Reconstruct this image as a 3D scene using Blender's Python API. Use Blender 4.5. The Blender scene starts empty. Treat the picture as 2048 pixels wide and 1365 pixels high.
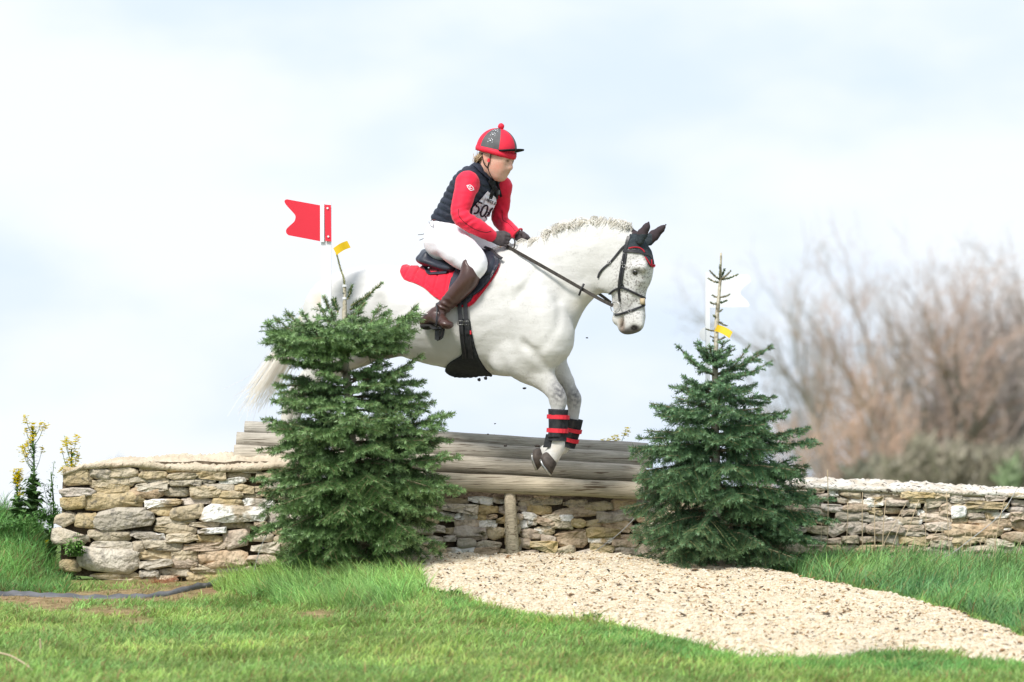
import bpy, math, random
import numpy as np
from mathutils import Vector, Matrix
from mathutils.bvhtree import BVHTree
from mathutils.geometry import delaunay_2d_cdt

R = math.radians
scene = bpy.context.scene
COL = scene.collection
random.seed(7)
rng = np.random.default_rng(11)

# ---------------------------------------------------------------- camera
SW, SH = 2048.0, 1365.0          # photograph size, used to lay things out
FPX = 200.0 / 36.0 * SW          # 200 mm lens
CAM = np.array([0.0, -32.5, 0.2])
TILT = math.atan((1050 - SH / 2) / FPX)
cam_data = bpy.data.cameras.new("camera")
cam = bpy.data.objects.new("camera", cam_data)
COL.objects.link(cam)
cam.location = CAM
cam.rotation_euler = (math.pi / 2 + TILT, 0, 0)
cam_data.lens = 200
cam_data.sensor_width = 36
cam_data.clip_start = 0.5
cam_data.clip_end = 3000
cam_data.dof.use_dof = True
cam_data.dof.focus_distance = 32.2
cam_data.dof.aperture_fstop = 3.6
scene.camera = cam

# ---------------------------------------------------------------- sky, sun, exposure
SUN_EL, SUN_AZ = R(48), R(-34)    # azimuth measured from straight behind the camera, to its left
world = bpy.data.worlds.new("World")
scene.world = world
world.use_nodes = True
wn, wl = world.node_tree.nodes, world.node_tree.links
wn.clear()
w_out = wn.new("ShaderNodeOutputWorld")
w_bg = wn.new("ShaderNodeBackground")
w_bg.inputs["Strength"].default_value = 0.1
w_sky = wn.new("ShaderNodeTexSky")
w_sky.sky_type = 'NISHITA'
w_sky.sun_disc = False
w_sky.sun_elevation = SUN_EL
w_sky.sun_rotation = math.pi + SUN_AZ * -1
w_tc = wn.new("ShaderNodeTexCoord")
w_map = wn.new("ShaderNodeMapping")
w_map.inputs["Scale"].default_value = (1.0, 1.0, 2.2)
w_map.inputs["Rotation"].default_value = (0, R(6), 0)
w_map.inputs["Location"].default_value = (0.43, 0, 0.1)
w_n = wn.new("ShaderNodeTexNoise")
w_n.inputs["Scale"].default_value = 12.0
w_n.inputs["Detail"].default_value = 5
w_n.inputs["Roughness"].default_value = 0.5
w_r = wn.new("ShaderNodeMapRange")
w_r.interpolation_type = 'SMOOTHSTEP'
w_r.inputs["From Min"].default_value = 0.36
w_r.inputs["From Max"].default_value = 0.62
w_mix = wn.new("ShaderNodeMix")
w_mix.data_type = 'RGBA'
w_mix.inputs["A"].default_value = (7.3, 8.4, 9.9, 1)     # thin high cloud, blue showing through
w_mix.inputs["B"].default_value = (9.15, 9.6, 10.25, 1)   # bright cloud
w_mix2 = wn.new("ShaderNodeMix")
w_mix2.data_type = 'RGBA'
w_mix2.inputs["Factor"].default_value = 0.93
wl.new(w_tc.outputs["Generated"], w_map.inputs["Vector"])
wl.new(w_map.outputs["Vector"], w_n.inputs["Vector"])
wl.new(w_n.outputs["Fac"], w_r.inputs["Value"])
wl.new(w_r.outputs["Result"], w_mix.inputs["Factor"])
wl.new(w_sky.outputs["Color"], w_mix2.inputs["A"])
wl.new(w_mix.outputs["Result"], w_mix2.inputs["B"])
wl.new(w_mix2.outputs["Result"], w_bg.inputs["Color"])
wl.new(w_bg.outputs["Background"], w_out.inputs["Surface"])

sun_data = bpy.data.lights.new("sun", 'SUN')
sun_data.energy = 3.8
sun_data.angle = R(13)
sun_data.color = (1.0, 0.96, 0.9)
sun = bpy.data.objects.new("sun", sun_data)
COL.objects.link(sun)
sdir = Vector((math.sin(SUN_AZ) * math.cos(SUN_EL), -math.cos(SUN_AZ) * math.cos(SUN_EL), math.sin(SUN_EL)))
sun.rotation_euler = sdir.to_track_quat('Z', 'Y').to_euler()
sun.location = (-10, -15, 20)

scene.view_settings.view_transform = 'Standard'
scene.view_settings.look = 'None'
scene.view_settings.gamma = 1
scene.view_settings.use_curve_mapping = False
scene.view_settings.exposure = 0.15
scene.render.engine = 'CYCLES'
scene.cycles.use_denoising = True
scene.cycles.max_bounces = 6
scene.cycles.transparent_max_bounces = 6

# ---------------------------------------------------------------- layout helpers
FWD = np.array([0, math.cos(TILT), math.sin(TILT)])
UP = np.array([0, -math.sin(TILT), math.cos(TILT)])
RIGHT = np.array([1.0, 0, 0])


def ray(px, py):
    """direction of sight towards a point of the photograph"""
    return RIGHT * ((px - SW / 2) / FPX) + UP * ((SH / 2 - py) / FPX) + FWD


def W(px, py, Y):
    """world point at depth Y that stands at (px, py) in the photograph"""
    d = ray(px, py)
    return CAM + d * ((Y - CAM[1]) / d[1])


PSI = R(28)                        # the horse heads this far towards the camera side
HX = np.array([math.cos(PSI), -math.sin(PSI), 0.0])
HN = np.array([-math.sin(PSI), -math.cos(PSI), 0.0])   # horse's right side
HO = W(900, 700, 0.10)
HO[2] = 0.0


def H(px, py, off=0.0):
    """world point in the plane parallel to the horse's heading, off metres to its right"""
    d = ray(px, py)
    t = (off - (CAM - HO) @ HN) / (d @ HN)
    return CAM + d * t


def P2px(p):
    v = np.asarray(p, float) - CAM
    f = v @ FWD
    return SW / 2 + FPX * (v @ RIGHT) / f, SH / 2 - FPX * (v @ UP) / f


def unit(v):
    v = np.asarray(v, float)
    return v / (np.linalg.norm(v) + 1e-12)


def wob(x, y, s=1.0, seed=0.0):
    """cheap smooth noise, about -1..1"""
    x = x * s + seed * 1.7
    y = y * s - seed * 2.3
    return (np.sin(x * 1.3 + 1.7 * np.sin(y * 0.9 + seed)) + np.sin(y * 1.7 + 1.3 * np.sin(x * 1.1 - seed))
            + np.sin((x + y) * 2.3 + 2.0 * np.sin((x - y) * 1.4 + 2 * seed))) / 3.0


# ---------------------------------------------------------------- object helpers
def tag(o, label=None, cat=None, group=None, kind=None):
    if label: o['label'] = label
    if cat: o['category'] = cat
    if group: o['group'] = group
    if kind: o['kind'] = kind
    return o


def thing(name, label, cat, loc=(0, 0, 0), group=None):
    o = bpy.data.objects.new(name, None)
    o.empty_display_size = 0.1
    COL.objects.link(o)
    o.location = Vector(loc)
    return tag(o, label, cat, group)


def root_loc(p):
    while p.parent is not None:
        p = p.parent
    return np.array(p.location)


def obj(name, verts, faces, mats, parent=None, smooth=False, color=None, midx=None, loc=None):
    """link ONE mesh object; verts are world coordinates"""
    verts = np.asarray(verts, dtype=np.float64).reshape(-1, 3)
    o0 = np.zeros(3)
    if parent is not None:
        o0 = root_loc(parent)
    elif loc is not None:
        o0 = np.asarray(loc, float)
    v = verts - o0
    me = bpy.data.meshes.new(name)
    if isinstance(faces, np.ndarray):
        n = faces.shape[1]
        me.vertices.add(len(v)); me.vertices.foreach_set("co", v.astype(np.float32).ravel())
        me.loops.add(faces.size); me.loops.foreach_set("vertex_index", faces.astype(np.int32).ravel())
        me.polygons.add(len(faces))
        me.polygons.foreach_set("loop_start", np.arange(0, faces.size, n, dtype=np.int32))
        me.update(calc_edges=True)
    else:
        me.from_pydata(v.tolist(), [], [list(map(int, f)) for f in faces])
        me.update()
    if not isinstance(mats, (list, tuple)): mats = [mats]
    for m in mats: me.materials.append(m)
    if midx is not None:
        me.polygons.foreach_set("material_index", np.asarray(midx, dtype=np.int32))
    me.polygons.foreach_set("use_smooth", np.full(len(me.polygons), bool(smooth)))
    if color is not None:
        ca = me.color_attributes.new("tint", 'FLOAT_COLOR', 'POINT')
        c = np.ones((len(v), 4), np.float32)
        c[:, :3] = color
        ca.data.foreach_set("color", c.ravel())
    me.update()
    o = bpy.data.objects.new(name, me)
    COL.objects.link(o)
    if parent is not None:
        o.parent = parent
        if parent.parent is None:
            pass
    elif loc is not None:
        o.location = Vector(o0)
    return o


class MB:
    """collects pieces of one mesh"""
    def __init__(s): s.v, s.f, s.c, s.m, s.n = [], [], [], [], 0

    def add(s, v, f, c=None, m=0):
        v = np.asarray(v, float).reshape(-1, 3)
        f = np.asarray(f, int)
        s.v.append(v); s.f.extend((f + s.n).tolist()); s.n += len(v)
        s.c.append(np.tile(np.asarray(c if c is not None else (1, 1, 1), float), (len(v), 1)) if c is None or np.ndim(c) == 1 else np.asarray(c))
        s.m.extend([m] * len(f))
        return s

    def addl(s, v, faces, c=None, m=0):
        v = np.asarray(v, float).reshape(-1, 3)
        s.v.append(v); s.f.extend([[i + s.n for i in f] for f in faces]); s.n += len(v)
        s.c.append(np.tile(np.asarray(c if c is not None else (1, 1, 1), float), (len(v), 1)))
        s.m.extend([m] * len(faces))
        return s

    def build(s, name, mats, parent=None, smooth=False, loc=None):
        return obj(name, np.concatenate(s.v), s.f, mats, parent, smooth, np.concatenate(s.c), s.m, loc)


def frames(pts, side0=None):
    pts = np.asarray(pts, float)
    t = np.gradient(pts, axis=0)
    t /= np.linalg.norm(t, axis=1)[:, None] + 1e-12
    out = []
    ref = np.array([0, 0, 1.0]) if side0 is None else np.asarray(side0, float)
    if side0 is None and abs(t[0] @ ref) > 0.9: ref = np.array([1.0, 0, 0])
    for i in range(len(pts)):
        a = ref - (ref @ t[i]) * t[i]
        if np.linalg.norm(a) < 1e-3:
            a = np.cross(t[i], [0.3, 0.9, 0.1])
        a = unit(a)
        out.append((t[i], a, np.cross(t[i], a)))
        ref = a
    return out


def tube(pts, rad, n=6, side0=None, flat=1.0, cap=True):
    """tube along pts; rad scalar or per point; flat squashes across the side axis"""
    pts = np.asarray(pts, float)
    rad = np.broadcast_to(np.asarray(rad, float), (len(pts),))
    fr = frames(pts, side0)
    V = []
    for i, (t, a, b) in enumerate(fr):
        for k in range(n):
            an = 2 * math.pi * k / n
            V.append(pts[i] + rad[i] * (math.cos(an) * a * flat + math.sin(an) * b))
    F = []
    for i in range(len(pts) - 1):
        for k in range(n):
            k2 = (k + 1) % n
            F.append([i * n + k, i * n + k2, (i + 1) * n + k2, (i + 1) * n + k])
    if cap:
        F.append(list(range(n))[::-1]); F.append([(len(pts) - 1) * n + k for k in range(n)])
    return np.array(V), F


def spline(pts, m=6):
    """Catmull-Rom through points (any dimension)"""
    p = np.asarray(pts, float)
    if len(p) < 3:
        return np.array([p[0] + (p[-1] - p[0]) * t for t in np.linspace(0, 1, m + 1)])
    q = np.vstack([2 * p[0] - p[1], p, 2 * p[-1] - p[-2]])
    out = []
    for i in range(1, len(q) - 2):
        for t in np.linspace(0, 1, m, endpoint=False):
            a, b, c, d = q[i - 1], q[i], q[i + 1], q[i + 2]
            out.append(0.5 * (2 * b + (c - a) * t + (2 * a - 5 * b + 4 * c - d) * t * t + (3 * b - a - 3 * c + d) * t ** 3))
    out.append(p[-1])
    return np.array(out)


def boxv(c, sx, sy, sz, ax=None):
    c = np.asarray(c, float)
    ax = np.eye(3) if ax is None else np.asarray(ax, float)
    V = [c + ax[0] * sx * i + ax[1] * sy * j + ax[2] * sz * k for i in (-.5, .5) for j in (-.5, .5) for k in (-.5, .5)]
    F = [[0, 1, 3, 2], [4, 6, 7, 5], [0, 4, 5, 1], [2, 3, 7, 6], [0, 2, 6, 4], [1, 5, 7, 3]]
    return np.array(V), F


# ---------------------------------------------------------------- materials
def nmat(name, rough=0.7, spec=0.3):
    m = bpy.data.materials.new(name)
    m.use_nodes = True
    b = m.node_tree.nodes["Principled BSDF"]
    b.inputs["Roughness"].default_value = rough
    b.inputs["Specular IOR Level"].default_value = spec
    return m, m.node_tree.nodes, m.node_tree.links, b


def mat(name, c1, c2=None, scale=8.0, rough=0.7, spec=0.3, bump=0.0, bscale=60.0, tint=False, detail=6, lo=0.35, hi=0.65,
        stretch=None, sheen=0.0, metal=0.0, objrand=0.0, bdist=0.01, coord="Object", third=None, subsurf=0.0, translucent=0.0, rough_n=0.5):
    """two colours mixed by noise, optional bump, optional colour attribute, optional per object variation"""
    m, n, l, b = nmat(name, rough, spec)
    tc = n.new("ShaderNodeTexCoord")
    mp = n.new("ShaderNodeMapping")
    if stretch: mp.inputs["Scale"].default_value = stretch
    l.new(tc.outputs[coord], mp.inputs["Vector"])
    vec = mp.outputs["Vector"]
    oi = n.new("ShaderNodeObjectInfo")
    if objrand:
        ad = n.new("ShaderNodeVectorMath"); ad.operation = 'ADD'
        sc = n.new("ShaderNodeVectorMath"); sc.operation = 'SCALE'; sc.inputs["Scale"].default_value = 7.0
        l.new(oi.outputs["Location"], sc.inputs[0])
        l.new(vec, ad.inputs[0]); l.new(sc.outputs[0], ad.inputs[1]); vec = ad.outputs[0]
    no = n.new("ShaderNodeTexNoise"); no.inputs["Scale"].default_value = scale; no.inputs["Detail"].default_value = detail; no.inputs["Roughness"].default_value = rough_n
    l.new(vec, no.inputs["Vector"])
    mr = n.new("ShaderNodeMapRange"); mr.inputs["From Min"].default_value = lo; mr.inputs["From Max"].default_value = hi
    l.new(no.outputs["Fac"], mr.inputs["Value"])
    mx = n.new("ShaderNodeMix"); mx.data_type = 'RGBA'
    mx.inputs["A"].default_value = (*c1, 1); mx.inputs["B"].default_value = (*(c2 or c1), 1)
    l.new(mr.outputs["Result"], mx.inputs["Factor"])
    col = mx.outputs["Result"]
    if third:
        c3, s3, l3, h3 = third
        n3 = n.new("ShaderNodeTexNoise"); n3.inputs["Scale"].default_value = s3; n3.inputs["Detail"].default_value = 5
        l.new(vec, n3.inputs["Vector"])
        m3 = n.new("ShaderNodeMapRange"); m3.inputs["From Min"].default_value = l3; m3.inputs["From Max"].default_value = h3
        l.new(n3.outputs["Fac"], m3.inputs["Value"])
        x3 = n.new("ShaderNodeMix"); x3.data_type = 'RGBA'
        l.new(m3.outputs["Result"], x3.inputs["Factor"]); l.new(col, x3.inputs["A"]); x3.inputs["B"].default_value = (*c3, 1)
        col = x3.outputs["Result"]
    if tint:
        at = n.new("ShaderNodeAttribute"); at.attribute_name = "tint"
        mu = n.new("ShaderNodeMix"); mu.data_type = 'RGBA'; mu.blend_type = 'MULTIPLY'; mu.inputs["Factor"].default_value = 1
        l.new(col, mu.inputs["A"]); l.new(at.outputs["Color"], mu.inputs["B"]); col = mu.outputs["Result"]
    if objrand:
        hs = n.new("ShaderNodeHueSaturation")
        r1 = n.new("ShaderNodeMapRange"); r1.inputs["To Min"].default_value = 1 - objrand; r1.inputs["To Max"].default_value = 1 + objrand
        l.new(oi.outputs["Random"], r1.inputs["Value"]); l.new(r1.outputs["Result"], hs.inputs["Value"])
        r2 = n.new("ShaderNodeMath"); r2.operation = 'MULTIPLY'; r2.inputs[1].default_value = 7.31
        l.new(oi.outputs["Random"], r2.inputs[0])
        r3 = n.new("ShaderNodeMath"); r3.operation = 'FRACT'; l.new(r2.outputs[0], r3.inputs[0])
        r4 = n.new("ShaderNodeMapRange"); r4.inputs["To Min"].default_value = 0.6; r4.inputs["To Max"].default_value = 1.35
        l.new(r3.outputs[0], r4.inputs["Value"]); l.new(r4.outputs["Result"], hs.inputs["Saturation"])
        l.new(col, hs.inputs["Color"]); col = hs.outputs["Color"]
    l.new(col, b.inputs["Base Color"])
    b.inputs["Metallic"].default_value = metal
    if sheen: b.inputs["Sheen Weight"].default_value = sheen
    if subsurf:
        b.inputs["Subsurface Weight"].default_value = subsurf
        b.inputs["Subsurface Radius"].default_value = (0.6, 0.25, 0.15)
        b.inputs["Subsurface Scale"].default_value = 0.02
    if bump:
        nb = n.new("ShaderNodeTexNoise"); nb.inputs["Scale"].default_value = bscale; nb.inputs["Detail"].default_value = 6
        l.new(vec, nb.inputs["Vector"])
        bp = n.new("ShaderNodeBump"); bp.inputs["Strength"].default_value = bump; bp.inputs["Distance"].default_value = bdist
        l.new(nb.outputs["Fac"], bp.inputs["Height"]); l.new(bp.outputs["Normal"], b.inputs["Normal"])
    if translucent:
        out = n["Material Output"]
        tr = n.new("ShaderNodeBsdfTranslucent"); ms = n.new("ShaderNodeMixShader"); ms.inputs["Fac"].default_value = translucent
        l.new(col, tr.inputs["Color"]); l.new(b.outputs["BSDF"], ms.inputs[1]); l.new(tr.outputs["BSDF"], ms.inputs[2])
        l.new(ms.outputs["Shader"], out.inputs["Surface"])
    return m


M = {}
M['soil'] = mat('soil', (0.15, 0.105, 0.065), (0.27, 0.20, 0.13), 14, 0.95, 0.1, 0.6, 60, bdist=0.02, tint=True)
M['grass'] = mat('grass_blades', (1, 1, 1), (0.86, 0.92, 0.8), 5, 0.55, 0.25, tint=True, translucent=0.35)
M['gravel'] = mat('crushed_limestone', (0.72, 0.62, 0.46), (0.60, 0.48, 0.32), 18, 0.9, 0.15, 0.8, 120, bdist=0.02, third=((0.80, 0.74, 0.62), 70, 0.5, 0.62))
M['pebble'] = mat('limestone_pebbles', (1, 1, 1), (0.85, 0.82, 0.76), 50, 0.9, 0.15, tint=True)
M['stone'] = mat('limestone', (0.50, 0.405, 0.265), (0.63, 0.545, 0.40), 9, 0.92, 0.15, 1.0, 42, objrand=0.16, bdist=0.02, third=((0.27, 0.23, 0.175), 26, 0.52, 0.72))
M['stone_grey'] = mat('grey_limestone', (0.46, 0.385, 0.27), (0.57, 0.49, 0.36), 10, 0.92, 0.15, 1.0, 42, objrand=0.14, bdist=0.02, third=((0.20, 0.18, 0.15), 30, 0.52, 0.72))
M['stone_yellow'] = mat('ochre_limestone', (0.52, 0.42, 0.26), (0.58, 0.50, 0.37), 9, 0.92, 0.15, 1.0, 42, objrand=0.1, bdist=0.02, third=((0.34, 0.27, 0.18), 22, 0.55, 0.72))
M['stone_pink'] = mat('pink_limestone', (0.50, 0.395, 0.295), (0.61, 0.515, 0.41), 9, 0.92, 0.15, 1.0, 42, objrand=0.14, bdist=0.02, third=((0.30, 0.235, 0.18), 26, 0.52, 0.72))
M['stone_white'] = mat('lichened_limestone', (0.46, 0.38, 0.27), (0.84, 0.82, 0.77), 7, 0.92, 0.15, 1.0, 42, objrand=0.08, bdist=0.02, lo=0.44, hi=0.52, third=((0.25, 0.21, 0.17), 28, 0.58, 0.7))
M['core'] = mat('wall_core', (0.11, 0.085, 0.06), (0.20, 0.155, 0.11), 20, 0.95, 0.1, 0.8, 50, bdist=0.03)
M['mortar'] = mat('mortar_cap', (0.55, 0.46, 0.34), (0.66, 0.58, 0.45), 7, 0.95, 0.1, 0.8, 90, bdist=0.01, third=((0.34, 0.27, 0.19), 70, 0.6, 0.68))
M['mortar_white'] = mat('lichened_mortar_cap', (0.54, 0.47, 0.37), (0.82, 0.79, 0.73), 9, 0.95, 0.1, 0.8, 70, bdist=0.02, third=((0.12, 0.10, 0.08), 30, 0.585, 0.63))
M['wood'] = mat('weathered_rail', (0.29, 0.265, 0.225), (0.55, 0.515, 0.455), 7, 0.8, 0.2, 0.9, 9, stretch=(0.9, 18, 18), bdist=0.006, third=((0.13, 0.10, 0.075), 5, 0.60, 0.66), tint=True, detail=10, rough_n=0.68)
M['wood_end'] = mat('sawn_end', (0.24, 0.18, 0.10), (0.36, 0.28, 0.17), 30, 0.85, 0.2, 0.4, 60)
M['white_plastic'] = mat('white_plastic', (0.82, 0.83, 0.86), (0.78, 0.79, 0.82), 3, 0.4, 0.4)
M['red_plastic'] = mat('red_plastic', (0.80, 0.032, 0.060), (0.76, 0.03, 0.055), 3, 0.45, 0.4)
M['yellow'] = mat('yellow_tape', (0.80, 0.53, 0.03), (0.72, 0.46, 0.02), 5, 0.5, 0.3)
M['black_plastic'] = mat('black_sheet', (0.08, 0.082, 0.088), (0.15, 0.152, 0.16), 9, 0.5, 0.4, 0.5, 30, bdist=0.01)
M['string'] = mat('string', (0.50, 0.50, 0.50), (0.40, 0.40, 0.40), 20, 0.7)
M['needle'] = mat('fir_needles', (1, 1, 1), (0.8, 0.86, 0.8), 7, 0.42, 0.4, tint=True)
M['bark'] = mat('fir_bark', (0.46, 0.41, 0.32), (0.60, 0.55, 0.45), 30, 0.9, 0.1, 0.8, 60, tint=True, third=((0.14, 0.12, 0.08), 18, 0.55, 0.7))
M['far_bark'] = mat('far_bark', (0.35, 0.33, 0.32), (0.40, 0.375, 0.36), 1.0, 0.9, 0.1, tint=True)
M['leaf'] = mat('leaves', (1, 1, 1), (0.8, 0.9, 0.75), 30, 0.5, 0.3, tint=True, translucent=0.25)
M['dry'] = mat('dry_stalk', (0.55, 0.45, 0.30), (0.42, 0.32, 0.20), 30, 0.8, 0.2)
# ================================================================ ground
BASE = np.array([[-6000, 1135], [-400, 1150], [0, 1160], [150, 1163], [500, 1160], [600, 1140], [760, 1122], [1010, 1119], [1300, 1124],
                 [1560, 1135], [1700, 1128], [2048, 1135], [2500, 1150], [8000, 1180]], float)


def base_py(px):
    return np.interp(px, BASE[:, 0], BASE[:, 1])


def zat(py, Y):
    dy = (SH / 2 - py) / FPX
    s = (Y - CAM[1]) / (math.cos(TILT) - dy * math.sin(TILT))
    return CAM[2] + s * (math.sin(TILT) + dy * math.cos(TILT))


def ground_px(X, Y):
    """picture column of a ground point and its row (the ground rises evenly up to the wall)"""
    px = SW / 2 + X * FPX / (np.maximum(Y, -25) - CAM[1])
    b = base_py(px)
    return px, b + (1365 - b) * (-Y / 7.0)


def ground_z(X, Y, rough=True):
    X = np.asarray(X, float); Y = np.asarray(Y, float)
    Yc = np.clip(Y, -8.0, 0.0)
    px, py = ground_px(X, Yc)
    z = zat(py, Yc)
    near = np.minimum(Y + 8.0, 0.0)
    z = z + near * 0.03
    far = np.maximum(Y, 0.0)
    # the field behind falls away from the wall and levels out
    z = z - 2.2 * (1 - np.exp(-np.maximum(far - 1.2, 0) / 18.0)) * 1.0
    # grassy bank at the left end of the wall
    pxl = SW / 2 + X * FPX / (np.clip(Y, -3, 3) - CAM[1])
    bank = np.clip((122 + 70 * np.minimum(Y, 0) - pxl) / 60.0, 0, 1)
    bank = bank * bank * (3 - 2 * bank)
    up = np.clip((Y + 0.95) / 1.5, 0, 1); up = up * up * (3 - 2 * up)
    dn = np.clip((2.2 - Y) / 1.6, 0, 1); dn = dn * dn * (3 - 2 * dn)
    z = z + bank * up * dn * (0.34 + 0.03 * wob(X, Y, 4.0, 5))
    if rough:
        a = np.clip((Y + 30) / 10, 0, 1) * np.clip((6 - Y) / 4, 0, 1)
        z = z + a * (0.010 * wob(X, Y, 4.0) + 0.006 * wob(X, Y, 11.0, 3))
    return z


def inpoly(px, py, poly):
    px = np.asarray(px); py = np.asarray(py)
    poly = np.asarray(poly, float)
    c = np.zeros(px.shape, bool)
    j = len(poly) - 1
    for i in range(len(poly)):
        xi, yi = poly[i]; xj, yj = poly[j]
        c ^= ((yi > py) != (yj > py)) & (px < (xj - xi) * (py - yi) / (yj - yi + 1e-9) + xi)
        j = i
    return c


GRAVEL = [(812, 1131), (900, 1124), (1010, 1121), (1300, 1127), (1400, 1138), (1500, 1151), (1600, 1166), (1700, 1187), (1800, 1207), (1900, 1232),
          (2000, 1266), (2100, 1312), (2500, 1500), (2500, 1345), (2100, 1330), (2000, 1322), (1900, 1306), (1800, 1300), (1740, 1316),
          (1640, 1318), (1560, 1312), (1480, 1313), (1420, 1296), (1360, 1276), (1290, 1262), (1200, 1247), (1100, 1240), (1010, 1224),
          (960, 1203), (900, 1186), (850, 1180), (846, 1160), (800, 1140)]
MOUND_H = 0.045


def gravel_mask(X, Y):
    px, py = ground_px(X, Y)
    wig = 7 * wob(px, py, 0.03, 5) + 5 * wob(px, py, 0.12, 2)
    return inpoly(px + wig, py + 0.5 * wig, GRAVEL) & (Y < 0.35)


xs = np.concatenate([np.linspace(-260, -12, 26), np.linspace(-11, -4.2, 12), np.arange(-4, 4.01, 0.05), np.linspace(4.2, 11, 12), np.linspace(12, 260, 26)])
ys = np.concatenate([np.linspace(-60, -12, 16), np.linspace(-11.5, -9.1, 6), np.arange(-9, 2.61, 0.06), np.linspace(2.8, 12, 12), np.linspace(14, 60, 14), np.linspace(70, 900, 30)])
GX, GY = np.meshgrid(xs, ys, indexing='ij')
GZ = ground_z(GX, GY)
nx, ny = GX.shape
idx = np.arange(nx * ny).reshape(nx, ny)
gf = np.stack([idx[:-1, :-1], idx[1:, :-1], idx[1:, 1:], idx[:-1, 1:]], -1).reshape(-1, 4)
gpx, gpy = ground_px(GX, GY)


def soil_patch(px, py):
    """1 where the turf is bare: worn patches along the edging and in the turf"""
    def el(cx, cy, rx, ry):
        return np.clip(1.35 - np.sqrt(((px - cx) / rx) ** 2 + ((py - cy) / ry) ** 2), 0, 1)
    s = el(632, 1232, 42, 9) * 0.9
    s = np.maximum(s, el(95, 1212, 55, 13) * 0.95)
    s = np.maximum(s, el(225, 1226, 75, 13) * 0.9)
    s = np.maximum(s, el(275, 1246, 40, 8))
    s = np.maximum(s, el(910, 1222, 30, 9))
    s = np.maximum(s, el(250, 1190, 330, 15) * 0.40)
    edge_y = np.interp(px, [-200, 150, 330, 430, 490], [1188, 1192, 1186, 1172, 1168])
    s = np.maximum(s, np.clip(1.35 - np.abs(py - edge_y - 5) / 15, 0, 0.9) * (px < 495))
    s = np.maximum(s, el(60, 1168, 150, 15) * 0.45)
    s = np.maximum(s, el(340, 1168, 180, 12) * 0.75)
    s = np.maximum(s, el(110, 1110, 30, 40) * 0.5)
    s = s + 0.25 * wob(px, py * 3, 0.06, 2) * (s > 0.05)
    return np.clip(s, 0, 1)


near = ((GY > -11) & (GY < 4) & (np.abs(GX) < 5)).astype(float)
patch = soil_patch(gpx, gpy) * near
grn = np.stack([np.full_like(GX, 0.55), np.full_like(GX, 1.15), np.full_like(GX, 0.45)], -1)
brn = np.stack([np.full_like(GX, 1.40), np.full_like(GX, 1.30), np.full_like(GX, 1.15)], -1)
gcol = grn + (brn - grn) * patch[..., None]
ground = obj('ground', np.stack([GX, GY, GZ], -1).reshape(-1, 3), gf, M['soil'], smooth=True, color=gcol.reshape(-1, 3))
tag(ground, 'rough grassy hillside rising to the stone wall', 'ground', kind='structure')

# ---------------------------------------------------------------- gravel ramp
xs2 = np.arange(-0.85, 4.6, 0.035)
ys2 = np.arange(-8.2, 0.31, 0.035)
AX, AY = np.meshgrid(xs2, ys2, indexing='ij')
inside = gravel_mask(AX, AY)
# soft raised body: distance to the edge by repeated averaging
soft = inside.astype(float)
for _ in range(5):
    p = np.pad(soft, 1, mode='edge')
    soft = (p[:-2, 1:-1] + p[2:, 1:-1] + p[1:-1, :-2] + p[1:-1, 2:] + p[1:-1, 1:-1]) / 5
GSOFT = soft


def gravel_top(X, Y):
    i = np.clip(np.round((np.asarray(X) - xs2[0]) / 0.035).astype(int), 0, len(xs2) - 1)
    j = np.clip(np.round((np.asarray(Y) - ys2[0]) / 0.035).astype(int), 0, len(ys2) - 1)
    return ground_z(X, Y) + MOUND_H * (2 * GSOFT[i, j] - 0.75) + 0.008 * wob(np.asarray(X), np.asarray(Y), 9, 4)


AZ = ground_z(AX, AY) + MOUND_H * (2 * GSOFT - 0.75) + 0.008 * wob(AX, AY, 9, 4) + rng.normal(0, 0.003, AX.shape)
n1, n2 = AX.shape
idx = np.arange(n1 * n2).reshape(n1, n2)
keep = (GSOFT[:-1, :-1] > 0.12) & (GSOFT[1:, :-1] > 0.12) & (GSOFT[1:, 1:] > 0.12) & (GSOFT[:-1, 1:] > 0.12)
af = np.stack([idx[:-1, :-1], idx[1:, :-1], idx[1:, 1:], idx[:-1, 1:]], -1)[keep]
ramp = obj('gravel_ramp', np.stack([AX, AY, AZ], -1).reshape(-1, 3), af, M['gravel'], smooth=True)
bm_clean = ramp.data
tag(ramp, 'pale crushed limestone ramp laid on the landing side of the fence', 'ground', kind='structure')

# loose stones on the ramp
ICO_V = []
ph = (1 + 5 ** 0.5) / 2
for a, b in ((1, ph), (-1, ph), (1, -ph), (-1, -ph)):
    ICO_V += [(0, a, b), (a, b, 0), (b, 0, a)]
ICO_V = np.array(ICO_V) / math.sqrt(1 + ph * ph)
from itertools import combinations
ICO_F = []
for t3 in combinations(range(12), 3):
    a, b, c = ICO_V[list(t3)]
    if max(np.linalg.norm(a - b), np.linalg.norm(b - c), np.linalg.norm(a - c)) < 1.1:
        ICO_F.append(t3 if np.dot(np.cross(b - a, c - a), a) > 0 else (t3[0], t3[2], t3[1]))
ICO_F = np.array(ICO_F)
OCT_V = np.array([(1, 0, 0), (-1, 0, 0), (0, 1, 0), (0, -1, 0), (0, 0, 1), (0, 0, -1)], float)
OCT_F = np.array([(0, 2, 4), (2, 1, 4), (1, 3, 4), (3, 0, 4), (2, 0, 5), (1, 2, 5), (3, 1, 5), (0, 3, 5)])


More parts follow.
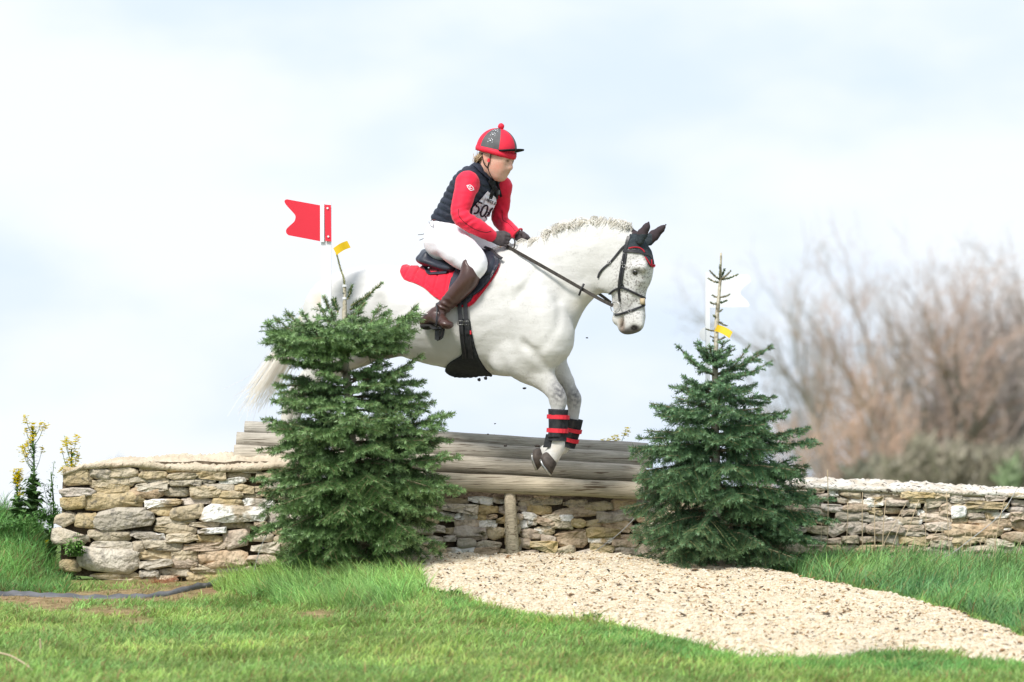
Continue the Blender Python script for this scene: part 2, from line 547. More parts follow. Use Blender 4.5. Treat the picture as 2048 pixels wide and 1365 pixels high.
def scatter_mesh(BV, BF, pos, size, cols, jit=0.22, flat=0.6):
    n = len(pos)
    V = BV[None] * (1 + rng.normal(0, jit, (n, len(BV), 1)))
    sc = np.stack([rng.uniform(0.75, 1.35, n), rng.uniform(0.75, 1.35, n), rng.uniform(flat - 0.2, flat + 0.2, n)], -1)
    V = V * sc[:, None] * size[:, None, None]
    a = rng.uniform(0, 2 * np.pi, n); ca, sa = np.cos(a), np.sin(a)
    t = rng.normal(0, 0.35, n)
    x = V[..., 0] * ca[:, None] - V[..., 1] * sa[:, None]
    y = V[..., 0] * sa[:, None] + V[..., 1] * ca[:, None]
    z = V[..., 2] + x * t[:, None]
    V = np.stack([x, y, z], -1) + pos[:, None]
    F = BF[None] + (np.arange(n) * len(BV))[:, None, None]
    C = np.repeat(cols, len(BV), axis=0)
    return V.reshape(-1, 3), F.reshape(-1, BF.shape[1]), C


def gravel_points(n):
    out = []
    while sum(map(len, out)) < n:
        X = rng.uniform(-0.8, 3.6, 40000); Y = rng.uniform(-8.1, 0.3, 40000)
        k = gravel_mask(X, Y)
        out.append(np.stack([X[k], Y[k]], -1))
    return np.concatenate(out)[:n]


pal = np.array([(0.77, 0.68, 0.52), (0.70, 0.58, 0.41), (0.80, 0.74, 0.62), (0.62, 0.50, 0.34), (0.72, 0.56, 0.38), (0.50, 0.42, 0.32)])
for nm, n, lo, hi, BV, BF in (('gravel_stones', 56000, 0.0026, 0.0062, OCT_V, OCT_F), ('gravel_lumps', 1300, 0.006, 0.012, ICO_V, ICO_F)):
    g = gravel_points(n)
    s = rng.uniform(lo, hi, n) * np.where(rng.random(n) < 0.08, 1.5, 1)
    z = gravel_top(g[:, 0], g[:, 1]) + s * 0.15
    c = pal[rng.choice(len(pal), n, p=[.34, .22, .24, .08, .07, .05])] * rng.uniform(0.85, 1.1, (n, 1))
    V, F, C = scatter_mesh(BV, BF, np.stack([g[:, 0], g[:, 1], z], -1), s, c)
    o = obj(nm, V, F, M['pebble'], color=C)
    tag(o, 'loose pale limestone chippings covering the ramp' if n > 9000 else 'larger limestone lumps among the chippings of the ramp', 'gravel', kind='stuff')
# dead leaves and bits of bark lying on the stones
n = 2600
g = gravel_points(n)
dens = 0.5 + 0.5 * wob(g[:, 0], g[:, 1], 2.2, 9)
g = g[rng.random(n) < 0.25 + dens]; n = len(g)
s = rng.uniform(0.004, 0.012, n) * np.where(rng.random(n) < 0.03, 2.2, 1)
c = np.array([(0.16, 0.10, 0.06), (0.28, 0.17, 0.09), (0.10, 0.08, 0.06), (0.36, 0.22, 0.10)])[rng.integers(0, 4, n)]
V, F, C = scatter_mesh(OCT_V, OCT_F, np.stack([g[:, 0], g[:, 1], gravel_top(g[:, 0], g[:, 1]) + 0.006], -1), s, c, 0.4, 0.35)
tag(obj('leaf_litter', V, F, M['pebble'], color=C), 'dark bits of dead leaf and bark scattered over the gravel', 'leaf litter', kind='stuff')


# ---------------------------------------------------------------- grass
def blades(X, Y, hgt, width, lean, leanv, cols, segs=3, zoff=-0.004, zfun=ground_z):
    """curved tapering blades; one mesh"""
    n = len(X)
    Z = zfun(X, Y) + zoff
    base = np.stack([X, Y, Z], -1)
    lean_dir = np.stack([np.cos(lean), np.sin(lean), np.zeros(n)], -1)
    face = rng.uniform(0, np.pi, n)
    wd = np.stack([np.cos(face), np.sin(face) * 0.6, np.zeros(n)], -1) * (width[:, None] / 2)
    V, C = [], []
    for k in range(segs + 1):
        t = k / segs
        up = hgt * (t - 0.35 * leanv * t * t)
        out = hgt * leanv * t ** 1.8
        c = base + lean_dir * out[:, None] + np.array([0, 0, 1.0]) * up[:, None]
        w = wd * (1 - t) ** 0.7
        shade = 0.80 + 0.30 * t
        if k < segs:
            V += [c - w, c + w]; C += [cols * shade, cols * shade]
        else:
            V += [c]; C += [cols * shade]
    V = np.stack(V, 1); C = np.stack(C, 1)
    m = 2 * segs + 1
    F = []
    for k in range(segs - 1):
        a = 2 * k
        F += [(a, a + 1, a + 3), (a, a + 3, a + 2)]
    a = 2 * (segs - 1)
    F += [(a, a + 1, a + 2)]
    F = np.array(F)[None] + (np.arange(n) * m)[:, None, None]
    return V.reshape(-1, 3), F.reshape(-1, 3), C.reshape(-1, 3)


def grass_cols(X, Y, green, dry_share, vary=0.2):
    n = len(X)
    g = np.asarray(green)[None] * rng.uniform(1 - vary * 1.5, 1 + vary * 1.5, (n, 1)) * (1 + rng.normal(0, 0.07, (n, 3)))
    w1 = wob(X, Y * 0.6, 3.1, 1)[:, None]; w2 = wob(X, Y * 0.7, 8.0, 6)[:, None]
    w3 = wob(X, Y * 1.3, 1.3, 15)[:, None]
    g = g * (1 + 0.26 * w1 + 0.24 * w2) * (1 + np.array([0.20, 0.06, 0.0]) * w3)
    g = g * np.array([1.0, 1.0, 1.0]) + np.clip(w1, 0, 1) * np.array([0.03, 0.02, -0.005])
    d = rng.random(n) < dry_share
    g[d] = np.array([0.36, 0.27, 0.12]) * rng.uniform(0.7, 1.3, (d.sum(), 1))
    return np.clip(g, 0.005, 0.9)


n = 205000
X = np.where(rng.random(n) < 0.9, rng.uniform(-3.3, 3.3, n), rng.uniform(-4.6, 4.6, n)); Y = -8.4 * rng.random(n) ** 1.0
Y = np.where(rng.random(n) < 0.45, Y * 0.45, Y)
px, py = ground_px(X, Y)
pt = soil_patch(px, py)
gm = gravel_mask(X, Y)
wallzone = (px > 118) & (Y > -0.10)
k = (~gm) & (rng.random(n) > pt * 0.72 - 0.02) & (~wallzone)
clump = 0.5 + 0.5 * wob(X, Y, 6.0, 8)
k &= rng.random(n) < (0.45 + 0.6 * clump)
X, Y, px, py, pt, clump = [a[k] for a in (X, Y, px, py, pt, clump)]
n = len(X)
hg = rng.uniform(0.020, 0.058, n) * (0.6 + 0.9 * clump) * (1 - 0.5 * pt)
hg *= np.where(rng.random(n) < 0.05, 1.5, 1.0)
lean = 0.6 * wob(X, Y, 2.0, 12) * 3 + rng.normal(0, 1.3, n) + 0.3
col = grass_cols(X, Y, (0.335, 0.48, 0.145), 0.11)
dp = (pt > 0.15) & (rng.random(n) < pt * 1.3)
col[dp] = np.array([0.42, 0.31, 0.17]) * rng.uniform(0.6, 1.25, (dp.sum(), 1))
hg[dp] *= 0.6
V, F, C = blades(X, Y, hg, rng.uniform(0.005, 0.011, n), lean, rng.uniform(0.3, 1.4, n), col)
tag(obj('turf_grass', V, F, M['grass'], color=C), 'short bright green turf in front of the wall', 'grass', kind='stuff')


def tall_patch(name, label, poly, n, hlo, hhi, green, dry=0.03, width=(0.004, 0.008), lean0=0.0, zy=None):
    poly = np.array(poly, float)
    out = []
    tot = 0
    while tot < n:
        qx = rng.uniform(poly[:, 0].min(), poly[:, 0].max(), 20000); qy = rng.uniform(poly[:, 1].min(), poly[:, 1].max(), 20000)
        kk = inpoly(qx, qy, poly)
        q = np.stack([qx[kk], qy[kk]], -1); out.append(q); tot += len(q)
    q = np.concatenate(out)[:n]
    b = base_py(q[:, 0])
    Y = -7.0 * (q[:, 1] - b) / (1365 - b)
    X = (q[:, 0] - SW / 2) * (Y - CAM[1]) / FPX
    kk = ~gravel_mask(X, Y)
    X, Y = X[kk], Y[kk]; n = len(X)
    cl = 0.5 + 0.5 * wob(X, Y, 7.0, 3)
    hg = rng.uniform(hlo, hhi, n) * (0.55 + 0.6 * cl)
    lean = lean0 + 1.4 * wob(X, Y, 5.0, 2) + rng.normal(0, 1.3, n)
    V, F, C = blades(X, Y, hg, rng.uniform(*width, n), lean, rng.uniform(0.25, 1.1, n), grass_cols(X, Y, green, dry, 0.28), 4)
    return tag(obj(name, V, F, M['grass'], color=C), label, 'grass', kind='stuff')


tall_patch('long_grass', 'long lush grass growing in front of the tall left fir tree', [(425, 1180), (470, 1164), (540, 1142), (620, 1130), (800, 1134), (838, 1150), (860, 1190), (800, 1212),
           (700, 1226), (560, 1212), (470, 1192)], 14000, 0.05, 0.19, (0.28, 0.46, 0.14), lean0=2.6)
tall_patch('long_grass', 'long lush grass on the bank before the right hand wall', [(1560, 1140), (1640, 1122), (2120, 1122), (2120, 1300), (2000, 1255), (1900, 1222), (1800, 1200), (1700, 1178), (1600, 1160)],
           12500, 0.05, 0.21, (0.20, 0.38, 0.14), 0.08, (0.005, 0.011), lean0=0.4)
tall_patch('long_grass', 'rough grass fringing the near edge of the gravel ramp', [(870, 1192), (960, 1212), (1010, 1232), (1200, 1256), (1360, 1286), (1480, 1322), (1800, 1312), (2048, 1332),
           (2048, 1346), (1480, 1338), (1200, 1280), (900, 1232)], 12000, 0.03, 0.07, (0.22, 0.42, 0.12), 0.06, lean0=0.0)
# bank at the left end of the wall
n = 17000
X = rng.uniform(-3.4, -2.48, n); Y = rng.uniform(-0.88, 1.7, n)
pp, qq = ground_px(X, np.minimum(Y, 0))
k = (pp < 112 + 8 * wob(X, Y, 9)) | ((Y < -0.12) & (pp < 140))
X, Y = X[k], Y[k]; n = len(X)
hg = rng.uniform(0.03, 0.15, n) * (0.45 + 1.0 * (0.5 + 0.5 * wob(X, Y, 7, 1)) ** 1.5)
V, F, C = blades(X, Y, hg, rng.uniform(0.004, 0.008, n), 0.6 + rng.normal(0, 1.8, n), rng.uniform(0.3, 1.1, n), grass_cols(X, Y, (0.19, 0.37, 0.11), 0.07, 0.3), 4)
tag(obj('long_grass', V, F, M['grass'], color=C), 'tangled green grass on the bank beside the left end of the wall', 'grass', kind='stuff')
# ================================================================ dry stone walls
def stone_mesh(poly_px, Yf, depth=0.16, bulge=0.018, seed=0, yfun=None):
    """one wall stone from its outline in the wall face: rounded arris, uneven face, real depth"""
    r = np.random.default_rng(seed)
    c = poly_px.mean(0)
    rings = []
    for (ins, dy) in ((0.93, depth), (1.0, 0.012), (0.955, -0.006), (0.66, -bulge)):
        ring = []
        for q in poly_px:
            e = c + (q - c) * ins
            Y = Yf + dy + r.normal(0, 0.005 if dy < 0.1 else 0)
            ring.append(W(e[0] + r.normal(0, 0.5) * (ins < 0.95), e[1] + r.normal(0, 0.4) * (ins < 0.95), Y))
        rings.append(ring)
    m = len(poly_px)
    V = [v for ring in rings for v in ring] + [W(c[0], c[1], Yf - bulge * 1.1 + r.normal(0, 0.004))]
    F = []
    for a in range(3):
        for k in range(m):
            k2 = (k + 1) % m
            F.append([a * m + k, (a + 1) * m + k, (a + 1) * m + k2, a * m + k2])
    for k in range(m):
        F.append([3 * m + k, 4 * m, 3 * m + (k + 1) % m])
    F.append(list(range(m)))
    return np.array(V), F


def outline(x0, y0, x1, y1, r, m=13, tilt=0.0):
    """irregular outline filling a box: squarish, ends tapered at random"""
    cx, cy, a, b = (x0 + x1) / 2, (y0 + y1) / 2, (x1 - x0) / 2, (y1 - y0) / 2
    e = r.uniform(0.22, 0.42)
    ph = r.uniform(0, 6.28)
    tl, tr = r.uniform(0.35, 1.0), r.uniform(0.35, 1.0)
    sk_l, sk_r = r.uniform(-0.3, 0.3), r.uniform(-0.3, 0.3)
    pts = []
    for k in range(m):
        t = 2 * math.pi * (k + r.uniform(-0.25, 0.25)) / m + ph * 0.01
        x = math.copysign(abs(math.cos(t)) ** e, math.cos(t))
        y = math.copysign(abs(math.sin(t)) ** e, math.sin(t))
        s = (x + 1) / 2
        y = y * ((1 - s) * tl + s * tr + 4 * s * (1 - s) * (1 - (tl + tr) / 2) * 0.9)
        y += (1 - s) ** 2 * sk_l + s ** 2 * sk_r
        y = max(-1.08, min(1.08, y))
        jx, jy = r.normal(0, 0.04), r.normal(0, 0.10)
        pts.append((cx + a * (x + jx), cy + b * (y + jy) + math.tan(tilt) * x * a))
    return np.array(pts)


def build_wall(root, boxes, Yf, seed, kinds, ydepth=0.16, ysl=0.0):
    r = np.random.default_rng(seed)
    out = []
    for i, bx in enumerate(boxes):
        x0, y0, x1, y1 = bx[:4]
        g = 2.0
        x0 -= g; x1 += g; y0 -= 1.6; y1 += 1.6
        k = bx[4] if len(bx) > 4 else kinds[int(r.choice(len(kinds)))]
        m = 15 if (x1 - x0) > 70 else 12
        pl = outline(x0, y0, x1, y1, r, m, R(r.uniform(-2.0, 3.5)) if (y1 - y0) < 24 else 0)
        yy = Yf + r.normal(0, 0.012) + ysl * (x0 - 1500)
        V, F = stone_mesh(pl, yy, ydepth, bulge=min(0.022, 0.0005 * (y1 - y0)), seed=seed * 999 + i)
        me_o = obj('stone', V - V.mean(0) + V.mean(0), F, M[k], parent=root, smooth=False)
        # origin at the stone's own middle so that its grain differs from its neighbours'
        c = V.mean(0)
        co = (V - c)
        me_o.data.vertices.foreach_set("co", co.astype(np.float32).ravel()); me_o.data.update()
        me_o.location = Vector(c - root_loc(root))
        sm = np.zeros(len(me_o.data.polygons), bool); sm[:] = (i % 3 != 0)
        me_o.data.polygons.foreach_set("use_smooth", sm)
        me_o.data.update()
        out.append(me_o)
    return out


def conv(z, s, ox, oy):
    return [(a[0] / s + ox, a[1] / s + oy, a[2] / s + ox, a[3] / s + oy, *a[4:]) for a in z]


G, Yl, Pk, Wh = 'stone_grey', 'stone_yellow', 'stone_pink', 'stone_white'
LEFT = conv([(455, 385, 665, 525, G), (640, 380, 795, 462, G), (780, 375, 996, 452, Yl), (1000, 365, 1190, 412, G), (998, 412, 1195, 458, 'stone'), (1190, 390, 1410, 425), (1410, 395, 1620, 465, Yl),
    (1620, 415, 1800, 458), (1575, 455, 1765, 500, Wh), (1700, 370, 1880, 414), (650, 450, 970, 525, G), (930, 452, 1055, 490), (1055, 458, 1215, 492, Yl), (1205, 425, 1415, 472), (1415, 440, 1545, 490, G),
    (975, 488, 1205, 545, 'stone'), (1220, 470, 1450, 518), (1455, 487, 1690, 550, Yl), (1690, 500, 1825, 558, G), (1825, 512, 1910, 552, G), (430, 525, 680, 590, Pk), (675, 498, 935, 562, 'stone'),
    (930, 525, 1168, 602), (1168, 520, 1362, 603, G), (1365, 520, 1585, 595, Yl), (1580, 550, 1745, 603, Yl), (1745, 560, 1882, 617, Yl), (1880, 550, 1955, 592, G), (430, 590, 612, 687, Yl),
    (605, 550, 1040, 695, G), (1040, 603, 1302, 665, Wh), (1305, 593, 1530, 640, Pk), (1530, 597, 1750, 648), (1755, 605, 1965, 665, Wh), (390, 685, 560, 810, 'stone'), (540, 705, 705, 822, G),
    (662, 655, 1112, 828, G), (1040, 665, 1250, 722, 'stone'), (1222, 643, 1465, 757), (1450, 640, 1915, 762, Wh), (1115, 728, 1395, 795), (1445, 725, 1565, 760), (1365, 762, 1575, 812),
    (1575, 755, 1755, 828, G), (1735, 785, 1830, 835, Yl), (1830, 762, 1915, 800), (370, 812, 640, 940, Yl), (630, 810, 942, 922, 'stone'), (935, 832, 1187, 902, Wh), (1105, 792, 1415, 865, Yl),
    (1422, 812, 1627, 868, Wh), (1190, 858, 1417, 922), (1415, 855, 1602, 920), (1600, 828, 1790, 978, Pk), (635, 900, 957, 975, G), (950, 893, 1040, 992), (1040, 905, 1322, 980, 'stone'), (1325, 923, 1610, 972),
    (470, 940, 655, 1020), (555, 955, 1010, 1148, 'stone'), (958, 980, 1237, 1047), (1235, 972, 1427, 1045), (1420, 965, 1780, 1100, Pk), (1000, 1035, 1237, 1115, Yl), (1235, 1030, 1427, 1100),
    (430, 1035, 582, 1130), (650, 1130, 1032, 1192), (1000, 1112, 1142, 1167, G), (1140, 1095, 1378, 1170, Yl), (1375, 1072, 1612, 1140), (1580, 1078, 1707, 1137), (1335, 1130, 1665, 1205, Yl),
    (1730, 1090, 1882, 1147), (1030, 1165, 1277, 1230, Pk), (780, 1190, 1002, 1247, Yl), (1665, 1130, 1800, 1175), (1780, 1000, 1990, 1090, Pk), (1790, 840, 1960, 920), (1800, 920, 2010, 995), (1910, 700, 2090, 790),
    (1965, 610, 2120, 700), (1915, 555, 2080, 610), (1900, 480, 2090, 550), (1840, 412, 2010, 480), (1960, 790, 2150, 870), (1965, 870, 2160, 960), (1990, 960, 2180, 1060), (1880, 1095, 2060, 1165),
    (2010, 400, 2180, 480), (2080, 480, 2240, 600), (2090, 600, 2250, 700), (2090, 700, 2260, 790), (2060, 1060, 2230, 1150)], 3.593, 0, 830)
MID = conv([(520, 578, 700, 637, Wh), (698, 590, 792, 632, Wh), (310, 590, 520, 637), (320, 640, 592, 710, 'stone'), (593, 638, 752, 715, Yl), (750, 652, 802, 718), (415, 708, 582, 770, Wh), (562, 712, 665, 765),
    (663, 720, 737, 754), (735, 745, 802, 788), (300, 705, 415, 782, Wh), (415, 758, 592, 827), (585, 755, 737, 838, Wh), (415, 805, 647, 885), (658, 805, 802, 905, Yl), (420, 862, 667, 918),
    (320, 820, 427, 870), (440, 895, 577, 975), (578, 913, 772, 980, G), (335, 880, 422, 922), (565, 968, 757, 1025), (745, 978, 812, 1032, Yl), (340, 955, 572, 1068, Wh), (565, 1015, 812, 1070, Pk),
    (250, 790, 340, 852), (885, 583, 997, 612), (898, 612, 997, 652), (990, 588, 1237, 655, G), (1238, 598, 1425, 662), (1400, 610, 1617, 685), (1020, 568, 1132, 600, Pk), (878, 648, 962, 702, Pk),
    (958, 650, 1142, 718), (1142, 655, 1497, 757, Pk), (885, 710, 932, 757, Pk), (928, 707, 1047, 765, Wh), (1080, 717, 1222, 765), (888, 762, 987, 825, Wh), (970, 760, 1047, 802, Wh), (1045, 743, 1167, 805, Pk),
    (1150, 768, 1307, 827), (1213, 722, 1312, 770, Wh), (1300, 755, 1407, 815, Yl), (1398, 760, 1527, 818), (1490, 680, 1782, 780, Pk), (1515, 755, 1762, 855, Pk), (910, 825, 1082, 915, Pk),
    (1020, 803, 1170, 880, Wh), (1168, 812, 1437, 970, Pk), (1418, 823, 1672, 900, Yl), (1073, 876, 1177, 945), (1430, 883, 1612, 945, Wh), (1610, 853, 1852, 925, Pk), (903, 900, 987, 975, Pk),
    (983, 915, 1197, 1000), (1195, 955, 1327, 1020, Yl), (1323, 973, 1522, 1045), (1440, 943, 1627, 1015, G), (913, 978, 1047, 1045), (1043, 995, 1262, 1075), (1258, 1028, 1352, 1077), (1613, 913, 1802, 967),
    (1613, 948, 1832, 1047, Pk), (1618, 1005, 1762, 1062), (1528, 1018, 1762, 1102), (1350, 1043, 1530, 1092), (1758, 1045, 1962, 1117, Pk), (1800, 950, 2012, 1087, Pk), (1758, 788, 1882, 872, Pk),
    (1600, 598, 1802, 692, Pk), (805, 1030, 915, 1075), (790, 640, 890, 720), (795, 720, 900, 800), (800, 800, 912, 880), (800, 880, 912, 960), (805, 955, 915, 1035), (790, 575, 890, 640),
    (1795, 620, 1990, 700), (1790, 700, 2010, 790), (1880, 790, 2090, 870), (1850, 865, 2050, 950), (2010, 950, 2230, 1040), (2000, 1040, 2200, 1120), (1990, 620, 2190, 700), (2010, 700, 2210, 790),
    (2090, 790, 2290, 870), (2050, 870, 2260, 950), (2230, 950, 2400, 1040), (2200, 1040, 2380, 1125), (2190, 620, 2390, 700), (2210, 700, 2420, 790), (2290, 790, 2500, 870), (2260, 870, 2480, 950),
    (2400, 950, 2600, 1040), (2380, 1040, 2560, 1130), (2390, 620, 2600, 700), (2420, 700, 2620, 790), (2500, 790, 2720, 870), (2480, 870, 2700, 950), (2600, 950, 2800, 1040), (2560, 1040, 2780, 1140)] +
    [(-900 + 205 * i + 37 * (j % 3), 590 + j * 80, -900 + 205 * (i + 1) + 37 * (j % 3) + 12, 668 + j * 80) for j in range(6) for i in range(5)] +
    [(100, 590, 320, 650), (120, 650, 320, 720), (110, 720, 300, 790), (90, 800, 250, 870), (120, 870, 335, 950), (100, 950, 345, 1060)], 3.793, 800, 840)
RIGHTW = conv([(270, 235, 362, 282), (485, 250, 667, 312), (688, 260, 827, 317), (828, 256, 937, 302), (935, 262, 1010, 300), (1005, 262, 1290, 320), (1290, 278, 1402, 320), (1395, 275, 1507, 322), (295, 283, 402, 335, Pk),
    (400, 250, 482, 305, Wh), (480, 308, 557, 357), (548, 318, 692, 372, Wh), (703, 315, 857, 388, Wh), (828, 292, 1032, 332), (858, 330, 1062, 387), (1045, 315, 1212, 365, G), (1058, 358, 1157, 402), (1210, 312, 1392, 362),
    (1398, 312, 1692, 352), (345, 368, 542, 442), (520, 360, 747, 427), (722, 388, 847, 450, G), (843, 392, 1012, 462, Pk), (1000, 393, 1127, 457, Pk), (1128, 408, 1192, 464, Wh), (1188, 378, 1322, 447, Pk), (1198, 345, 1332, 392),
    (1320, 363, 1422, 462, Pk), (1418, 378, 1540, 480, Wh), (1400, 355, 1530, 395), (1528, 343, 1882, 402), (1538, 403, 1667, 447), (1538, 447, 1697, 482), (1663, 403, 1802, 440), (1698, 433, 1912, 492, Wh), (1878, 393, 2100, 442),
    (1908, 440, 2012, 507), (1908, 328, 2100, 397, Pk), (462, 418, 727, 502), (543, 485, 717, 632, Pk), (668, 456, 907, 527, G), (858, 460, 1177, 557, Wh), (1163, 440, 1407, 527, Pk), (1403, 460, 1552, 542), (1548, 476, 1962, 557),
    (1658, 530, 1917, 597, Wh), (713, 508, 1022, 622, Pk), (963, 533, 1192, 587), (1188, 518, 1422, 602, Pk), (1368, 533, 1842, 652, Pk), (1008, 583, 1232, 634), (1213, 598, 1432, 672, Pk), (798, 608, 992, 702), (638, 623, 802, 692, Wh),
    (983, 623, 1242, 717, Yl), (512, 628, 647, 692), (1428, 618, 1702, 697), (1698, 658, 1942, 717), (1828, 598, 2100, 682, Pk), (1248, 668, 1422, 727), (858, 698, 1052, 782), (1213, 708, 1532, 817, Pk), (1528, 698, 1842, 782),
    (1418, 678, 1562, 732), (1523, 768, 1692, 817), (1518, 798, 1702, 862), (1848, 718, 2100, 782), (1298, 803, 1502, 862), (1048, 713, 1217, 792), (1698, 788, 2100, 852), (1918, 508, 2100, 602, Pk), (640, 700, 860, 780),
    (400, 500, 545, 630), (380, 640, 515, 700), (700, 790, 900, 860), (900, 785, 1100, 860), (1100, 800, 1300, 870), (1880, 280, 2100, 330), (1700, 290, 1880, 345), (500, 700, 640, 780), (380, 700, 500, 780), (1500, 275, 1700, 315),
    (230, 330, 350, 400), (220, 400, 400, 470), (200, 470, 400, 540), (210, 545, 400, 620), (200, 620, 380, 700), (200, 700, 380, 780), (60, 240, 270, 310), (30, 310, 230, 380), (30, 380, 210, 450), (30, 450, 200, 530),
    (30, 535, 210, 610), (30, 610, 200, 690), (30, 690, 200, 780)], 4.137, 1560, 920)

# hold the stones clear of the fence: left length stands a little forward, the middle is set back under the rails
wl = thing('stone_wall', 'dry stone wall with domed mortar top at left, thick rounded end stones, behind black edging', 'wall', W(330, 1165, 0.2))
build_wall(wl, LEFT, 0.03, 3, ['stone', 'stone', 'stone_grey', 'stone_yellow', 'stone_pink'])
wm = thing('stone_wall', 'low dry stone wall under the timber rails, seen between the two fir trees', 'wall', W(1050, 1125, 0.35))
build_wall(wm, MID, 0.27, 4, ['stone', 'stone', 'stone_pink', 'stone_pink', 'stone_yellow'])
wr = thing('stone_wall', 'long dry stone wall with white lichened top running off behind the grass bank', 'wall', W(1850, 1130, 0.35))
build_wall(wr, RIGHTW, 0.20, 5, ['stone', 'stone', 'stone_pink', 'stone_grey'])


def slab(px0, px1, tops, bots, Y0, Y1, name, m, parent, dome=0.0, nseg=60, nd=7, seed=1):
    """long cap or core: profile tops/bots given as picture rows along px"""
    r = np.random.default_rng(seed)
    X = np.linspace(px0, px1, nseg)
    tp = np.interp(X, [a[0] for a in tops], [a[1] for a in tops])
    bt = np.interp(X, [a[0] for a in bots], [a[1] for a in bots])
    V = []
    ring = 2 * (nd + 1)
    for i in range(nseg):
        x = X[i]
        edge = W(x, bt[i], Y0); top = W(x, tp[i], Y1 * 0.6 + Y0 * 0.4)
        zb, zt = edge[2], top[2]
        for j in range(nd + 1):
            s = j / nd
            yy = Y0 + (Y1 - Y0) * s
            d = (0.04 + 0.96 * min(1, s / 0.62) ** 0.95 if s < 0.62 else math.cos((s - 0.62) / 0.38 * 1.25)) if dome else 1.0
            lo = dome * 0.0
            z = zb + 0.015 + (zt - zb - 0.015) * (d if dome else 1.0)
            z += r.normal(0, 0.0045) + 0.008 * wob(x * 0.05, yy * 9, 1.0, seed)
            V.append((top[0] + (edge[0] - top[0]) * (1 - s) * 0.5, yy + r.normal(0, 0.002), z))
        for j in range(nd + 1):
            s = 1 - j / nd
            V.append((top[0], Y0 + 0.012 + (Y1 - Y0 - 0.024) * s, zb - 0.006 if dome else zb))
    F = []
    for i in range(nseg - 1):
        for j in range(ring):
            j2 = (j + 1) % ring
            F.append([i * ring + j, i * ring + j2, (i + 1) * ring + j2, (i + 1) * ring + j])
    F.append(list(range(ring))[::-1]); F.append([(nseg - 1) * ring + j for j in range(ring)])
    return obj(name, V, F, m, parent, smooth=bool(dome))


slab(128, 640, [(128, 965), (150, 948), (200, 935), (300, 925), (640, 925)], [(128, 1150), (640, 1180)], 0.09, 0.5, 'core', M['core'], wl, nd=3, nseg=20)
slab(560, 1570, [(560, 922), (900, 938), (1290, 958), (1312, 962), (1330, 1005), (1570, 1010)], [(560, 1190), (1570, 1180)], 0.33, 0.72, 'core', M['core'], wm, nd=3, nseg=20)
slab(1570, 2200, [(1570, 968), (2048, 990), (2200, 998)], [(1570, 1190), (2200, 1190)], 0.26, 0.62, 'core', M['core'], wr, nd=3, nseg=20)
slab(133, 625, [(133, 950), (150, 935), (200, 922), (235, 917), (330, 911), (420, 907), (540, 906), (600, 908), (625, 915)],
     [(133, 950), (170, 937), (270, 932), (330, 938), (420, 944), (520, 940), (560, 935), (625, 940)], 0.0, 0.52, 'mortar_cap', M['mortar'], wl, dome=1, nseg=110, nd=10)
slab(1568, 2200, [(1568, 954), (1610, 956), (1700, 958), (1850, 965), (1960, 972), (2048, 977), (2200, 986)],
     [(1568, 974), (1640, 978), (1780, 984), (1900, 988), (2048, 995), (2200, 1006)], 0.17, 0.64, 'mortar_cap', M['mortar_white'], wr, dome=1, nseg=120, nd=10, seed=3)

# ================================================================ rail fence
fence = thing('rail_fence', 'weathered grey half-round timber rails stacked above the wall, resting on one round post', 'fence', W(1000, 1120, 0.3))


def rail(pa, pb, Y, r0, r1, cut, seed, tintc):
    """a debarked log, flat underside when cut; slight bow, checks and knots"""
    r = np.random.default_rng(seed)
    a, b = W(pa[0], pa[1], Y), W(pb[0], pb[1], Y)
    n, m = 46, 22
    V = []
    ax = unit(b - a); up = unit(np.array([0, 0, 1.0]) - ax[2] * ax); fr = np.cross(ax, up)
    ph = r.uniform(0, 6, 6)
    for i in range(n):
        t = i / (n - 1)
        c = a + (b - a) * t + up * 0.004 * math.sin(3 * t + ph[0]) + fr * 0.004 * math.sin(4 * t + ph[1])
        rad = r0 + (r1 - r0) * t + 0.0018 * math.sin(17 * t + ph[2]) + 0.001 * math.sin(41 * t + ph[3])
        for k in range(m):
            an = 2 * math.pi * k / m
            x, z = math.cos(an), math.sin(an)
            if cut is not None and z < cut:
                z = cut; x = math.copysign(min(abs(x), math.sqrt(max(0, 1 - cut * cut))), x)
            rr = rad * (1 + 0.012 * math.sin(5 * an + ph[4] + 2 * t) + r.normal(0, 0.004))
            tl = R(12)
            xx, zz = x * math.cos(tl) - z * math.sin(tl), x * math.sin(tl) + z * math.cos(tl)
            V.append(c + (fr * -xx + up * zz) * rr)
    F = []
    for i in range(n - 1):
        for k in range(m):
            k2 = (k + 1) % m
            F.append([i * m + k, (i + 1) * m + k, (i + 1) * m + k2, i * m + k2])
    F.append(list(range(m))); F.append([(n - 1) * m + k for k in range(m)][::-1])
    V = np.array(V)
    o = obj('rail', V - 0, F, [M['wood'], M['wood_end']], fence, smooth=True, color=np.tile(tintc, (len(V), 1)), midx=[0] * (len(F) - 2) + [1, 1])
    for p in list(o.data.polygons)[-2:]: p.use_smooth = False
    return o


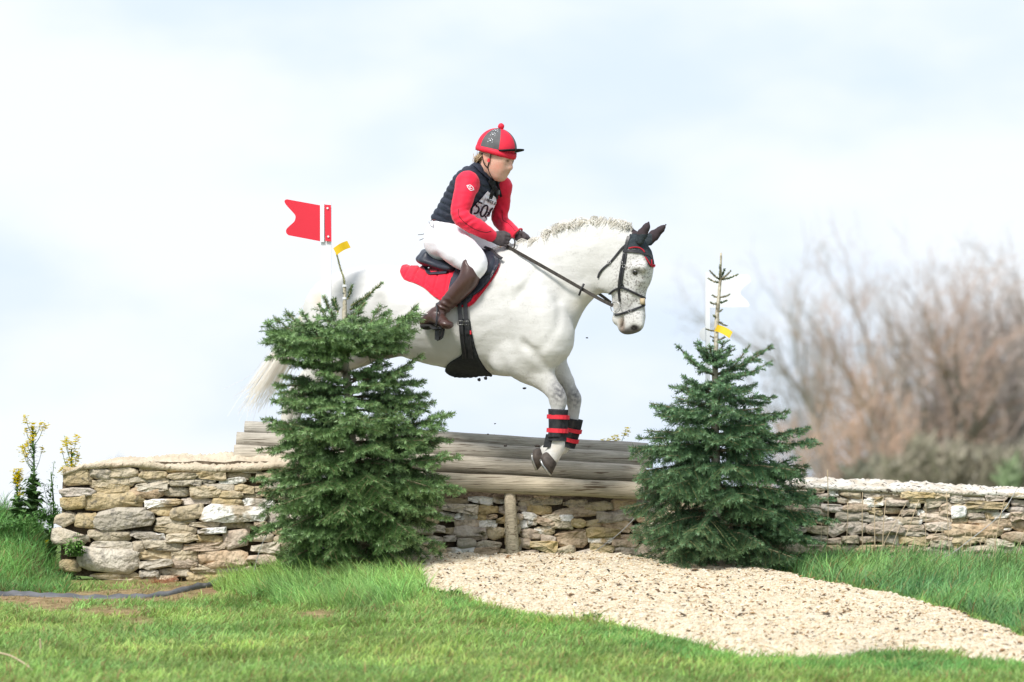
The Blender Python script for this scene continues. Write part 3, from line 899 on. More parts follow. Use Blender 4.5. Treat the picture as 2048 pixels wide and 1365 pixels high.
# axes run parallel, each one higher and further back
rail((489, 859), (1296, 901), 0.46, 0.046, 0.046, -0.3, 2, (1.0, 1.0, 1.0))
rail((473, 881), (1306, 923), 0.38, 0.049, 0.048, -0.7, 3, (1.02, 1.0, 0.97))
rail((468, 907), (1292, 950), 0.30, 0.053, 0.0515, None, 4, (1.1, 1.06, 1.0))
rail((560, 947), (1288, 984), 0.21, 0.056, 0.050, None, 5, (1.16, 1.08, 0.93))
pv, pf = tube(np.array([W(1019, 980, 0.215), W(1021, 1020, 0.21), W(1023, 1060, 0.21), W(1026, 1100, 0.21), W(1028, 1140, 0.21)]), [0.033, 0.034, 0.036, 0.037, 0.037], 20)
pv = pv + rng.normal(0, 0.0006, pv.shape)
po = obj('post', pv, pf, M['wood'], fence, smooth=True, color=np.tile((1.3, 1.2, 1.0), (len(pv), 1)))
for (a, b) in ((545, 880), (1240, 900)):
    pv, pf = tube(np.array([W(a, b, 0.66), W(a, 1100, 0.66)]), 0.05, 14)
    obj('post', pv, pf, M['wood'], fence, smooth=True, color=np.tile((0.8, 0.8, 0.8), (len(pv), 1)))
# ================================================================ fir trees
def needles_on(path, rng_, length, green, tipc, upv, dens=250, width=0.0044, flat=0.95, base_skip=0.0):
    """needles set round a shoot, combed forward; returns verts, faces, colours"""
    path = np.asarray(path, float)
    seg = np.linalg.norm(np.diff(path, axis=0), axis=1)
    L = seg.sum()
    n = max(10, int(L * dens * 2.5))
    t = rng_.random(n) * (1 - base_skip) + base_skip
    cum = np.concatenate([[0], np.cumsum(seg)]) / max(L, 1e-9)
    P = np.stack([np.interp(t, cum, path[:, k]) for k in range(3)], -1)
    ax = unit(path[-1] - path[0])
    up = upv - (upv @ ax) * ax
    if np.linalg.norm(up) < 0.05: up = np.cross(ax, [0, 1, 0])
    up = unit(up); sd = np.cross(ax, up)
    an = rng_.uniform(0, 2 * np.pi, n)
    # needles sweep to the sides and upward, few point straight down
    cs, sn = np.cos(an), np.sin(an)
    sn = np.where(sn < 0, sn * 0.55, sn * flat)
    rad = cs[:, None] * sd[None] + sn[:, None] * up[None]
    rad /= np.linalg.norm(rad, axis=1)[:, None]
    fw = rng_.uniform(0.30, 0.85, n)[:, None]
    D = rad + ax[None] * fw
    D /= np.linalg.norm(D, axis=1)[:, None]
    ln = (length * rng_.uniform(0.8, 1.15, n) * np.clip(1.15 - 0.35 * t, 0.5, 1.1))[:, None]
    wv = np.cross(D, rad); wv /= np.linalg.norm(wv, axis=1)[:, None] + 1e-9
    w = width * 0.5
    V = np.stack([P, P + D * ln * 0.45 + wv * w, P + D * ln, P + D * ln * 0.45 - wv * w], 1)
    F = np.array([(0, 1, 2), (0, 2, 3)])[None] + (np.arange(n) * 4)[:, None, None]
    c = green[None] * rng_.uniform(0.65, 1.3, (n, 1))
    c = c + (tipc - green)[None] * (t[:, None] ** 1.5)
    C = np.repeat(c, 4, axis=0)
    return V.reshape(-1, 3), F.reshape(-1, 3), C


def fir_branch(parent, base, tip, droop, rr, nlen, green, tipc, spread=0.55, name='branch', side_n=None, dens=230, min_t=0.12, up=None, hang=-0.05):
    """one limb: a main axis, opposite side shoots in a flat spray, shorter shoots on those"""
    base = np.asarray(base, float); tip = np.asarray(tip, float)
    L = np.linalg.norm(tip - base)
    ax = unit(tip - base)
    zz = np.array([0, 0, 1.0]) if up is None else up
    mid = (base + tip) / 2 + zz * droop * L
    main = spline([base, mid, tip], 5)
    vs, fs, cs, n0 = [], [], [], 0
    wv, wf, wc = MB(), None, None

    def addn(path, gr, dn=dens, nl=nlen, skip=0.0):
        nonlocal n0
        V, F, C = needles_on(path, rr, nl, gr, tipc, np.array([0, 0, 1.0]), dn, base_skip=skip)
        vs.append(V); fs.append(F + n0); cs.append(C); n0 += len(V)

    tv, tf = tube(main, np.linspace(0.004 + 0.010 * L, 0.0022, len(main)), 5)
    wv.addl(tv, tf, (0.42, 0.40, 0.30))
    addn(main, green * rr.uniform(0.85, 1.1), skip=0.25)
    ns = side_n or max(3, int(L / 0.060))
    sidev = np.cross(ax, zz)
    sidev = unit(sidev) if np.linalg.norm(sidev) > 0.05 else np.array([1.0, 0, 0])
    for i in range(ns):
        t = min_t + (0.97 - min_t) * (i + 0.5) / ns
        q = t * (len(main) - 1); a = int(q); b = min(a + 1, len(main) - 1)
        p = main[a] + (main[b] - main[a]) * (q - a)
        env = math.sin(math.pi * min(1, 0.22 + 0.78 * t)) * 0.9 + 0.1
        sl0 = L * spread * env * rr.uniform(0.75, 1.15) * (1.0 if t < 0.85 else 0.8)
        sl0 = max(sl0, 0.045)
        for sgn in (-1, 1):
            if rr.random() < 0.06: continue
            sl = sl0 * rr.uniform(0.75, 1.15)
            fwd = rr.uniform(0.75, 1.15)
            d = unit(sidev * sgn + ax * fwd + zz * rr.normal(hang, 0.24))
            e = p + d * sl - zz * sl * rr.uniform(0.0, 0.16)
            path = spline([p, (p + e) / 2 + zz * 0.04 * sl, e], 2)
            gg = green * rr.uniform(0.7, 1.3)
            tv, tf = tube(path, np.linspace(0.003, 0.0015, len(path)), 3, cap=False)
            wv.addl(tv, tf, (0.28, 0.32, 0.18))
            addn(path, gg)
            nn = int(sl / 0.066)
            for j in range(nn):
                tt = (j + 0.8) / (nn + 0.6)
                pp = p + (e - p) * tt
                l2 = max(0.03, sl * 0.5 * (1 - tt * 0.6)) * rr.uniform(0.7, 1.1)
                for s2 in (-1, 1):
                    if rr.random() < 0.12: continue
                    sv = np.cross(d, zz); sv = unit(sv)
                    d2 = unit(sv * s2 + d * 0.95 + zz * rr.normal(hang, 0.28))
                    addn(np.array([pp, pp + d2 * l2 * 0.5 + zz * 0.004, pp + d2 * l2]), gg * rr.uniform(0.85, 1.15), dens * 0.9)
    nv = np.concatenate(vs); nf = np.concatenate(fs); nc = np.concatenate(cs)
    # woody part and needles are one limb with two materials
    wV = np.concatenate(wv.v); wC = np.concatenate(wv.c)
    wF = []
    for f in wv.f:
        for k in range(1, len(f) - 1): wF.append((f[0], f[k], f[k + 1]))
    wF = np.array(wF)
    V = np.concatenate([nv, wV]); F = np.concatenate([nf, wF + len(nv)]); C = np.concatenate([nc, wC])
    return obj(name, V, F, [M['needle'], M['bark']], parent, color=C, midx=[0] * len(nf) + [1] * len(wF))


GREEN_A = np.array([0.095, 0.180, 0.062]); TIP_A = np.array([0.23, 0.36, 0.14])
GREEN_B = np.array([0.068, 0.145, 0.072]); TIP_B = np.array([0.155, 0.275, 0.13])


def whorl(tree, c, n, Lr, rise, droop, rr, green, tipc, nlen=0.024, az0=0.0, arc=(0, 2 * math.pi), spread=0.55, hj=0.02, dens=230, far_skip=True, hang=-0.05):
    for i in range(n):
        az = az0 + arc[0] + (arc[1] - arc[0]) * (i + rr.uniform(-0.25, 0.25)) / n
        L = Lr * rr.uniform(0.85, 1.1)
        d = np.array([math.cos(az), math.sin(az), 0])
        base = c + np.array([0, 0, rr.normal(0, hj)])
        tip = base + d * L + np.array([0, 0, L * (rise + rr.normal(0, 0.07))])
        dn = dens * (0.55 if math.sin(az) > 0.35 and far_skip else 1.0)
        fir_branch(tree, base, tip, droop, rr, nlen, green * rr.uniform(0.8, 1.2), tipc, spread=spread, dens=dn, hang=hang)


def trunk(tree, pts, rads, name='trunk', n=10, color=(0.95, 0.95, 0.9)):
    sp = spline(np.hstack([np.array(pts), np.array(rads)[:, None]]), 5)
    v, f = tube(sp[:, :3], sp[:, 3], n)
    v = v + rng.normal(0, 0.0012, v.shape)
    return obj(name, v, f, M['bark'], tree, smooth=True, color=np.tile(color, (len(v), 1)))


# ---- left tree
TY = -0.62
rl = np.random.default_rng(21)
tree1 = thing('fir_tree', 'broad cut fir tree with a flat-topped upper tier, beside the red flag', 'tree', W(722, 1128, TY), 'cut fir trees flanking the jump')
T1 = [W(726, 1135, TY), W(712, 1040, TY), W(703, 900, TY), W(698, 800, TY), W(690, 720, TY), W(689, 640, TY), W(690, 600, TY), W(689, 572, TY)]
trunk(tree1, T1, [0.040, 0.034, 0.028, 0.025, 0.022, 0.016, 0.010, 0.008])


def on1(py):
    ys_ = [1135, 1040, 900, 800, 720, 640, 600, 572]
    xs_ = [726, 712, 703, 698, 690, 689, 690, 689]
    return W(np.interp(-py, [-y for y in ys_], xs_), py, TY)


# tip shoot with its two white ties
lead = spline([W(689, 590, TY), W(688, 560, TY), W(681, 538, TY), W(673, 508, TY)], 4)
fir_lead = MB()
tv, tf = tube(lead, np.linspace(0.006, 0.004, len(lead)), 6)
V, F, C = needles_on(lead, rl, 0.017, np.array([0.16, 0.20, 0.10]), np.array([0.2, 0.25, 0.12]), np.array([0, 0, 1.0]), 420, 0.003)
wV = tv; wF = np.array([(f[0], f[k], f[k + 1]) for f in tf for k in range(1, len(f) - 1)])
obj('leader', np.concatenate([V, wV]), np.concatenate([F, wF + len(V)]), [M['needle'], M['bark']], tree1,
    color=np.concatenate([C, np.tile((0.8, 0.85, 0.6), (len(wV), 1))]), midx=[0] * len(F) + [1] * len(wF))
for py_ in (572, 597):
    c = W(689.5, py_, TY)
    tv, tf = tube([c - [0, 0, 0.006], c + [0, 0, 0.006]], 0.0135, 10)
    obj('tie', tv, tf, M['white_plastic'], tree1)
# upright shoots round the tip
for (bx, by, tx, ty, dy) in ((694, 600, 704, 571, 0.0), (702, 612, 764, 566, -0.04), (672, 640, 648, 592, -0.06), (676, 625, 668, 598, 0.05), (700, 620, 740, 590, 0.05), (694, 640, 730, 605, -0.12)):
    p = spline([W(bx, by, TY), W((bx + tx) / 2, (by + ty) / 2 + 4, TY + dy / 2), W(tx, ty, TY + dy)], 3)
    V, F, C = needles_on(p, rl, 0.030, GREEN_A * 1.2, TIP_A, np.array([0, 0, 1.0]), 700)
    tv, tf = tube(p, np.linspace(0.006, 0.004, len(p)), 5)
    wF = np.array([(f[0], f[k], f[k + 1]) for f in tf for k in range(1, len(f) - 1)])
    obj('shoot', np.concatenate([V, tv]), np.concatenate([F, wF + len(V)]), [M['needle'], M['bark']], tree1,
        color=np.concatenate([C, np.tile((0.7, 0.7, 0.5), (len(tv), 1))]), midx=[0] * len(F) + [1] * len(wF))


def named(tree, on, lst, rr, green, tipc, spread=0.42, nlen=0.029, dens=240, TYv=None):
    for (by, tx, ty, dy, dr) in lst:
        b = on(by)
        fir_branch(tree, b, W(tx, ty, (TYv or TY) + dy), dr, rr, nlen, green * rr.uniform(0.85, 1.2), tipc, spread=spread, dens=dens)


named(tree1, on1, [(700, 535, 664, -0.08, -0.12), (695, 548, 634, 0.12, -0.14), (690, 572, 622, 0.25, -0.14), (700, 530, 645, -0.25, -0.12), (698, 602, 622, -0.3, -0.15), (705, 560, 690, -0.3, -0.05), (700, 640, 660, -0.42, -0.08),
                   (700, 836, 608, -0.05, -0.16), (698, 828, 622, 0.15, -0.14), (704, 800, 662, -0.2, -0.10), (702, 780, 632, -0.3, -0.14), (700, 760, 610, 0.25, -0.12), (706, 740, 690, -0.36, -0.04), (700, 716, 650, -0.42, -0.08),
                   (690, 690, 640, -0.38, -0.06), (700, 620, 700, -0.28, 0.02), (690, 640, 610, 0.22, -0.1), (690, 750, 650, 0.3, -0.1), (688, 662, 622, -0.15, -0.12), (685, 722, 616, -0.12, -0.12)], rl, GREEN_A, TIP_A, 0.55)
named(tree1, on1, [(745, 562, 720, -0.1, 0.02), (775, 545, 770, -0.05, 0.0), (785, 560, 752, 0.15, 0.0), (760, 848, 706, -0.05, -0.12), (775, 852, 762, 0.1, -0.03), (770, 780, 700, 0.2, -0.08), (770, 640, 745, -0.3, -0.04),
                   (775, 760, 768, -0.32, -0.04), (750, 640, 715, 0.25, 0.0), (790, 800, 745, -0.2, -0.04)], rl, GREEN_A, TIP_A, 0.38)
named(tree1, on1, [(800, 540, 800, 0.0, -0.03), (800, 600, 800, -0.3, -0.03), (805, 660, 815, -0.38, -0.02), (800, 740, 812, -0.36, -0.02), (800, 830, 795, -0.1, -0.03), (805, 872, 805, 0.05, -0.03), (790, 620, 770, -0.2, -0.02),
                   (745, 625, 728, -0.15, -0.03), (748, 760, 735, -0.2, -0.04), (795, 860, 790, 0.25, 0.0), (790, 560, 785, 0.25, 0.0)], rl, GREEN_A, TIP_A, 0.42)
SPEC1 = [  # centre row, branches, reach (m), rise, droop
    (832, 8, 0.40, 0.10, -0.04), (862, 9, 0.49, 0.05, -0.02), (890, 9, 0.48, 0.0, 0.0), (915, 8, 0.40, -0.10, 0.03), (940, 9, 0.52, -0.08, 0.03), (968, 9, 0.52, -0.12, 0.05),
    (998, 9, 0.50, -0.16, 0.06), (1025, 8, 0.52, -0.2, 0.07), (1050, 9, 0.48, -0.2, 0.08), (1078, 8, 0.50, -0.2, 0.08)]
for k, (py_, n_, L_, ri, dr) in enumerate(SPEC1):
    whorl(tree1, on1(py_), n_ - 1, L_, ri, dr, rl, GREEN_A, TIP_A, az0=k * 0.9, spread=0.44, dens=190, nlen=0.030, hang=-0.1 - 0.07 * k, hj=0.03)
named(tree1, on1, [(860, 910, 826, 0.0, -0.05), (850, 522, 838, 0.05, -0.05), (885, 905, 880, 0.1, 0.0), (940, 925, 912, -0.1, 0.0), (960, 930, 985, -0.1, 0.05), (1000, 500, 958, -0.05, 0.05), (1040, 478, 1085, -0.15, 0.08),
                   (1010, 905, 1040, -0.15, 0.06), (1060, 890, 1095, -0.1, 0.06), (880, 512, 900, -0.1, 0.0), (820, 560, 800, -0.2, 0.0), (1060, 560, 1080, -0.4, 0.05), (1060, 800, 1100, -0.45, 0.05)], rl, GREEN_A, TIP_A, 0.34)

# ---- right tree
TY2 = -0.50
r2 = np.random.default_rng(33)
tree2 = thing('fir_tree', 'dark green cut fir tree with a tall bare leader, right of the horse', 'tree', W(1436, 1142, TY2), 'cut fir trees flanking the jump')
X2 = [(1438, 1148), (1434, 1000), (1430, 880), (1430, 780), (1431, 720), (1434, 640), (1438, 590), (1441, 555), (1442, 506)]
trunk(tree2, [W(a, b, TY2) for a, b in X2], [0.038, 0.03, 0.024, 0.018, 0.0155, 0.012, 0.0095, 0.008, 0.006], color=(1.0, 1.0, 1.0))


def on2(py):
    return W(np.interp(-py, [-b for _, b in X2], [a for a, _ in X2]), py, TY2)


def sprig(tree, b, t, rr, green, tipc, TYv, r=0.020, dens=420):
    p = spline([W(b[0], b[1], TYv), W((b[0] + t[0]) / 2, (b[1] + t[1]) / 2 + 2, TYv + t[2] / 2), W(t[0], t[1], TYv + t[2])], 3)
    V, F, C = needles_on(p, rr, r, green, tipc, np.array([0, 0, 1.0]), dens)
    tv, tf = tube(p, np.linspace(0.005, 0.003, len(p)), 5)
    wF = np.array([(f[0], f[k], f[k + 1]) for f in tf for k in range(1, len(f) - 1)])
    obj('shoot', np.concatenate([V, tv]), np.concatenate([F, wF + len(V)]), [M['needle'], M['bark']], tree,
        color=np.concatenate([C, np.tile((0.6, 0.55, 0.45), (len(tv), 1))]), midx=[0] * len(F) + [1] * len(wF))


for b, t in (((1440, 560), (1419, 541, -.02)), ((1440, 560), (1462, 542, -.03)), ((1441, 560), (1476, 549, .03)), ((1438, 566), (1417, 557, .02)), ((1441, 556), (1449, 538, .05)), ((1440, 558), (1440, 530, -.03)),
             ((1437, 595), (1424, 590, 0)), ((1438, 595), (1460, 589, -.02)), ((1437, 608), (1420, 605, -.02)), ((1438, 606), (1454, 600, .02)), ((1436, 624), (1444, 619, 0)), ((1435, 634), (1427, 630, -.02)),
             ((1436, 642), (1454, 652, -.02)), ((1434, 662), (1412, 658, 0)), ((1434, 676), (1420, 672, 0)), ((1435, 680), (1450, 674, -.02)), ((1433, 684), (1426, 681, .02))):
    sprig(tree2, b, t, r2, GREEN_B * 0.9, TIP_B * 0.8, TY2, 0.013, 520)
sprig(tree2, (1441, 556), (1442, 512, 0), r2, GREEN_B * 1.2, TIP_B * 0.9, TY2, 0.013, 420)
for (py_, n_) in ((518, 1),):
    sprig(tree2, (1441, py_ + 10), (1442, py_ - 8, 0), r2, np.array([0.10, 0.085, 0.05]), np.array([0.12, 0.09, 0.05]), TY2, 0.008, 260)
named(tree2, on2, [(730, 1395, 680, -0.05, -0.1), (728, 1402, 700, 0.05, -0.1), (722, 1448, 682, -0.1, -0.1), (735, 1418, 690, -0.15, -0.05), (728, 1462, 700, 0.08, -0.08), (726, 1440, 700, -0.12, -0.1), (740, 1452, 720, -0.15, -0.02)],
      r2, GREEN_B, TIP_B, 0.55, 0.02, 300, TY2)
named(tree2, on2, [(752, 1350, 688, 0.0, -0.06), (750, 1546, 690, 0.0, -0.07), (756, 1545, 722, -0.12, -0.1), (752, 1372, 712, -0.2, -0.05), (752, 1520, 702, 0.1, -0.08), (760, 1500, 690, -0.12, -0.1)], r2, GREEN_B, TIP_B, 0.26, 0.022, 270, TY2)
named(tree2, on2, [(790, 1362, 750, -0.05, -0.04), (800, 1555, 795, 0.0, 0.0), (800, 1360, 772, 0.15, 0.0), (790, 1500, 782, -0.15, 0.0), (795, 1380, 790, -0.25, 0.0), (795, 1460, 770, -0.3, 0.0), (785, 1450, 762, 0.3, 0.0), (800, 1540, 806, 0.2, 0)],
      r2, GREEN_B, TIP_B, 0.40, 0.023, 240, TY2)
named(tree2, on2, [(850, 1310, 815, 0.05, -0.04), (840, 1318, 832, -0.15, -0.02), (860, 1580, 820, 0.0, -0.04), (880, 1272, 878, 0.0, 0.02), (880, 1622, 855, 0.05, -0.03), (890, 1645, 888, 0.0, 0.0), (900, 1285, 900, -0.2, 0.02),
                   (960, 1610, 950, 0.1, 0.0), (1000, 1672, 1000, 0.0, 0.02), (1040, 1680, 1045, -0.1, 0.06), (1000, 1268, 960, -0.1, 0.05), (1070, 1290, 1085, -0.2, 0.08), (1060, 1650, 1090, -0.15, 0.05)], r2, GREEN_B, TIP_B, 0.34, 0.025, 230, TY2)
SPEC2 = [(772, 7, 0.19, 0.22, -0.03), (798, 7, 0.25, 0.2, -0.03), (822, 8, 0.31, 0.14, -0.03), (848, 9, 0.37, 0.10, -0.02), (875, 9, 0.40, 0.06, 0.0), (905, 9, 0.45, 0.0, 0.02), (940, 9, 0.50, -0.03, 0.03), (980, 10, 0.54, -0.06, 0.05), (1020, 10, 0.56, -0.10, 0.06), (1062, 9, 0.56, -0.12, 0.07), (1095, 8, 0.50, -0.12, 0.07)]
for k, (py_, n_, L_, ri, dr) in enumerate(SPEC2):
    whorl(tree2, on2(py_), n_ - 1, L_, ri, dr, r2, GREEN_B, TIP_B, az0=k * 1.1, spread=0.44, dens=190, nlen=0.030, hang=-0.06 - 0.07 * k, hj=0.03)


def tape(px0, py0, px1, py1, Y, wd, name_label):
    a, b = W(px0, py0, Y), W(px1, py1, Y - 0.03)
    ax = unit(b - a); up = unit(np.cross(ax, [0, 1, 0]))
    if up[2] < 0: up = -up
    V, F = [], []
    n = 9
    for i in range(n):
        t = i / (n - 1)
        c = a + (b - a) * t + up * 0.006 * math.sin(math.pi * t) + np.array([0, 0.008 * math.sin(5 * t), 0])
        for s in (-1, 1):
            for e in (-0.0006, 0.0006):
                V.append(c + up * s * wd / 2 + np.array([0, e, 0]))
    for i in range(n - 1):
        o = i * 4
        F += [[o, o + 4, o + 6, o + 2], [o + 1, o + 3, o + 7, o + 5], [o, o + 1, o + 5, o + 4], [o + 2, o + 6, o + 7, o + 3]]
    F += [[0, 2, 3, 1], [(n - 1) * 4, (n - 1) * 4 + 1, (n - 1) * 4 + 3, (n - 1) * 4 + 2]]
    loc = a
    o = obj('tape_strip', V, F, M['yellow'], None, loc=loc)
    tag(o, name_label, 'tape')


tape(670, 504, 698, 489, TY - 0.02, 0.043, 'yellow tape flag wrapped on the tip of the left fir tree')
tape(1432, 656, 1462, 671, TY2 - 0.02, 0.040, 'yellow tape tied halfway up the bare leader of the right fir tree')

# ================================================================ flags
RY = -0.10
fl = thing('flag_marker', 'red swallowtail flag plate on a white post, behind the left fir tree', 'flag', W(652, 1140, RY))


def plate(name, pts, Y, th, m, parent, bend=None, dYdx=0.0, hole=None):
    pts = [np.array(p, float) for p in pts]
    x0 = pts[0][0]
    n = len(pts)
    fr = [W(p[0], p[1], Y + dYdx * (p[0] - x0)) for p in pts]
    bk = [f + np.array([0, th, 0]) for f in fr]
    F = [list(range(n))[::-1], [n + k for k in range(n)]] + [[k, (k + 1) % n, n + (k + 1) % n, n + k] for k in range(n)]
    return obj(name, fr + bk, F, m, parent)


mp = [(640, 411), (640, 483)]
tailc = spline([(577, 471), (573, 467), (572, 461), (576, 455), (587, 445), (590, 440), (591, 434), (589, 429), (580, 419), (572, 410), (569, 404), (570, 400.5), (574, 399)], 3)
plate('flag_plate', [(640, 411), (640, 483), (577, 471)] + [tuple(p) for p in tailc[1:]], RY - 0.03, 0.004, M['red_plastic'], fl, dYdx=0.0004)
plate('mounting_strip', [(649, 409.5), (662, 410.5), (663, 483.5), (650.5, 482)], RY - 0.031, 0.004, M['red_plastic'], fl)
for (a, b) in ((655, 417), (656.5, 473.5)):
    c = W(a, b, RY - 0.031)
    tv, tf = tube([c + [0, 0.002, 0], c - [0, 0.006, 0]], 0.006, 10)
    obj('bolt', tv, tf, M['white_plastic'], fl)
V, F = boxv((W(651.5, 405, RY) + W(653, 1140, RY)) / 2 + [0, 0.012, 0], 20 / 350, 0.055, W(0, 405, RY)[2] - W(0, 1140, RY)[2])
obj('post', V, F, M['white_plastic'], fl)
V, F = boxv(W(644.5, 446, RY) - [0, 0.022, 0], 8 / 350, 0.014, 78 / 350)
obj('clamp', V, F, M['white_plastic'], fl)

RY2 = 0.05
fw = thing('flag_marker', 'white swallowtail flag plate on a white post, behind the right fir tree', 'flag', W(1416, 1140, RY2))
V, F = boxv((W(1415.5, 545, RY2) + W(1415.5, 1140, RY2)) / 2, 9 / 350, 0.05, W(0, 545, RY2)[2] - W(0, 1140, RY2)[2])
obj('post', V, F, M['white_plastic'], fw)
tc = spline([(1494, 549), (1500, 553), (1502, 560), (1499, 566), (1490, 573), (1483, 580), (1481, 586), (1484, 592), (1493, 600), (1498, 607), (1499, 612), (1495, 615)], 3)
plate('flag_plate', [(1420, 616), (1420, 551)] + [tuple(p) for p in tc], RY2 - 0.03, 0.004, M['white_plastic'], fw, dYdx=-0.0002)
cup = [(1411, 655), (1411, 682)] + [(1411 - 12 * math.sin(t), 669 + 14 * math.cos(t) * -1 + 0) for t in np.linspace(math.pi * 0.98, 0.3, 8)]
plate('end_plate', cup, RY2 - 0.03, 0.012, M['white_plastic'], fw)

# ================================================================ strings, edging, twigs
def cord(name, pts, rad, m, label, cat, n=6):
    pts = spline(pts, 5)
    v, f = tube(pts, rad, n)
    return tag(obj(name, v, f, m, None, smooth=True, loc=pts[0]), label, cat)


cord('guy_string', [W(585, 990, -0.5), W(552, 1043, -0.42), W(528, 1080, -0.36), W(513, 1122, -0.30), W(508, 1150, -0.28)], 0.0022, M['string'], 'thin pale guy string slanting down from the left fir tree to the turf', 'string')
cord('guy_string', [W(1330, 985, -0.1), W(1277, 1030, 0.02), W(1235, 1070, 0.05), W(1180, 1110, 0.0), W(1152, 1126, -0.05)], 0.0022, M['string'], 'thin grey string crossing the low wall beside the right fir tree', 'string')
cord('wire', [W(2036, 975, 0.1), W(2000, 1030, 0.08), W(1940, 1080, 0.04), W(1895, 1112, 0.0), W(1850, 1126, -0.04)], 0.0022, M['string'], 'slack pale wire hanging across the right hand stone wall', 'wire')

# black plastic edging lying along the foot of the wall
ed = np.array([(-60, 1187), (0, 1186), (40, 1186), (90, 1190), (150, 1191), (215, 1191), (270, 1190), (330, 1185), (385, 1177), (430, 1168), (470, 1160), (492, 1163)], float)
hh = np.array([6, 7, 7, 6.5, 6, 6, 6.5, 7, 8, 12, 14, 6])
MBe = MB()
Ve, Fe = [], []
es = spline(np.hstack([ed, hh[:, None]]), 5)
for i, (ex, ey, eh) in enumerate(es):
    Yb = -7.0 * (ey + 6 - base_py(ex)) / (1365 - base_py(ex))
    p = W(ex, ey + 6, Yb)
    gz = float(ground_z(p[0], Yb)) - 0.012
    hgt = eh * (2.0 if ex < 400 else 1.5) / 350
    top = np.array([p[0], Yb + 0.025 + 0.01 * math.sin(i * 0.9), gz + hgt + 0.004 * math.sin(i * 1.7)])
    midp = np.array([p[0], Yb + 0.004 * math.sin(i * 1.3), gz + hgt * 0.55])
    Ve += [[p[0], Yb - 0.01, gz], midp, top, top + [0, 0.006, -0.002], [p[0], Yb + 0.012, gz]]
for i in range(len(es) - 1):
    for k in range(5):
        k2 = (k + 1) % 5
        Fe.append([i * 5 + k, i * 5 + k2, (i + 1) * 5 + k2, (i + 1) * 5 + k])
Fe += [[4, 3, 2, 1, 0], [(len(es) - 1) * 5 + k for k in range(5)]]
tag(obj('plastic_edging', Ve, Fe, M['black_plastic'], None, smooth=True, loc=Ve[0]), 'crumpled strip of black plastic sheet running along the foot of the left wall', 'plastic sheet')
M['reddry'] = mat('withered_fronds', (0.36, 0.15, 0.08), (0.28, 0.12, 0.07), 40, 0.85, 0.1)
# withered reddish fronds between wall and edging
V_, F_ = MB(), None
for k in range(330):
    qx = rng.uniform(215, 352); qy = 1176 - 12 * max(0, (qx - 270) / 80) + rng.normal(0, 2.0) - (4 if qx > 300 else 0)
    Y0_ = -0.12 - rng.random() * 0.06
    a = W(qx, qy, Y0_); L_ = rng.uniform(0.02, 0.05)
    d = unit([rng.normal(0.3, 0.6), rng.normal(-0.2, 0.4), rng.uniform(-0.1, 0.6)])
    tv, tf = tube([a, a + d * L_ * 0.5, a + d * L_ + [0, 0, -0.006]], [0.0013, 0.001, 0.0004], 3, cap=False)
    V_.addl(tv, tf)
tag(V_.build('dead_fronds', M['reddry']), 'withered rust red fronds lying at the foot of the left wall', 'dead fronds', kind='stuff')


def gpoint(px, py, lift=0.0):
    b = float(base_py(px)); Y = -7.0 * (py - b) / (1365 - b)
    p = W(px, py, Y); p[2] = float(ground_z(p[0], Y)) + lift
    return p


cord('twig', [gpoint(-20, 1313, 0.03), gpoint(20, 1326, 0.035), gpoint(52, 1338, 0.02), gpoint(64, 1348, 0.01)], [0.006] * 0 or 0.0048, M['dry'], 'pale brown twig lying in the near turf at the left edge', 'twig')
cord('peg', [gpoint(81, 1311, -0.01), gpoint(81, 1311, 0.035), gpoint(80, 1311, 0.075)], 0.0042, M['dry'], 'short pale wooden peg standing upright in the near turf', 'peg')
# dry stalks before the right wall
STALKS = []
for (x0, y0, x1, y1) in ((1655, 1078, 1655, 940), (1725, 1088, 1725, 985), (1692, 1080, 1695, 1005), (1750, 1090, 1749, 1000), (1760, 1092, 1812, 1008), (1798, 1100, 1838, 1000), (1901, 1127, 1893, 985), (1920, 1125, 1933, 1060),
                         (1936, 1128, 1943, 1062), (1985, 1110, 2009, 1000), (2002, 1120, 1975, 1030), (1850, 1092, 1852, 1005), (1780, 1095, 1800, 1050), (1835, 1125, 1875, 1060), (1958, 1128, 1985, 1050), (2030, 1120, 2048, 1062),
                         (1765, 1090, 1772, 1000), (1880, 1122, 1884, 1050), (1990, 1122, 1998, 1040), (1970, 1125, 1960, 1085), (1818, 1140, 1830, 1080), (1822, 1142, 1845, 1075), (1812, 1138, 1818, 1090), (1642, 1080, 1640, 1030)):
    b_ = W(x0, y0 + 25, -0.05); b_[2] = W(x0, y0 + 12, -0.05)[2]
    o = cord('dry_stalk', [b_, (W(x0, y0, -0.05) + W(x1, y1, 0.02)) / 2 + [0.006 * math.sin(x0), 0, 0], W(x1, y1, 0.02)], 0.0019 if y1 > 1000 else 0.0023, M['dry'],
             'thin dry grass stalk standing before the right hand wall', 'dry stalk', 4)
    o['group'] = 'dry stalks before the right hand wall'
    STALKS.append((x0, x1 - x0, y0 - y1, o))

ORD = 'first second third fourth fifth sixth seventh eighth ninth tenth eleventh twelfth thirteenth fourteenth fifteenth sixteenth seventeenth eighteenth nineteenth twentieth'.split()
ORD += ['fourth from the last', 'third from the last', 'second from the last', 'last']
for i, (x0, dx, hh_, o) in enumerate(sorted(STALKS, key=lambda q: q[0])):
    o['label'] = '%s %s dry stalk, %s in the row right of the right fir' % ('tall' if hh_ > 85 else 'short', 'upright' if abs(dx) < 8 else ('right-leaning' if dx > 0 else 'left-leaning'), ORD[i])
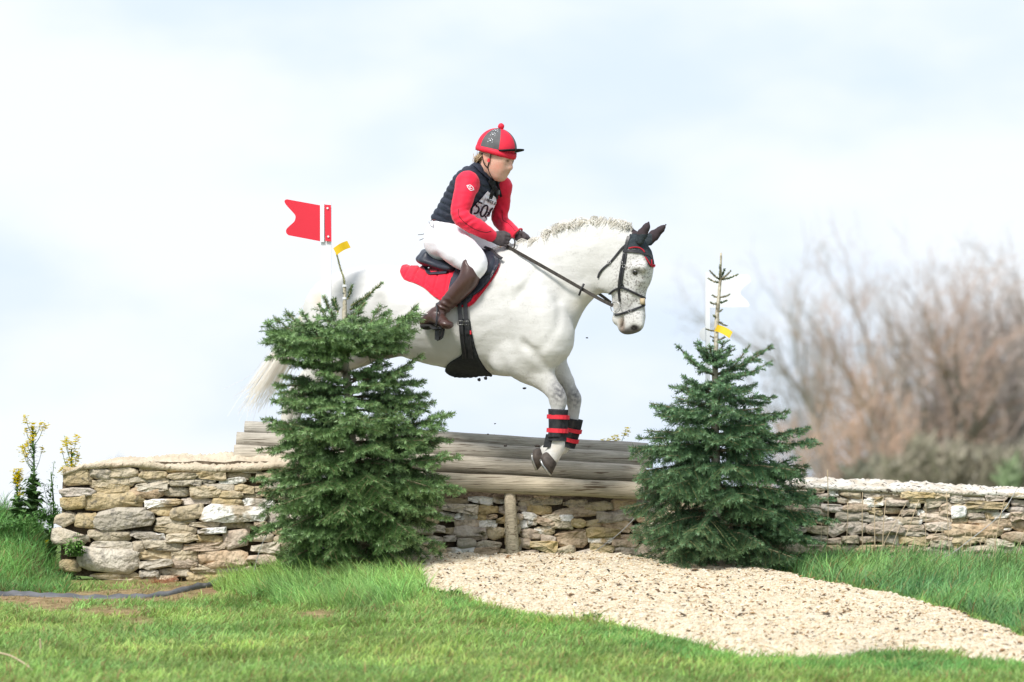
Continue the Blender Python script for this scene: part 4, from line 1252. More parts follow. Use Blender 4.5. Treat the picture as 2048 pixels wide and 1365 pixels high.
# ================================================================ smooth body builder (distance field + surface nets)
class Field:
    """signed distance field on a grid in the horse's own axes (heading, left, up)"""
    def __init__(s, lo, hi, h):
        s.h = h; s.lo = np.asarray(lo, float)
        s.n = np.ceil((np.asarray(hi, float) - s.lo) / h).astype(int) + 1
        s.F = np.full(s.n, 1.0, np.float32)

    def box(s, lo, hi):
        a = np.clip(np.floor((lo - s.lo) / s.h).astype(int), 0, s.n - 1)
        b = np.clip(np.ceil((hi - s.lo) / s.h).astype(int) + 1, 1, s.n)
        ax = [s.lo[i] + s.h * np.arange(a[i], b[i]) for i in range(3)]
        return tuple(slice(a[i], b[i]) for i in range(3)), ax

    def seg_d(s, P, p0, p1, r0, r1, side):
        u = p1 - p0; L = np.linalg.norm(u)
        if L < 1e-6: u = np.array([1e-6, 0, 0]); L = 1e-6
        u = u / L
        w = side - (side @ u) * u
        w = unit(w) if np.linalg.norm(w) > 1e-3 else unit(np.cross(u, [0.1, 0.2, 1]))
        q = np.cross(u, w)
        X, Y, Z = P[0] - p0[0], P[1] - p0[1], P[2] - p0[2]
        a = X * u[0] + Y * u[1] + Z * u[2]
        t = np.clip(a / L, 0, 1)
        e = a - t * L
        A = r0[0] + (r1[0] - r0[0]) * t      # in plane of bend
        B = r0[1] + (r1[1] - r0[1]) * t      # along the side axis
        dq = X * q[0] + Y * q[1] + Z * q[2]
        dw = X * w[0] + Y * w[1] + Z * w[2]
        m = np.minimum(A, B)
        r = np.sqrt((dq / A) ** 2 + (dw / B) ** 2 + (e / m) ** 2)
        return (r - 1) * m

    def chain(s, st, k=0.03, sub=True, side=(0, 1, 0), mode='add', m=4):
        """st rows: x, y, z, half size in the plane, half size sideways"""
        st = np.asarray(st, float)
        if sub and len(st) > 2: st = spline(st, m)
        mr = st[:, 3:5].max() + k + 0.02
        sl, ax = s.box(st[:, :3].min(0) - mr, st[:, :3].max(0) + mr)
        P = np.meshgrid(*ax, indexing='ij', sparse=True)
        P = [p.astype(np.float32) for p in P]
        d = None
        side = np.asarray(side, float)
        for i in range(len(st) - 1):
            g = s.seg_d(P, st[i, :3], st[i + 1, :3], st[i, 3:5], st[i + 1, 3:5], side)
            d = g if d is None else np.minimum(d, g)
        s.comb(sl, d, k, mode)

    def ball(s, c, r, k=0.03, rot=None, mode='add'):
        c = np.asarray(c, float); r = np.asarray(r, float) * np.ones(3)
        Rm = np.eye(3) if rot is None else np.asarray(rot, float)
        mr = r.max() + k + 0.02
        sl, ax = s.box(c - mr, c + mr)
        X, Y, Z = np.meshgrid(*[(ax[i] - c[i]).astype(np.float32) for i in range(3)], indexing='ij', sparse=True)
        q = 0
        for i in range(3):
            q = q + ((X * Rm[i, 0] + Y * Rm[i, 1] + Z * Rm[i, 2]) / r[i]) ** 2
        s.comb(sl, (np.sqrt(q) - 1) * r.min(), k, mode)

    def comb(s, sl, d, k, mode):
        f = s.F[sl]
        if mode == 'sub': d = -d; hh = np.maximum(k - np.abs(f - d), 0) / k; s.F[sl] = np.maximum(f, d) + hh * hh * k / 4
        else: hh = np.maximum(k - np.abs(f - d), 0) / k; s.F[sl] = np.minimum(f, d) - hh * hh * k / 4

    def mesh(s, smooth=1):
        F = s.F
        ins = F < 0
        nx, ny, nz = F.shape
        c = [ins[i:nx - 1 + i, j:ny - 1 + j, k:nz - 1 + k] for i in (0, 1) for j in (0, 1) for k in (0, 1)]
        tot = sum(x.astype(np.int8) for x in c)
        act = np.argwhere((tot > 0) & (tot < 8))
        idm = np.full((nx - 1, ny - 1, nz - 1), -1, np.int32)
        idm[act[:, 0], act[:, 1], act[:, 2]] = np.arange(len(act))
        off = np.array([(i, j, k) for i in (0, 1) for j in (0, 1) for k in (0, 1)])
        val = np.stack([F[act[:, 0] + o[0], act[:, 1] + o[1], act[:, 2] + o[2]] for o in off], -1)
        acc = np.zeros((len(act), 3)); cnt = np.zeros(len(act))
        for a in range(8):
            for b in range(a + 1, 8):
                if np.abs(off[a] - off[b]).sum() != 1: continue
                va, vb = val[:, a], val[:, b]
                cr = (va < 0) != (vb < 0)
                t = np.where(cr, va / np.where(np.abs(va - vb) < 1e-9, 1, va - vb), 0)
                acc += np.where(cr[:, None], off[a] + (off[b] - off[a]) * t[:, None], 0)
                cnt += cr
        V = s.lo + (act + acc / cnt[:, None]) * s.h
        quads = []
        for axn in range(3):
            sl0 = [slice(1, n_ - 1) for n_ in F.shape]
            a0 = [slice(1, n_ - 1) for n_ in F.shape]; a1 = [slice(1, n_ - 1) for n_ in F.shape]
            a0[axn] = slice(0, F.shape[axn] - 1); a1[axn] = slice(1, F.shape[axn])
            A = ins[tuple(a0)]; B = ins[tuple(a1)]
            e = np.argwhere(A != B)
            if len(e) == 0: continue
            sg = A[e[:, 0], e[:, 1], e[:, 2]]
            base = e.copy()
            for q in range(3):
                if q != axn: base[:, q] += 1
            u, v = [(1, 2), (2, 0), (0, 1)][axn]
            def gid(du, dv):
                bb = base.copy(); bb[:, u] -= du; bb[:, v] -= dv
                return idm[bb[:, 0], bb[:, 1], bb[:, 2]]
            q4 = np.stack([gid(1, 1), gid(0, 1), gid(0, 0), gid(1, 0)], -1)
            q4[~sg] = q4[~sg][:, ::-1]
            quads.append(q4)
        Q = np.concatenate(quads)
        Q = Q[(Q >= 0).all(1)]
        for _ in range(smooth):
            S = np.zeros_like(V); N = np.zeros(len(V))
            for i in range(4):
                a, b = Q[:, i], Q[:, (i + 1) % 4]
                np.add.at(S, a, V[b]); np.add.at(N, a, 1)
                np.add.at(S, b, V[a]); np.add.at(N, b, 1)
            V = V * 0.4 + 0.6 * S / np.maximum(N, 1)[:, None]
        return V, Q


def toloc(p):
    p = np.asarray(p, float) - HO
    return np.stack([p @ HX, -(p @ HN), p[..., 2]], -1)


def towld(v):
    v = np.asarray(v, float)
    return HO + v[..., :1] * HX + v[..., 1:2] * (-HN) + v[..., 2:3] * np.array([0, 0, 1.0])


def L(px, py, off=0.0):
    return toloc(H(px, py, off))


PXM = 1 / 350.0


def S(px, py, off, a, b):
    """station: picture position, side offset, half size in picture pixels, half width in metres"""
    return [*L(px, py, off), a * PXM, b]


def vertex_normals(V, Q):
    n = np.cross(V[Q[:, 2]] - V[Q[:, 0]], V[Q[:, 3]] - V[Q[:, 1]])
    N = np.zeros_like(V)
    for i in range(4): np.add.at(N, Q[:, i], n)
    return N / (np.linalg.norm(N, axis=1)[:, None] + 1e-12)


# ================================================================ horse
hf = Field((-1.55, -0.45, -0.15), (1.55, 0.47, 1.95), 0.0095)


def top_bot(px, t, b, w, off=0.0, sh=0):
    return S(px, (t + b) / 2, off, (b - t) / 2, w)


# trunk: rump to breast
hf.chain([top_bot(650, 574, 690, 0.13), top_bot(675, 551, 715, 0.20), top_bot(710, 537, 722, 0.245), top_bot(750, 530, 718, 0.265), top_bot(800, 531, 712, 0.275), top_bot(850, 538, 724, 0.29),
          top_bot(900, 539, 737, 0.30), top_bot(950, 530, 746, 0.29), top_bot(1000, 511, 752, 0.265), top_bot(1045, 508, 752, 0.235), top_bot(1080, 530, 745, 0.20)], k=0.03, m=5)
# withers
hf.chain([S(930, 560, 0, 30, 0.09), S(990, 540, 0, 34, 0.075), S(1040, 535, 0, 36, 0.08)], k=0.08)
# near and far shoulder, breast
for s_ in (1, -1):
    hf.chain([S(1030 + 0, 560, 0.13 * s_, 42, 0.075), S(1060, 630, 0.175 * s_, 56, 0.085), S(1072, 680, 0.185 * s_, 52, 0.085), S(1040, 722, 0.165 * s_, 38, 0.075)], k=0.06)
    hf.chain([S(1095, 640, 0.10 * s_, 46, 0.09), S(1108, 680, 0.115 * s_, 42, 0.095), S(1085, 715, 0.13 * s_, 34, 0.085)], k=0.045)
# neck
hf.chain([S(1040, 590, 0, 92, 0.155), S(1090, 563, 0, 84, 0.12), S(1130, 540, 0, 72, 0.095), S(1168, 520, 0, 62, 0.082), S(1205, 503, 0, 54, 0.075), S(1240, 498, 0, 43, 0.07), S(1262, 500, 0, 32, 0.065)], k=0.06, m=5)
hf.chain([S(1108, 640, 0, 46, 0.10), S(1130, 615, 0, 36, 0.07), S(1160, 585, 0, 26, 0.055), S(1185, 560, 0, 24, 0.05)], k=0.05)
# crest
hf.chain([S(1060, 505, 0, 12, 0.035), S(1110, 480, 0, 12, 0.03), S(1155, 462, 0, 12, 0.028), S(1200, 455, 0, 11, 0.028), S(1245, 463, 0, 12, 0.035)], k=0.06)
# head
hf.chain([S(1262, 492, 0, 27, 0.075), S(1268, 520, 0, 38, 0.082), S(1266, 548, 0, 41, 0.080), S(1263, 575, 0, 34, 0.066), S(1262, 600, 0, 31, 0.055), S(1263, 622, 0, 28.5, 0.048), S(1265, 640, 0, 27, 0.047), S(1266, 650, 0, 20, 0.046)], k=0.03, m=5)
for s_ in (1, -1):   # jowl, cheek ridge, brow, muzzle sides
    hf.ball(L(1230, 550, 0.045 * s_), (0.088, 0.032, 0.088), k=0.04)
    hf.ball(L(1222, 565, 0.03 * s_), (0.06, 0.03, 0.055), k=0.03)
    hf.chain([S(1278, 560, 0.052 * s_, 5, 0.010), S(1262, 585, 0.052 * s_, 5, 0.010), S(1254, 606, 0.046 * s_, 4, 0.008)], k=0.03)
    hf.ball(L(1281, 534, 0.064 * s_), (0.040, 0.020, 0.026), k=0.03)
    hf.chain([S(1262, 538, 0.078 * s_, 4, 0.009), S(1276, 533, 0.084 * s_, 4, 0.009), S(1286, 538, 0.078 * s_, 4, 0.009)], k=0.015)
    hf.ball(L(1268, 645, 0.032 * s_), (0.050, 0.024, 0.046), k=0.025)
    hf.ball(L(1275, 650, 0.030 * s_), (0.030, 0.020, 0.024), k=0.02)
hf.ball(L(1252, 655, 0.0), (0.045, 0.045, 0.040), k=0.03)      # upper lip
hf.chain([S(1236, 600, 0, 12, 0.030), S(1236, 625, 0, 9, 0.026), S(1237, 638, 0, 9, 0.030)], k=0.02)   # lower jaw
hf.ball(L(1237, 640, 0.0), (0.036, 0.034, 0.032), k=0.02)      # chin
for s_ in (1, -1):
    hf.chain([S(1234, 616, 0.055 * s_, 2.0, 0.02), S(1243, 634, 0.05 * s_, 2.2, 0.02), S(1245, 655, 0.03 * s_, 2.2, 0.03)], k=0.010, mode='sub')   # mouth line
    hf.ball(L(1269, 656, 0.060 * s_), (0.020, 0.016, 0.016), k=0.012, mode='sub')   # nostril
    hf.ball(L(1271.5, 544, 0.088 * s_), (0.020, 0.014, 0.013), k=0.012, mode='sub')  # eye socket
    # hollow above the eye, cheek groove
    hf.ball(L(1272, 518, 0.090 * s_), (0.022, 0.014, 0.018), k=0.03, mode='sub')
# ears
for off_, base_, tip_ in ((0.055, (1279, 482), (1299, 442)), (-0.055, (1297, 483), (1332, 449))):
    b0 = L(base_[0], base_[1], off_); t0 = L(tip_[0], tip_[1], off_ * 1.3)
    for f0, f1, r0_, r1_ in ((0.0, 0.35, 0.030, 0.029), (0.35, 0.7, 0.029, 0.016), (0.7, 1.0, 0.016, 0.002)):
        p0, p1 = b0 + (t0 - b0) * f0, b0 + (t0 - b0) * f1
        hf.chain([[*p0, r0_, 0.017], [*p1, r1_, 0.015 if f1 < 1 else 0.004]], k=0.012, sub=False, side=(0.35, 1, 0))
# near foreleg (horse's right), reaching forward then down
NO, FO = 0.135, -0.125
hf.chain([S(1030, 700, NO + 0.0, 44, 0.08), S(1050, 728, NO + 0.0, 38, 0.075), S(1080, 752, NO, 27, 0.058), S(1100, 772, NO, 20, 0.046), S(1112, 788, NO, 18.5, 0.043), S(1116, 803, NO, 19, 0.043), S(1116, 818, NO, 14.5, 0.034),
          S(1115, 840, NO, 12, 0.026), S(1114, 866, NO, 12, 0.025), S(1116, 880, NO, 15, 0.032), S(1113, 892, NO, 18, 0.036), S(1109, 903, NO, 18, 0.037), S(1103, 913, NO, 18, 0.040)], k=0.035, m=4)
hf.ball(L(1006, 726, NO + 0.01), (0.05, 0.05, 0.055), k=0.06)       # elbow
# far foreleg
hf.chain([S(1080, 715, FO, 40, 0.08), S(1108, 740, FO, 32, 0.065), S(1128, 765, FO, 22, 0.05), S(1140, 785, FO, 17, 0.043), S(1147, 800, FO, 17, 0.042), S(1148, 818, FO, 13, 0.034), S(1146, 845, FO, 11, 0.026),
          S(1138, 872, FO, 11, 0.026), S(1128, 892, FO, 15, 0.033), S(1110, 900, FO, 15, 0.033), S(1092, 906, FO, 16, 0.038)], k=0.025, m=4)
# hind quarters
for s_, ox in ((1, 0), (-1, 16)):
    o1 = 0.13 * s_
    hf.chain([S(705 + ox, 590, o1, 52, 0.10), S(680 + ox, 635, o1 + 0.02 * s_, 62, 0.115), S(672 + ox, 680, o1 + 0.02 * s_, 58, 0.105), S(655 + ox, 720, o1 + 0.01 * s_, 40, 0.08), S(628 + ox, 752, o1, 27, 0.058),
              S(600 + ox, 780, o1, 20, 0.045), S(585 + ox, 800, o1, 20, 0.042), S(578 + ox, 818, o1, 15, 0.034), S(570 + ox, 850, o1, 12, 0.028), S(562 + ox, 885, o1, 12, 0.027), S(556 + ox, 905, o1, 15, 0.034),
              S(546 + ox, 918, o1, 13, 0.031), S(536 + ox, 932, o1, 15, 0.038)], k=0.05, m=4)
    hf.ball(L(712 + ox, 690, 0.15 * s_), (0.10, 0.07, 0.11), k=0.07)     # stifle
    hf.chain([S(740 + ox * 0.3, 560, 0.15 * s_, 16, 0.05), S(712 + ox * 0.3, 575, 0.17 * s_, 20, 0.05)], k=0.07)   # point of hip
hf.ball(L(772, 702, 0.0), (0.10, 0.055, 0.04), k=0.03)          # sheath
hf.chain([S(645, 582, 0, 15, 0.045), S(628, 600, 0, 12, 0.035), S(612, 640, 0, 8, 0.025)], k=0.04)    # dock
# shallow furrows that model the muscles
def furrow(pts, r, k=0.05):
    hf.chain([S(a, b, o, r, r * PXM) for a, b, o in pts], k=k, mode='sub')
for s_ in (1, -1):
    furrow([(1000, 600, 0.275 * s_), (982, 645, 0.297 * s_), (992, 685, 0.292 * s_), (990, 735, 0.262 * s_)], 5, 0.045)      # behind the shoulder
    furrow([(1126, 612, 0.165 * s_), (1118, 652, 0.225 * s_), (1100, 678, 0.26 * s_), (1078, 700, 0.272 * s_)], 4.0, 0.04)      # shoulder to breast
    furrow([(1165, 560, 0.10 * s_), (1120, 598, 0.14 * s_)], 4, 0.04)
    furrow([(1046, 688, 0.265 * s_), (1066, 706, 0.262 * s_), (1090, 734, 0.215 * s_)], 5.5, 0.035)
    furrow([(1030, 600, 0.245 * s_), (1060, 560, 0.20 * s_), (1085, 520, 0.14 * s_)], 3.5, 0.05)        # jugular groove
    furrow([(790, 690, 0.25 * s_), (765, 650, 0.27 * s_), (755, 600, 0.285 * s_)], 5, 0.06)      # flank
    furrow([(660, 640, 0.24 * s_), (640, 700, 0.22 * s_)], 4, 0.05)
hV, hQ = hf.mesh(smooth=2)
# larger folds of skin and muscle, very shallow
hN = vertex_normals(hV, hQ)
x_, y_, z_ = hV.T
hV = hV + hN * (0.0030 * wob(x_ + 0.4 * z_, z_ * 1.6 - x_ * 0.7, 9.0, 2) + 0.0014 * wob(x_ - z_, z_ * 2.2, 19.0, 4))[:, None]
hW = towld(hV)
hpx, hpy = P2px(hW)
white = np.array([0.63, 0.62, 0.60])
hc = np.tile(white, (len(hV), 1))


def blot(px, py, rx, ry, col, amt, hard=1.0, rot=0.0, sel=None):
    global hc
    dx, dy = hpx - px, hpy - py
    c_, s_ = math.cos(rot), math.sin(rot)
    d = np.sqrt(((dx * c_ + dy * s_) / rx) ** 2 + ((-dx * s_ + dy * c_) / ry) ** 2)
    w = np.clip((1.25 - d) * hard, 0, 1) * amt
    if sel is not None: w = w * sel
    hc = hc + (np.asarray(col) - hc) * w[:, None]


off_ = -hV[:, 1]
nse = 0.5 + 0.5 * wob(hpx, hpy, 0.11, 3)
nse2 = 0.5 + 0.5 * wob(hpx, hpy, 0.33, 7)
blot(1119, 785, 22, 30, (0.12, 0.12, 0.13), 1.0, sel=np.clip(0.30 + 1.0 * nse2, 0, 1))
blot(1108, 772, 12, 12, (0.20, 0.20, 0.21), 0.5, sel=nse2)
blot(1150, 795, 18, 30, (0.15, 0.15, 0.16), 1.0, sel=np.clip(0.1 + 1.2 * nse2, 0, 1))
blot(1262, 667, 30, 12, (0.10, 0.09, 0.09), 0.95, 1.6)
blot(1244, 650, 7, 16, (0.20, 0.14, 0.10), 0.8, 1.5)
blot(1269, 657, 13, 8, (0.13, 0.12, 0.12), 0.95, 1.4)
blot(1269, 656, 7, 5, (0.012, 0.01, 0.01), 1.0, 3)
blot(1271, 544, 11, 7, (0.10, 0.09, 0.09), 0.8, 1.5)
blot(1240, 640, 8, 12, (0.42, 0.36, 0.28), 0.5)
blot(1275, 565, 26, 44, (0.34, 0.34, 0.35), 0.6, sel=nse2 ** 1.5)
blot(1252, 612, 20, 18, (0.30, 0.30, 0.31), 0.8, sel=nse2)
blot(1246, 583, 10, 40, (0.55, 0.55, 0.56), 0.3, sel=nse2)
blot(768, 706, 40, 26, (0.10, 0.08, 0.075), 0.97, 1.6)
blot(735, 735, 55, 36, (0.40, 0.34, 0.29), 0.7)
blot(560, 800, 70, 90, (0.74, 0.70, 0.60), 0.6)
blot(1113, 896, 12, 12, (0.55, 0.44, 0.28), 0.55, sel=nse2)
blot(1165, 600, 34, 12, (0.62, 0.57, 0.48), 0.5, rot=-0.7)
blot(640, 600, 16, 18, (0.60, 0.50, 0.38), 0.6)
hoof = (0.075, 0.06, 0.055)

m, n_, l_, b_ = nmat('horse_coat', 0.62, 0.2)
at = n_.new("ShaderNodeAttribute"); at.attribute_name = "tint"
tc = n_.new("ShaderNodeTexCoord")
fl_ = n_.new("ShaderNodeTexNoise"); fl_.inputs["Scale"].default_value = 85; fl_.inputs["Detail"].default_value = 3
l_.new(tc.outputs["Object"], fl_.inputs["Vector"])
fr_ = n_.new("ShaderNodeMapRange"); fr_.inputs["From Min"].default_value = 0.50; fr_.inputs["From Max"].default_value = 0.62
l_.new(fl_.outputs["Fac"], fr_.inputs["Value"])
fa_ = n_.new("ShaderNodeAttribute"); fa_.attribute_name = "fleck"
fm_ = n_.new("ShaderNodeMath"); fm_.operation = 'MULTIPLY'
l_.new(fr_.outputs["Result"], fm_.inputs[0]); l_.new(fa_.outputs["Fac"], fm_.inputs[1])
fx_ = n_.new("ShaderNodeMix"); fx_.data_type = 'RGBA'; fx_.inputs["B"].default_value = (0.22, 0.20, 0.19, 1)
l_.new(at.outputs["Color"], fx_.inputs["A"]); l_.new(fm_.outputs[0], fx_.inputs["Factor"])
l_.new(fx_.outputs["Result"], b_.inputs["Base Color"])
nb_ = n_.new("ShaderNodeTexNoise"); nb_.inputs["Scale"].default_value = 90; nb_.inputs["Detail"].default_value = 5
mpn = n_.new("ShaderNodeMapping"); mpn.inputs["Scale"].default_value = (0.35, 1, 1)
l_.new(tc.outputs["Object"], mpn.inputs["Vector"]); l_.new(mpn.outputs["Vector"], nb_.inputs["Vector"])
bp_ = n_.new("ShaderNodeBump"); bp_.inputs["Strength"].default_value = 0.35; bp_.inputs["Distance"].default_value = 0.004
l_.new(nb_.outputs["Fac"], bp_.inputs["Height"]); l_.new(bp_.outputs["Normal"], b_.inputs["Normal"])
b_.inputs["Sheen Weight"].default_value = 0.15
M['coat'] = m
low = n_.new('ShaderNodeTexNoise'); low.inputs['Scale'].default_value = 5; low.inputs['Detail'].default_value = 7; low.inputs['Roughness'].default_value = 0.65
l_.new(tc.outputs['Object'], low.inputs['Vector'])
lr_ = n_.new('ShaderNodeMapRange'); lr_.inputs['From Min'].default_value = 0.38; lr_.inputs['From Max'].default_value = 0.72; lr_.inputs['To Max'].default_value = 0.42
l_.new(low.outputs['Fac'], lr_.inputs['Value'])
lx_ = n_.new('ShaderNodeMix'); lx_.data_type = 'RGBA'; lx_.blend_type = 'MULTIPLY'; lx_.inputs['B'].default_value = (0.66, 0.65, 0.63, 1)
l_.new(lr_.outputs['Result'], lx_.inputs['Factor']); l_.new(fx_.outputs['Result'], lx_.inputs['A']); l_.new(lx_.outputs['Result'], b_.inputs['Base Color'])

horse = thing('horse', 'white grey horse jumping off the rail fence, front legs reaching down, ears pricked', 'horse', HO + np.array([0, 0, float(hV[:, 2].min())]))
hb = obj('body', hW, hQ.astype(np.int32), M['coat'], horse, smooth=True, color=hc)
fleck = np.zeros(len(hV), np.float32)
hd = np.clip(1.5 - np.sqrt(((hpx - 1272) / 42) ** 2 + ((hpy - 570) / 70) ** 2), 0, 1)
fleck = np.maximum(fleck, hd * 0.9)
fleck = np.maximum(fleck, np.clip(nse - 0.35, 0, 1) * 0.35 * (hpx > 960))
fleck = fleck * (hpy < 740) + (hpy >= 740) * np.clip(nse2, 0, 1) * 0.3 * (hpy < 810)
fa = hb.data.attributes.new("fleck", 'FLOAT', 'POINT'); fa.data.foreach_set("value", fleck.astype(np.float32))
hbvh = BVHTree.FromPolygons([Vector(v) for v in hW], [list(map(int, q)) for q in hQ])


def onhorse(px, py, eps=0.006, guess=0.05, bvh=None, hang=False):
    """where the line of sight meets the horse, lifted eps off the surface; beside the outline the nearest skin"""
    bvh = bvh or hbvh
    d = unit(ray(px, py))
    hit, nrm, _, _ = bvh.ray_cast(Vector(CAM + d * 25), Vector(d))
    if hit is None and hang:
        for k in range(1, 30):
            d2 = unit(ray(px, py - k))
            hit, nrm, _, _ = bvh.ray_cast(Vector(CAM + d2 * 25), Vector(d2))
            if hit is not None:
                n_ = np.array(nrm)
                n_ = unit(n_ * np.array([1, 1, 0.3]))
                return np.array(hit) + n_ * eps - np.array([0, 0, k * PXM]), n_
    if hit is None:
        p = H(px, py, guess)
        q, nrm, _, _ = bvh.find_nearest(Vector(p))
        n_ = unit(np.array(nrm))
        return np.array(q) + n_ * eps, n_
    n_ = np.array(nrm)
    if n_ @ d > 0: n_ = -n_
    return np.array(hit) + n_ * eps, n_


def drape(name, outline_px, mats, parent, th=0.006, eps=0.003, step=4.0, relief=None, guess=0.1, smooth=True, bvh=None, spl=2, round_edge=True, hang=False):
    """a sheet of real thickness lying on the horse, cut to an outline"""
    ol = np.asarray(outline_px, float)
    if spl > 1: ol = spline(np.vstack([ol, ol[:1]]), spl)[:-1]
    pts = [Vector((float(a), float(b))) for a, b in ol]
    nb = len(pts)
    x0, y0 = ol.min(0); x1, y1 = ol.max(0)
    gx, gy = np.meshgrid(np.arange(x0 + step / 2, x1, step), np.arange(y0 + step / 2, y1, step))
    gx, gy = gx.ravel(), gy.ravel()
    k = inpoly(gx, gy, ol)
    dmin = np.min(np.hypot(gx[:, None] - ol[None, :, 0], gy[:, None] - ol[None, :, 1]), axis=1)
    k &= dmin > step * 0.5
    pts += [Vector((float(a), float(b))) for a, b in zip(gx[k], gy[k])]
    vo, _, fo, *_ = delaunay_2d_cdt(pts, [], [list(range(nb))], 1, 1e-4)
    P, N = [], []
    for v in vo:
        p, n_ = onhorse(v[0], v[1], eps, guess, bvh, hang)
        P.append(p); N.append(n_)
    P, N = np.array(P), np.array(N)
    V2 = np.array([[v[0], v[1]] for v in vo])
    # even out the normals
    edges = {}
    for f in fo:
        for i in range(len(f)):
            a, b = f[i], f[(i + 1) % len(f)]
            edges[(a, b)] = edges.get((a, b), 0) + 1
    for _ in range(3):
        S_ = N.copy(); P_ = P.copy(); C_ = np.ones(len(P))  # neighbours
        for (a, b) in edges:
            S_[a] += N[b]; S_[b] += N[a]; P_[a] += P[b]; P_[b] += P[a]; C_[a] += 1; C_[b] += 1
        N = S_ / (np.linalg.norm(S_, axis=1)[:, None] + 1e-9)
        if hang: P = P_ / C_[:, None]
    edged = np.min(np.hypot(V2[:, None, 0] - ol[None, :, 0], V2[:, None, 1] - ol[None, :, 1]), axis=1)
    t_ = np.full(len(P), th)
    if round_edge: t_ = th * (0.45 + 0.55 * np.clip(edged / (step * 1.2), 0, 1))
    if relief is not None: t_ = t_ + np.array([relief(a, b) for a, b in V2])
    TP = P + N * t_[:, None]
    n0 = len(P)
    F = []
    view = unit(ray(*ol.mean(0)))
    for f in fo:
        a, b, c = TP[f[0]], TP[f[1]], TP[f[2]]
        if np.cross(b - a, c - a) @ N[f[0]] < 0: f = list(f)[::-1]
        F.append([n0 + i for i in f]); F.append(list(f)[::-1])
    bd = [(a, b) for (a, b) in edges if (b, a) not in edges]
    for a, b in bd: F.append([a, b, n0 + b, n0 + a])
    return obj(name, np.vstack([P, TP]), F, mats, parent, smooth=smooth)


def strap(name, pts_px, width, th, m, parent, eps=0.002, guess=0.05, n=5, free=None, spl=5, bvh=None):
    """leather strap following the skin"""
    pp = spline(pts_px, spl)
    P, N = [], []
    for a, b in pp[:, :2]:
        p, n_ = onhorse(a, b, eps + th / 2, guess, bvh); P.append(p); N.append(n_)
    P, N = np.array(P), np.array(N)
    for _ in range(2):
        Q_ = P.copy(); Q_[1:-1] = (P[:-2] + 2 * P[1:-1] + P[2:]) / 4; P = Q_
        Q_ = N.copy(); Q_[1:-1] = (N[:-2] + 2 * N[1:-1] + N[2:]) / 4; N = Q_ / np.linalg.norm(Q_, axis=1)[:, None]
    T = np.gradient(P, axis=0); T /= np.linalg.norm(T, axis=1)[:, None] + 1e-9
    B = np.cross(T, N); B /= np.linalg.norm(B, axis=1)[:, None]
    prof = [(-1, -1), (-1, 0.5), (-0.8, 1), (0.8, 1), (1, 0.5), (1, -1)]
    V = np.stack([P + B * (width / 2 * u) + N * (th / 2 * v) for u, v in prof], 1)
    k = len(prof); F = []
    for i in range(len(P) - 1):
        for j in range(k):
            j2 = (j + 1) % k
            F.append([i * k + j, (i + 1) * k + j, (i + 1) * k + j2, i * k + j2])
    F.append(list(range(k))[::-1]); F.append([(len(P) - 1) * k + j for j in range(k)])
    return obj(name, V.reshape(-1, 3), F, m, parent, smooth=False)


# ---- eye
M['eye'] = mat('eye', (0.012, 0.008, 0.006), None, 5, 0.06, 0.8)
for s_ in (1, -1):
    e = L(1271, 545, 0.0675 * s_)
    uu, vv = 14, 9
    V, F = [], []
    for i in range(vv + 1):
        for j in range(uu):
            a, b = math.pi * i / vv, 2 * math.pi * j / uu
            V.append(e + 0.0185 * np.array([math.sin(a) * math.cos(b), math.sin(a) * math.sin(b), math.cos(a)]))
    for i in range(vv):
        for j in range(uu):
            F.append([i * uu + j, i * uu + (j + 1) % uu, (i + 1) * uu + (j + 1) % uu, (i + 1) * uu + j])
    obj('eye', towld(np.array(V)), F, M['eye'], horse, smooth=True)

# ---- hooves with shoes
M['hoof'] = mat('hoof_horn', (0.045, 0.036, 0.032), (0.085, 0.068, 0.058), 40, 0.6, 0.3, 0.3, 60, bdist=0.003)
M['steel'] = mat('steel', (0.45, 0.45, 0.44), (0.33, 0.33, 0.32), 40, 0.35, 0.5, metal=0.8)


def make_hoof(top, toe_dir, sole_dir, size, parent):
    """hoof wall as a flared cup with a flat sole, a frog and a shoe"""
    top = np.asarray(top, float); d = unit(sole_dir); f = np.asarray(toe_dir, float); f = unit(f - (f @ d) * d); s = np.cross(d, f)
    rings = [(0.0, 0.70, 0.0), (0.12, 0.80, 0.02), (0.55, 0.92, 0.12), (1.0, 1.04, 0.26)]
    n = 20; V, F = [], []
    for (t, r, sh) in rings:
        for k in range(n):
            a = 2 * math.pi * k / n
            cx = math.cos(a); lift = 0.26 * (cx < 0) * abs(cx) * (1 - t) * 0
            rr = 1.0 if cx > -0.75 else 0.9
            V.append(top + d * (t * size * 1.05 * (1 - 0.28 * max(0, -cx) * (t))) + f * (cx * r * size * rr + sh * size) + s * (math.sin(a) * r * size * 0.88))
    for i in range(len(rings) - 1):
        for k in range(n):
            F.append([i * n + k, i * n + (k + 1) % n, (i + 1) * n + (k + 1) % n, (i + 1) * n + k])
    V.append(np.mean(V[3 * n:4 * n], axis=0) - d * size * 0.08); c = len(V) - 1
    for k in range(n): F.append([3 * n + k, 3 * n + (k + 1) % n, c])
    F.append(list(range(n))[::-1])
    h = obj('hoof', towld(np.array(V)), F, M['hoof'], parent, smooth=True)
    last = V[3 * n:4 * n]
    cen = np.mean(last, axis=0)
    rim = [cen + (last[k % n] - cen) * 0.93 + d * 0.003 for k in range(3 - 10, 10 - 2 + 1 + 8) if True]
    ks = [k for k in range(-7, 8)]
    rim = [cen + (last[k % n] - cen) * 0.92 + d * 0.004 for k in ks]
    tv, tf = tube(np.array(rim), 0.0075, 6, side0=d)
    obj('shoe', towld(tv), tf, M['steel'], h, smooth=True)
    return h


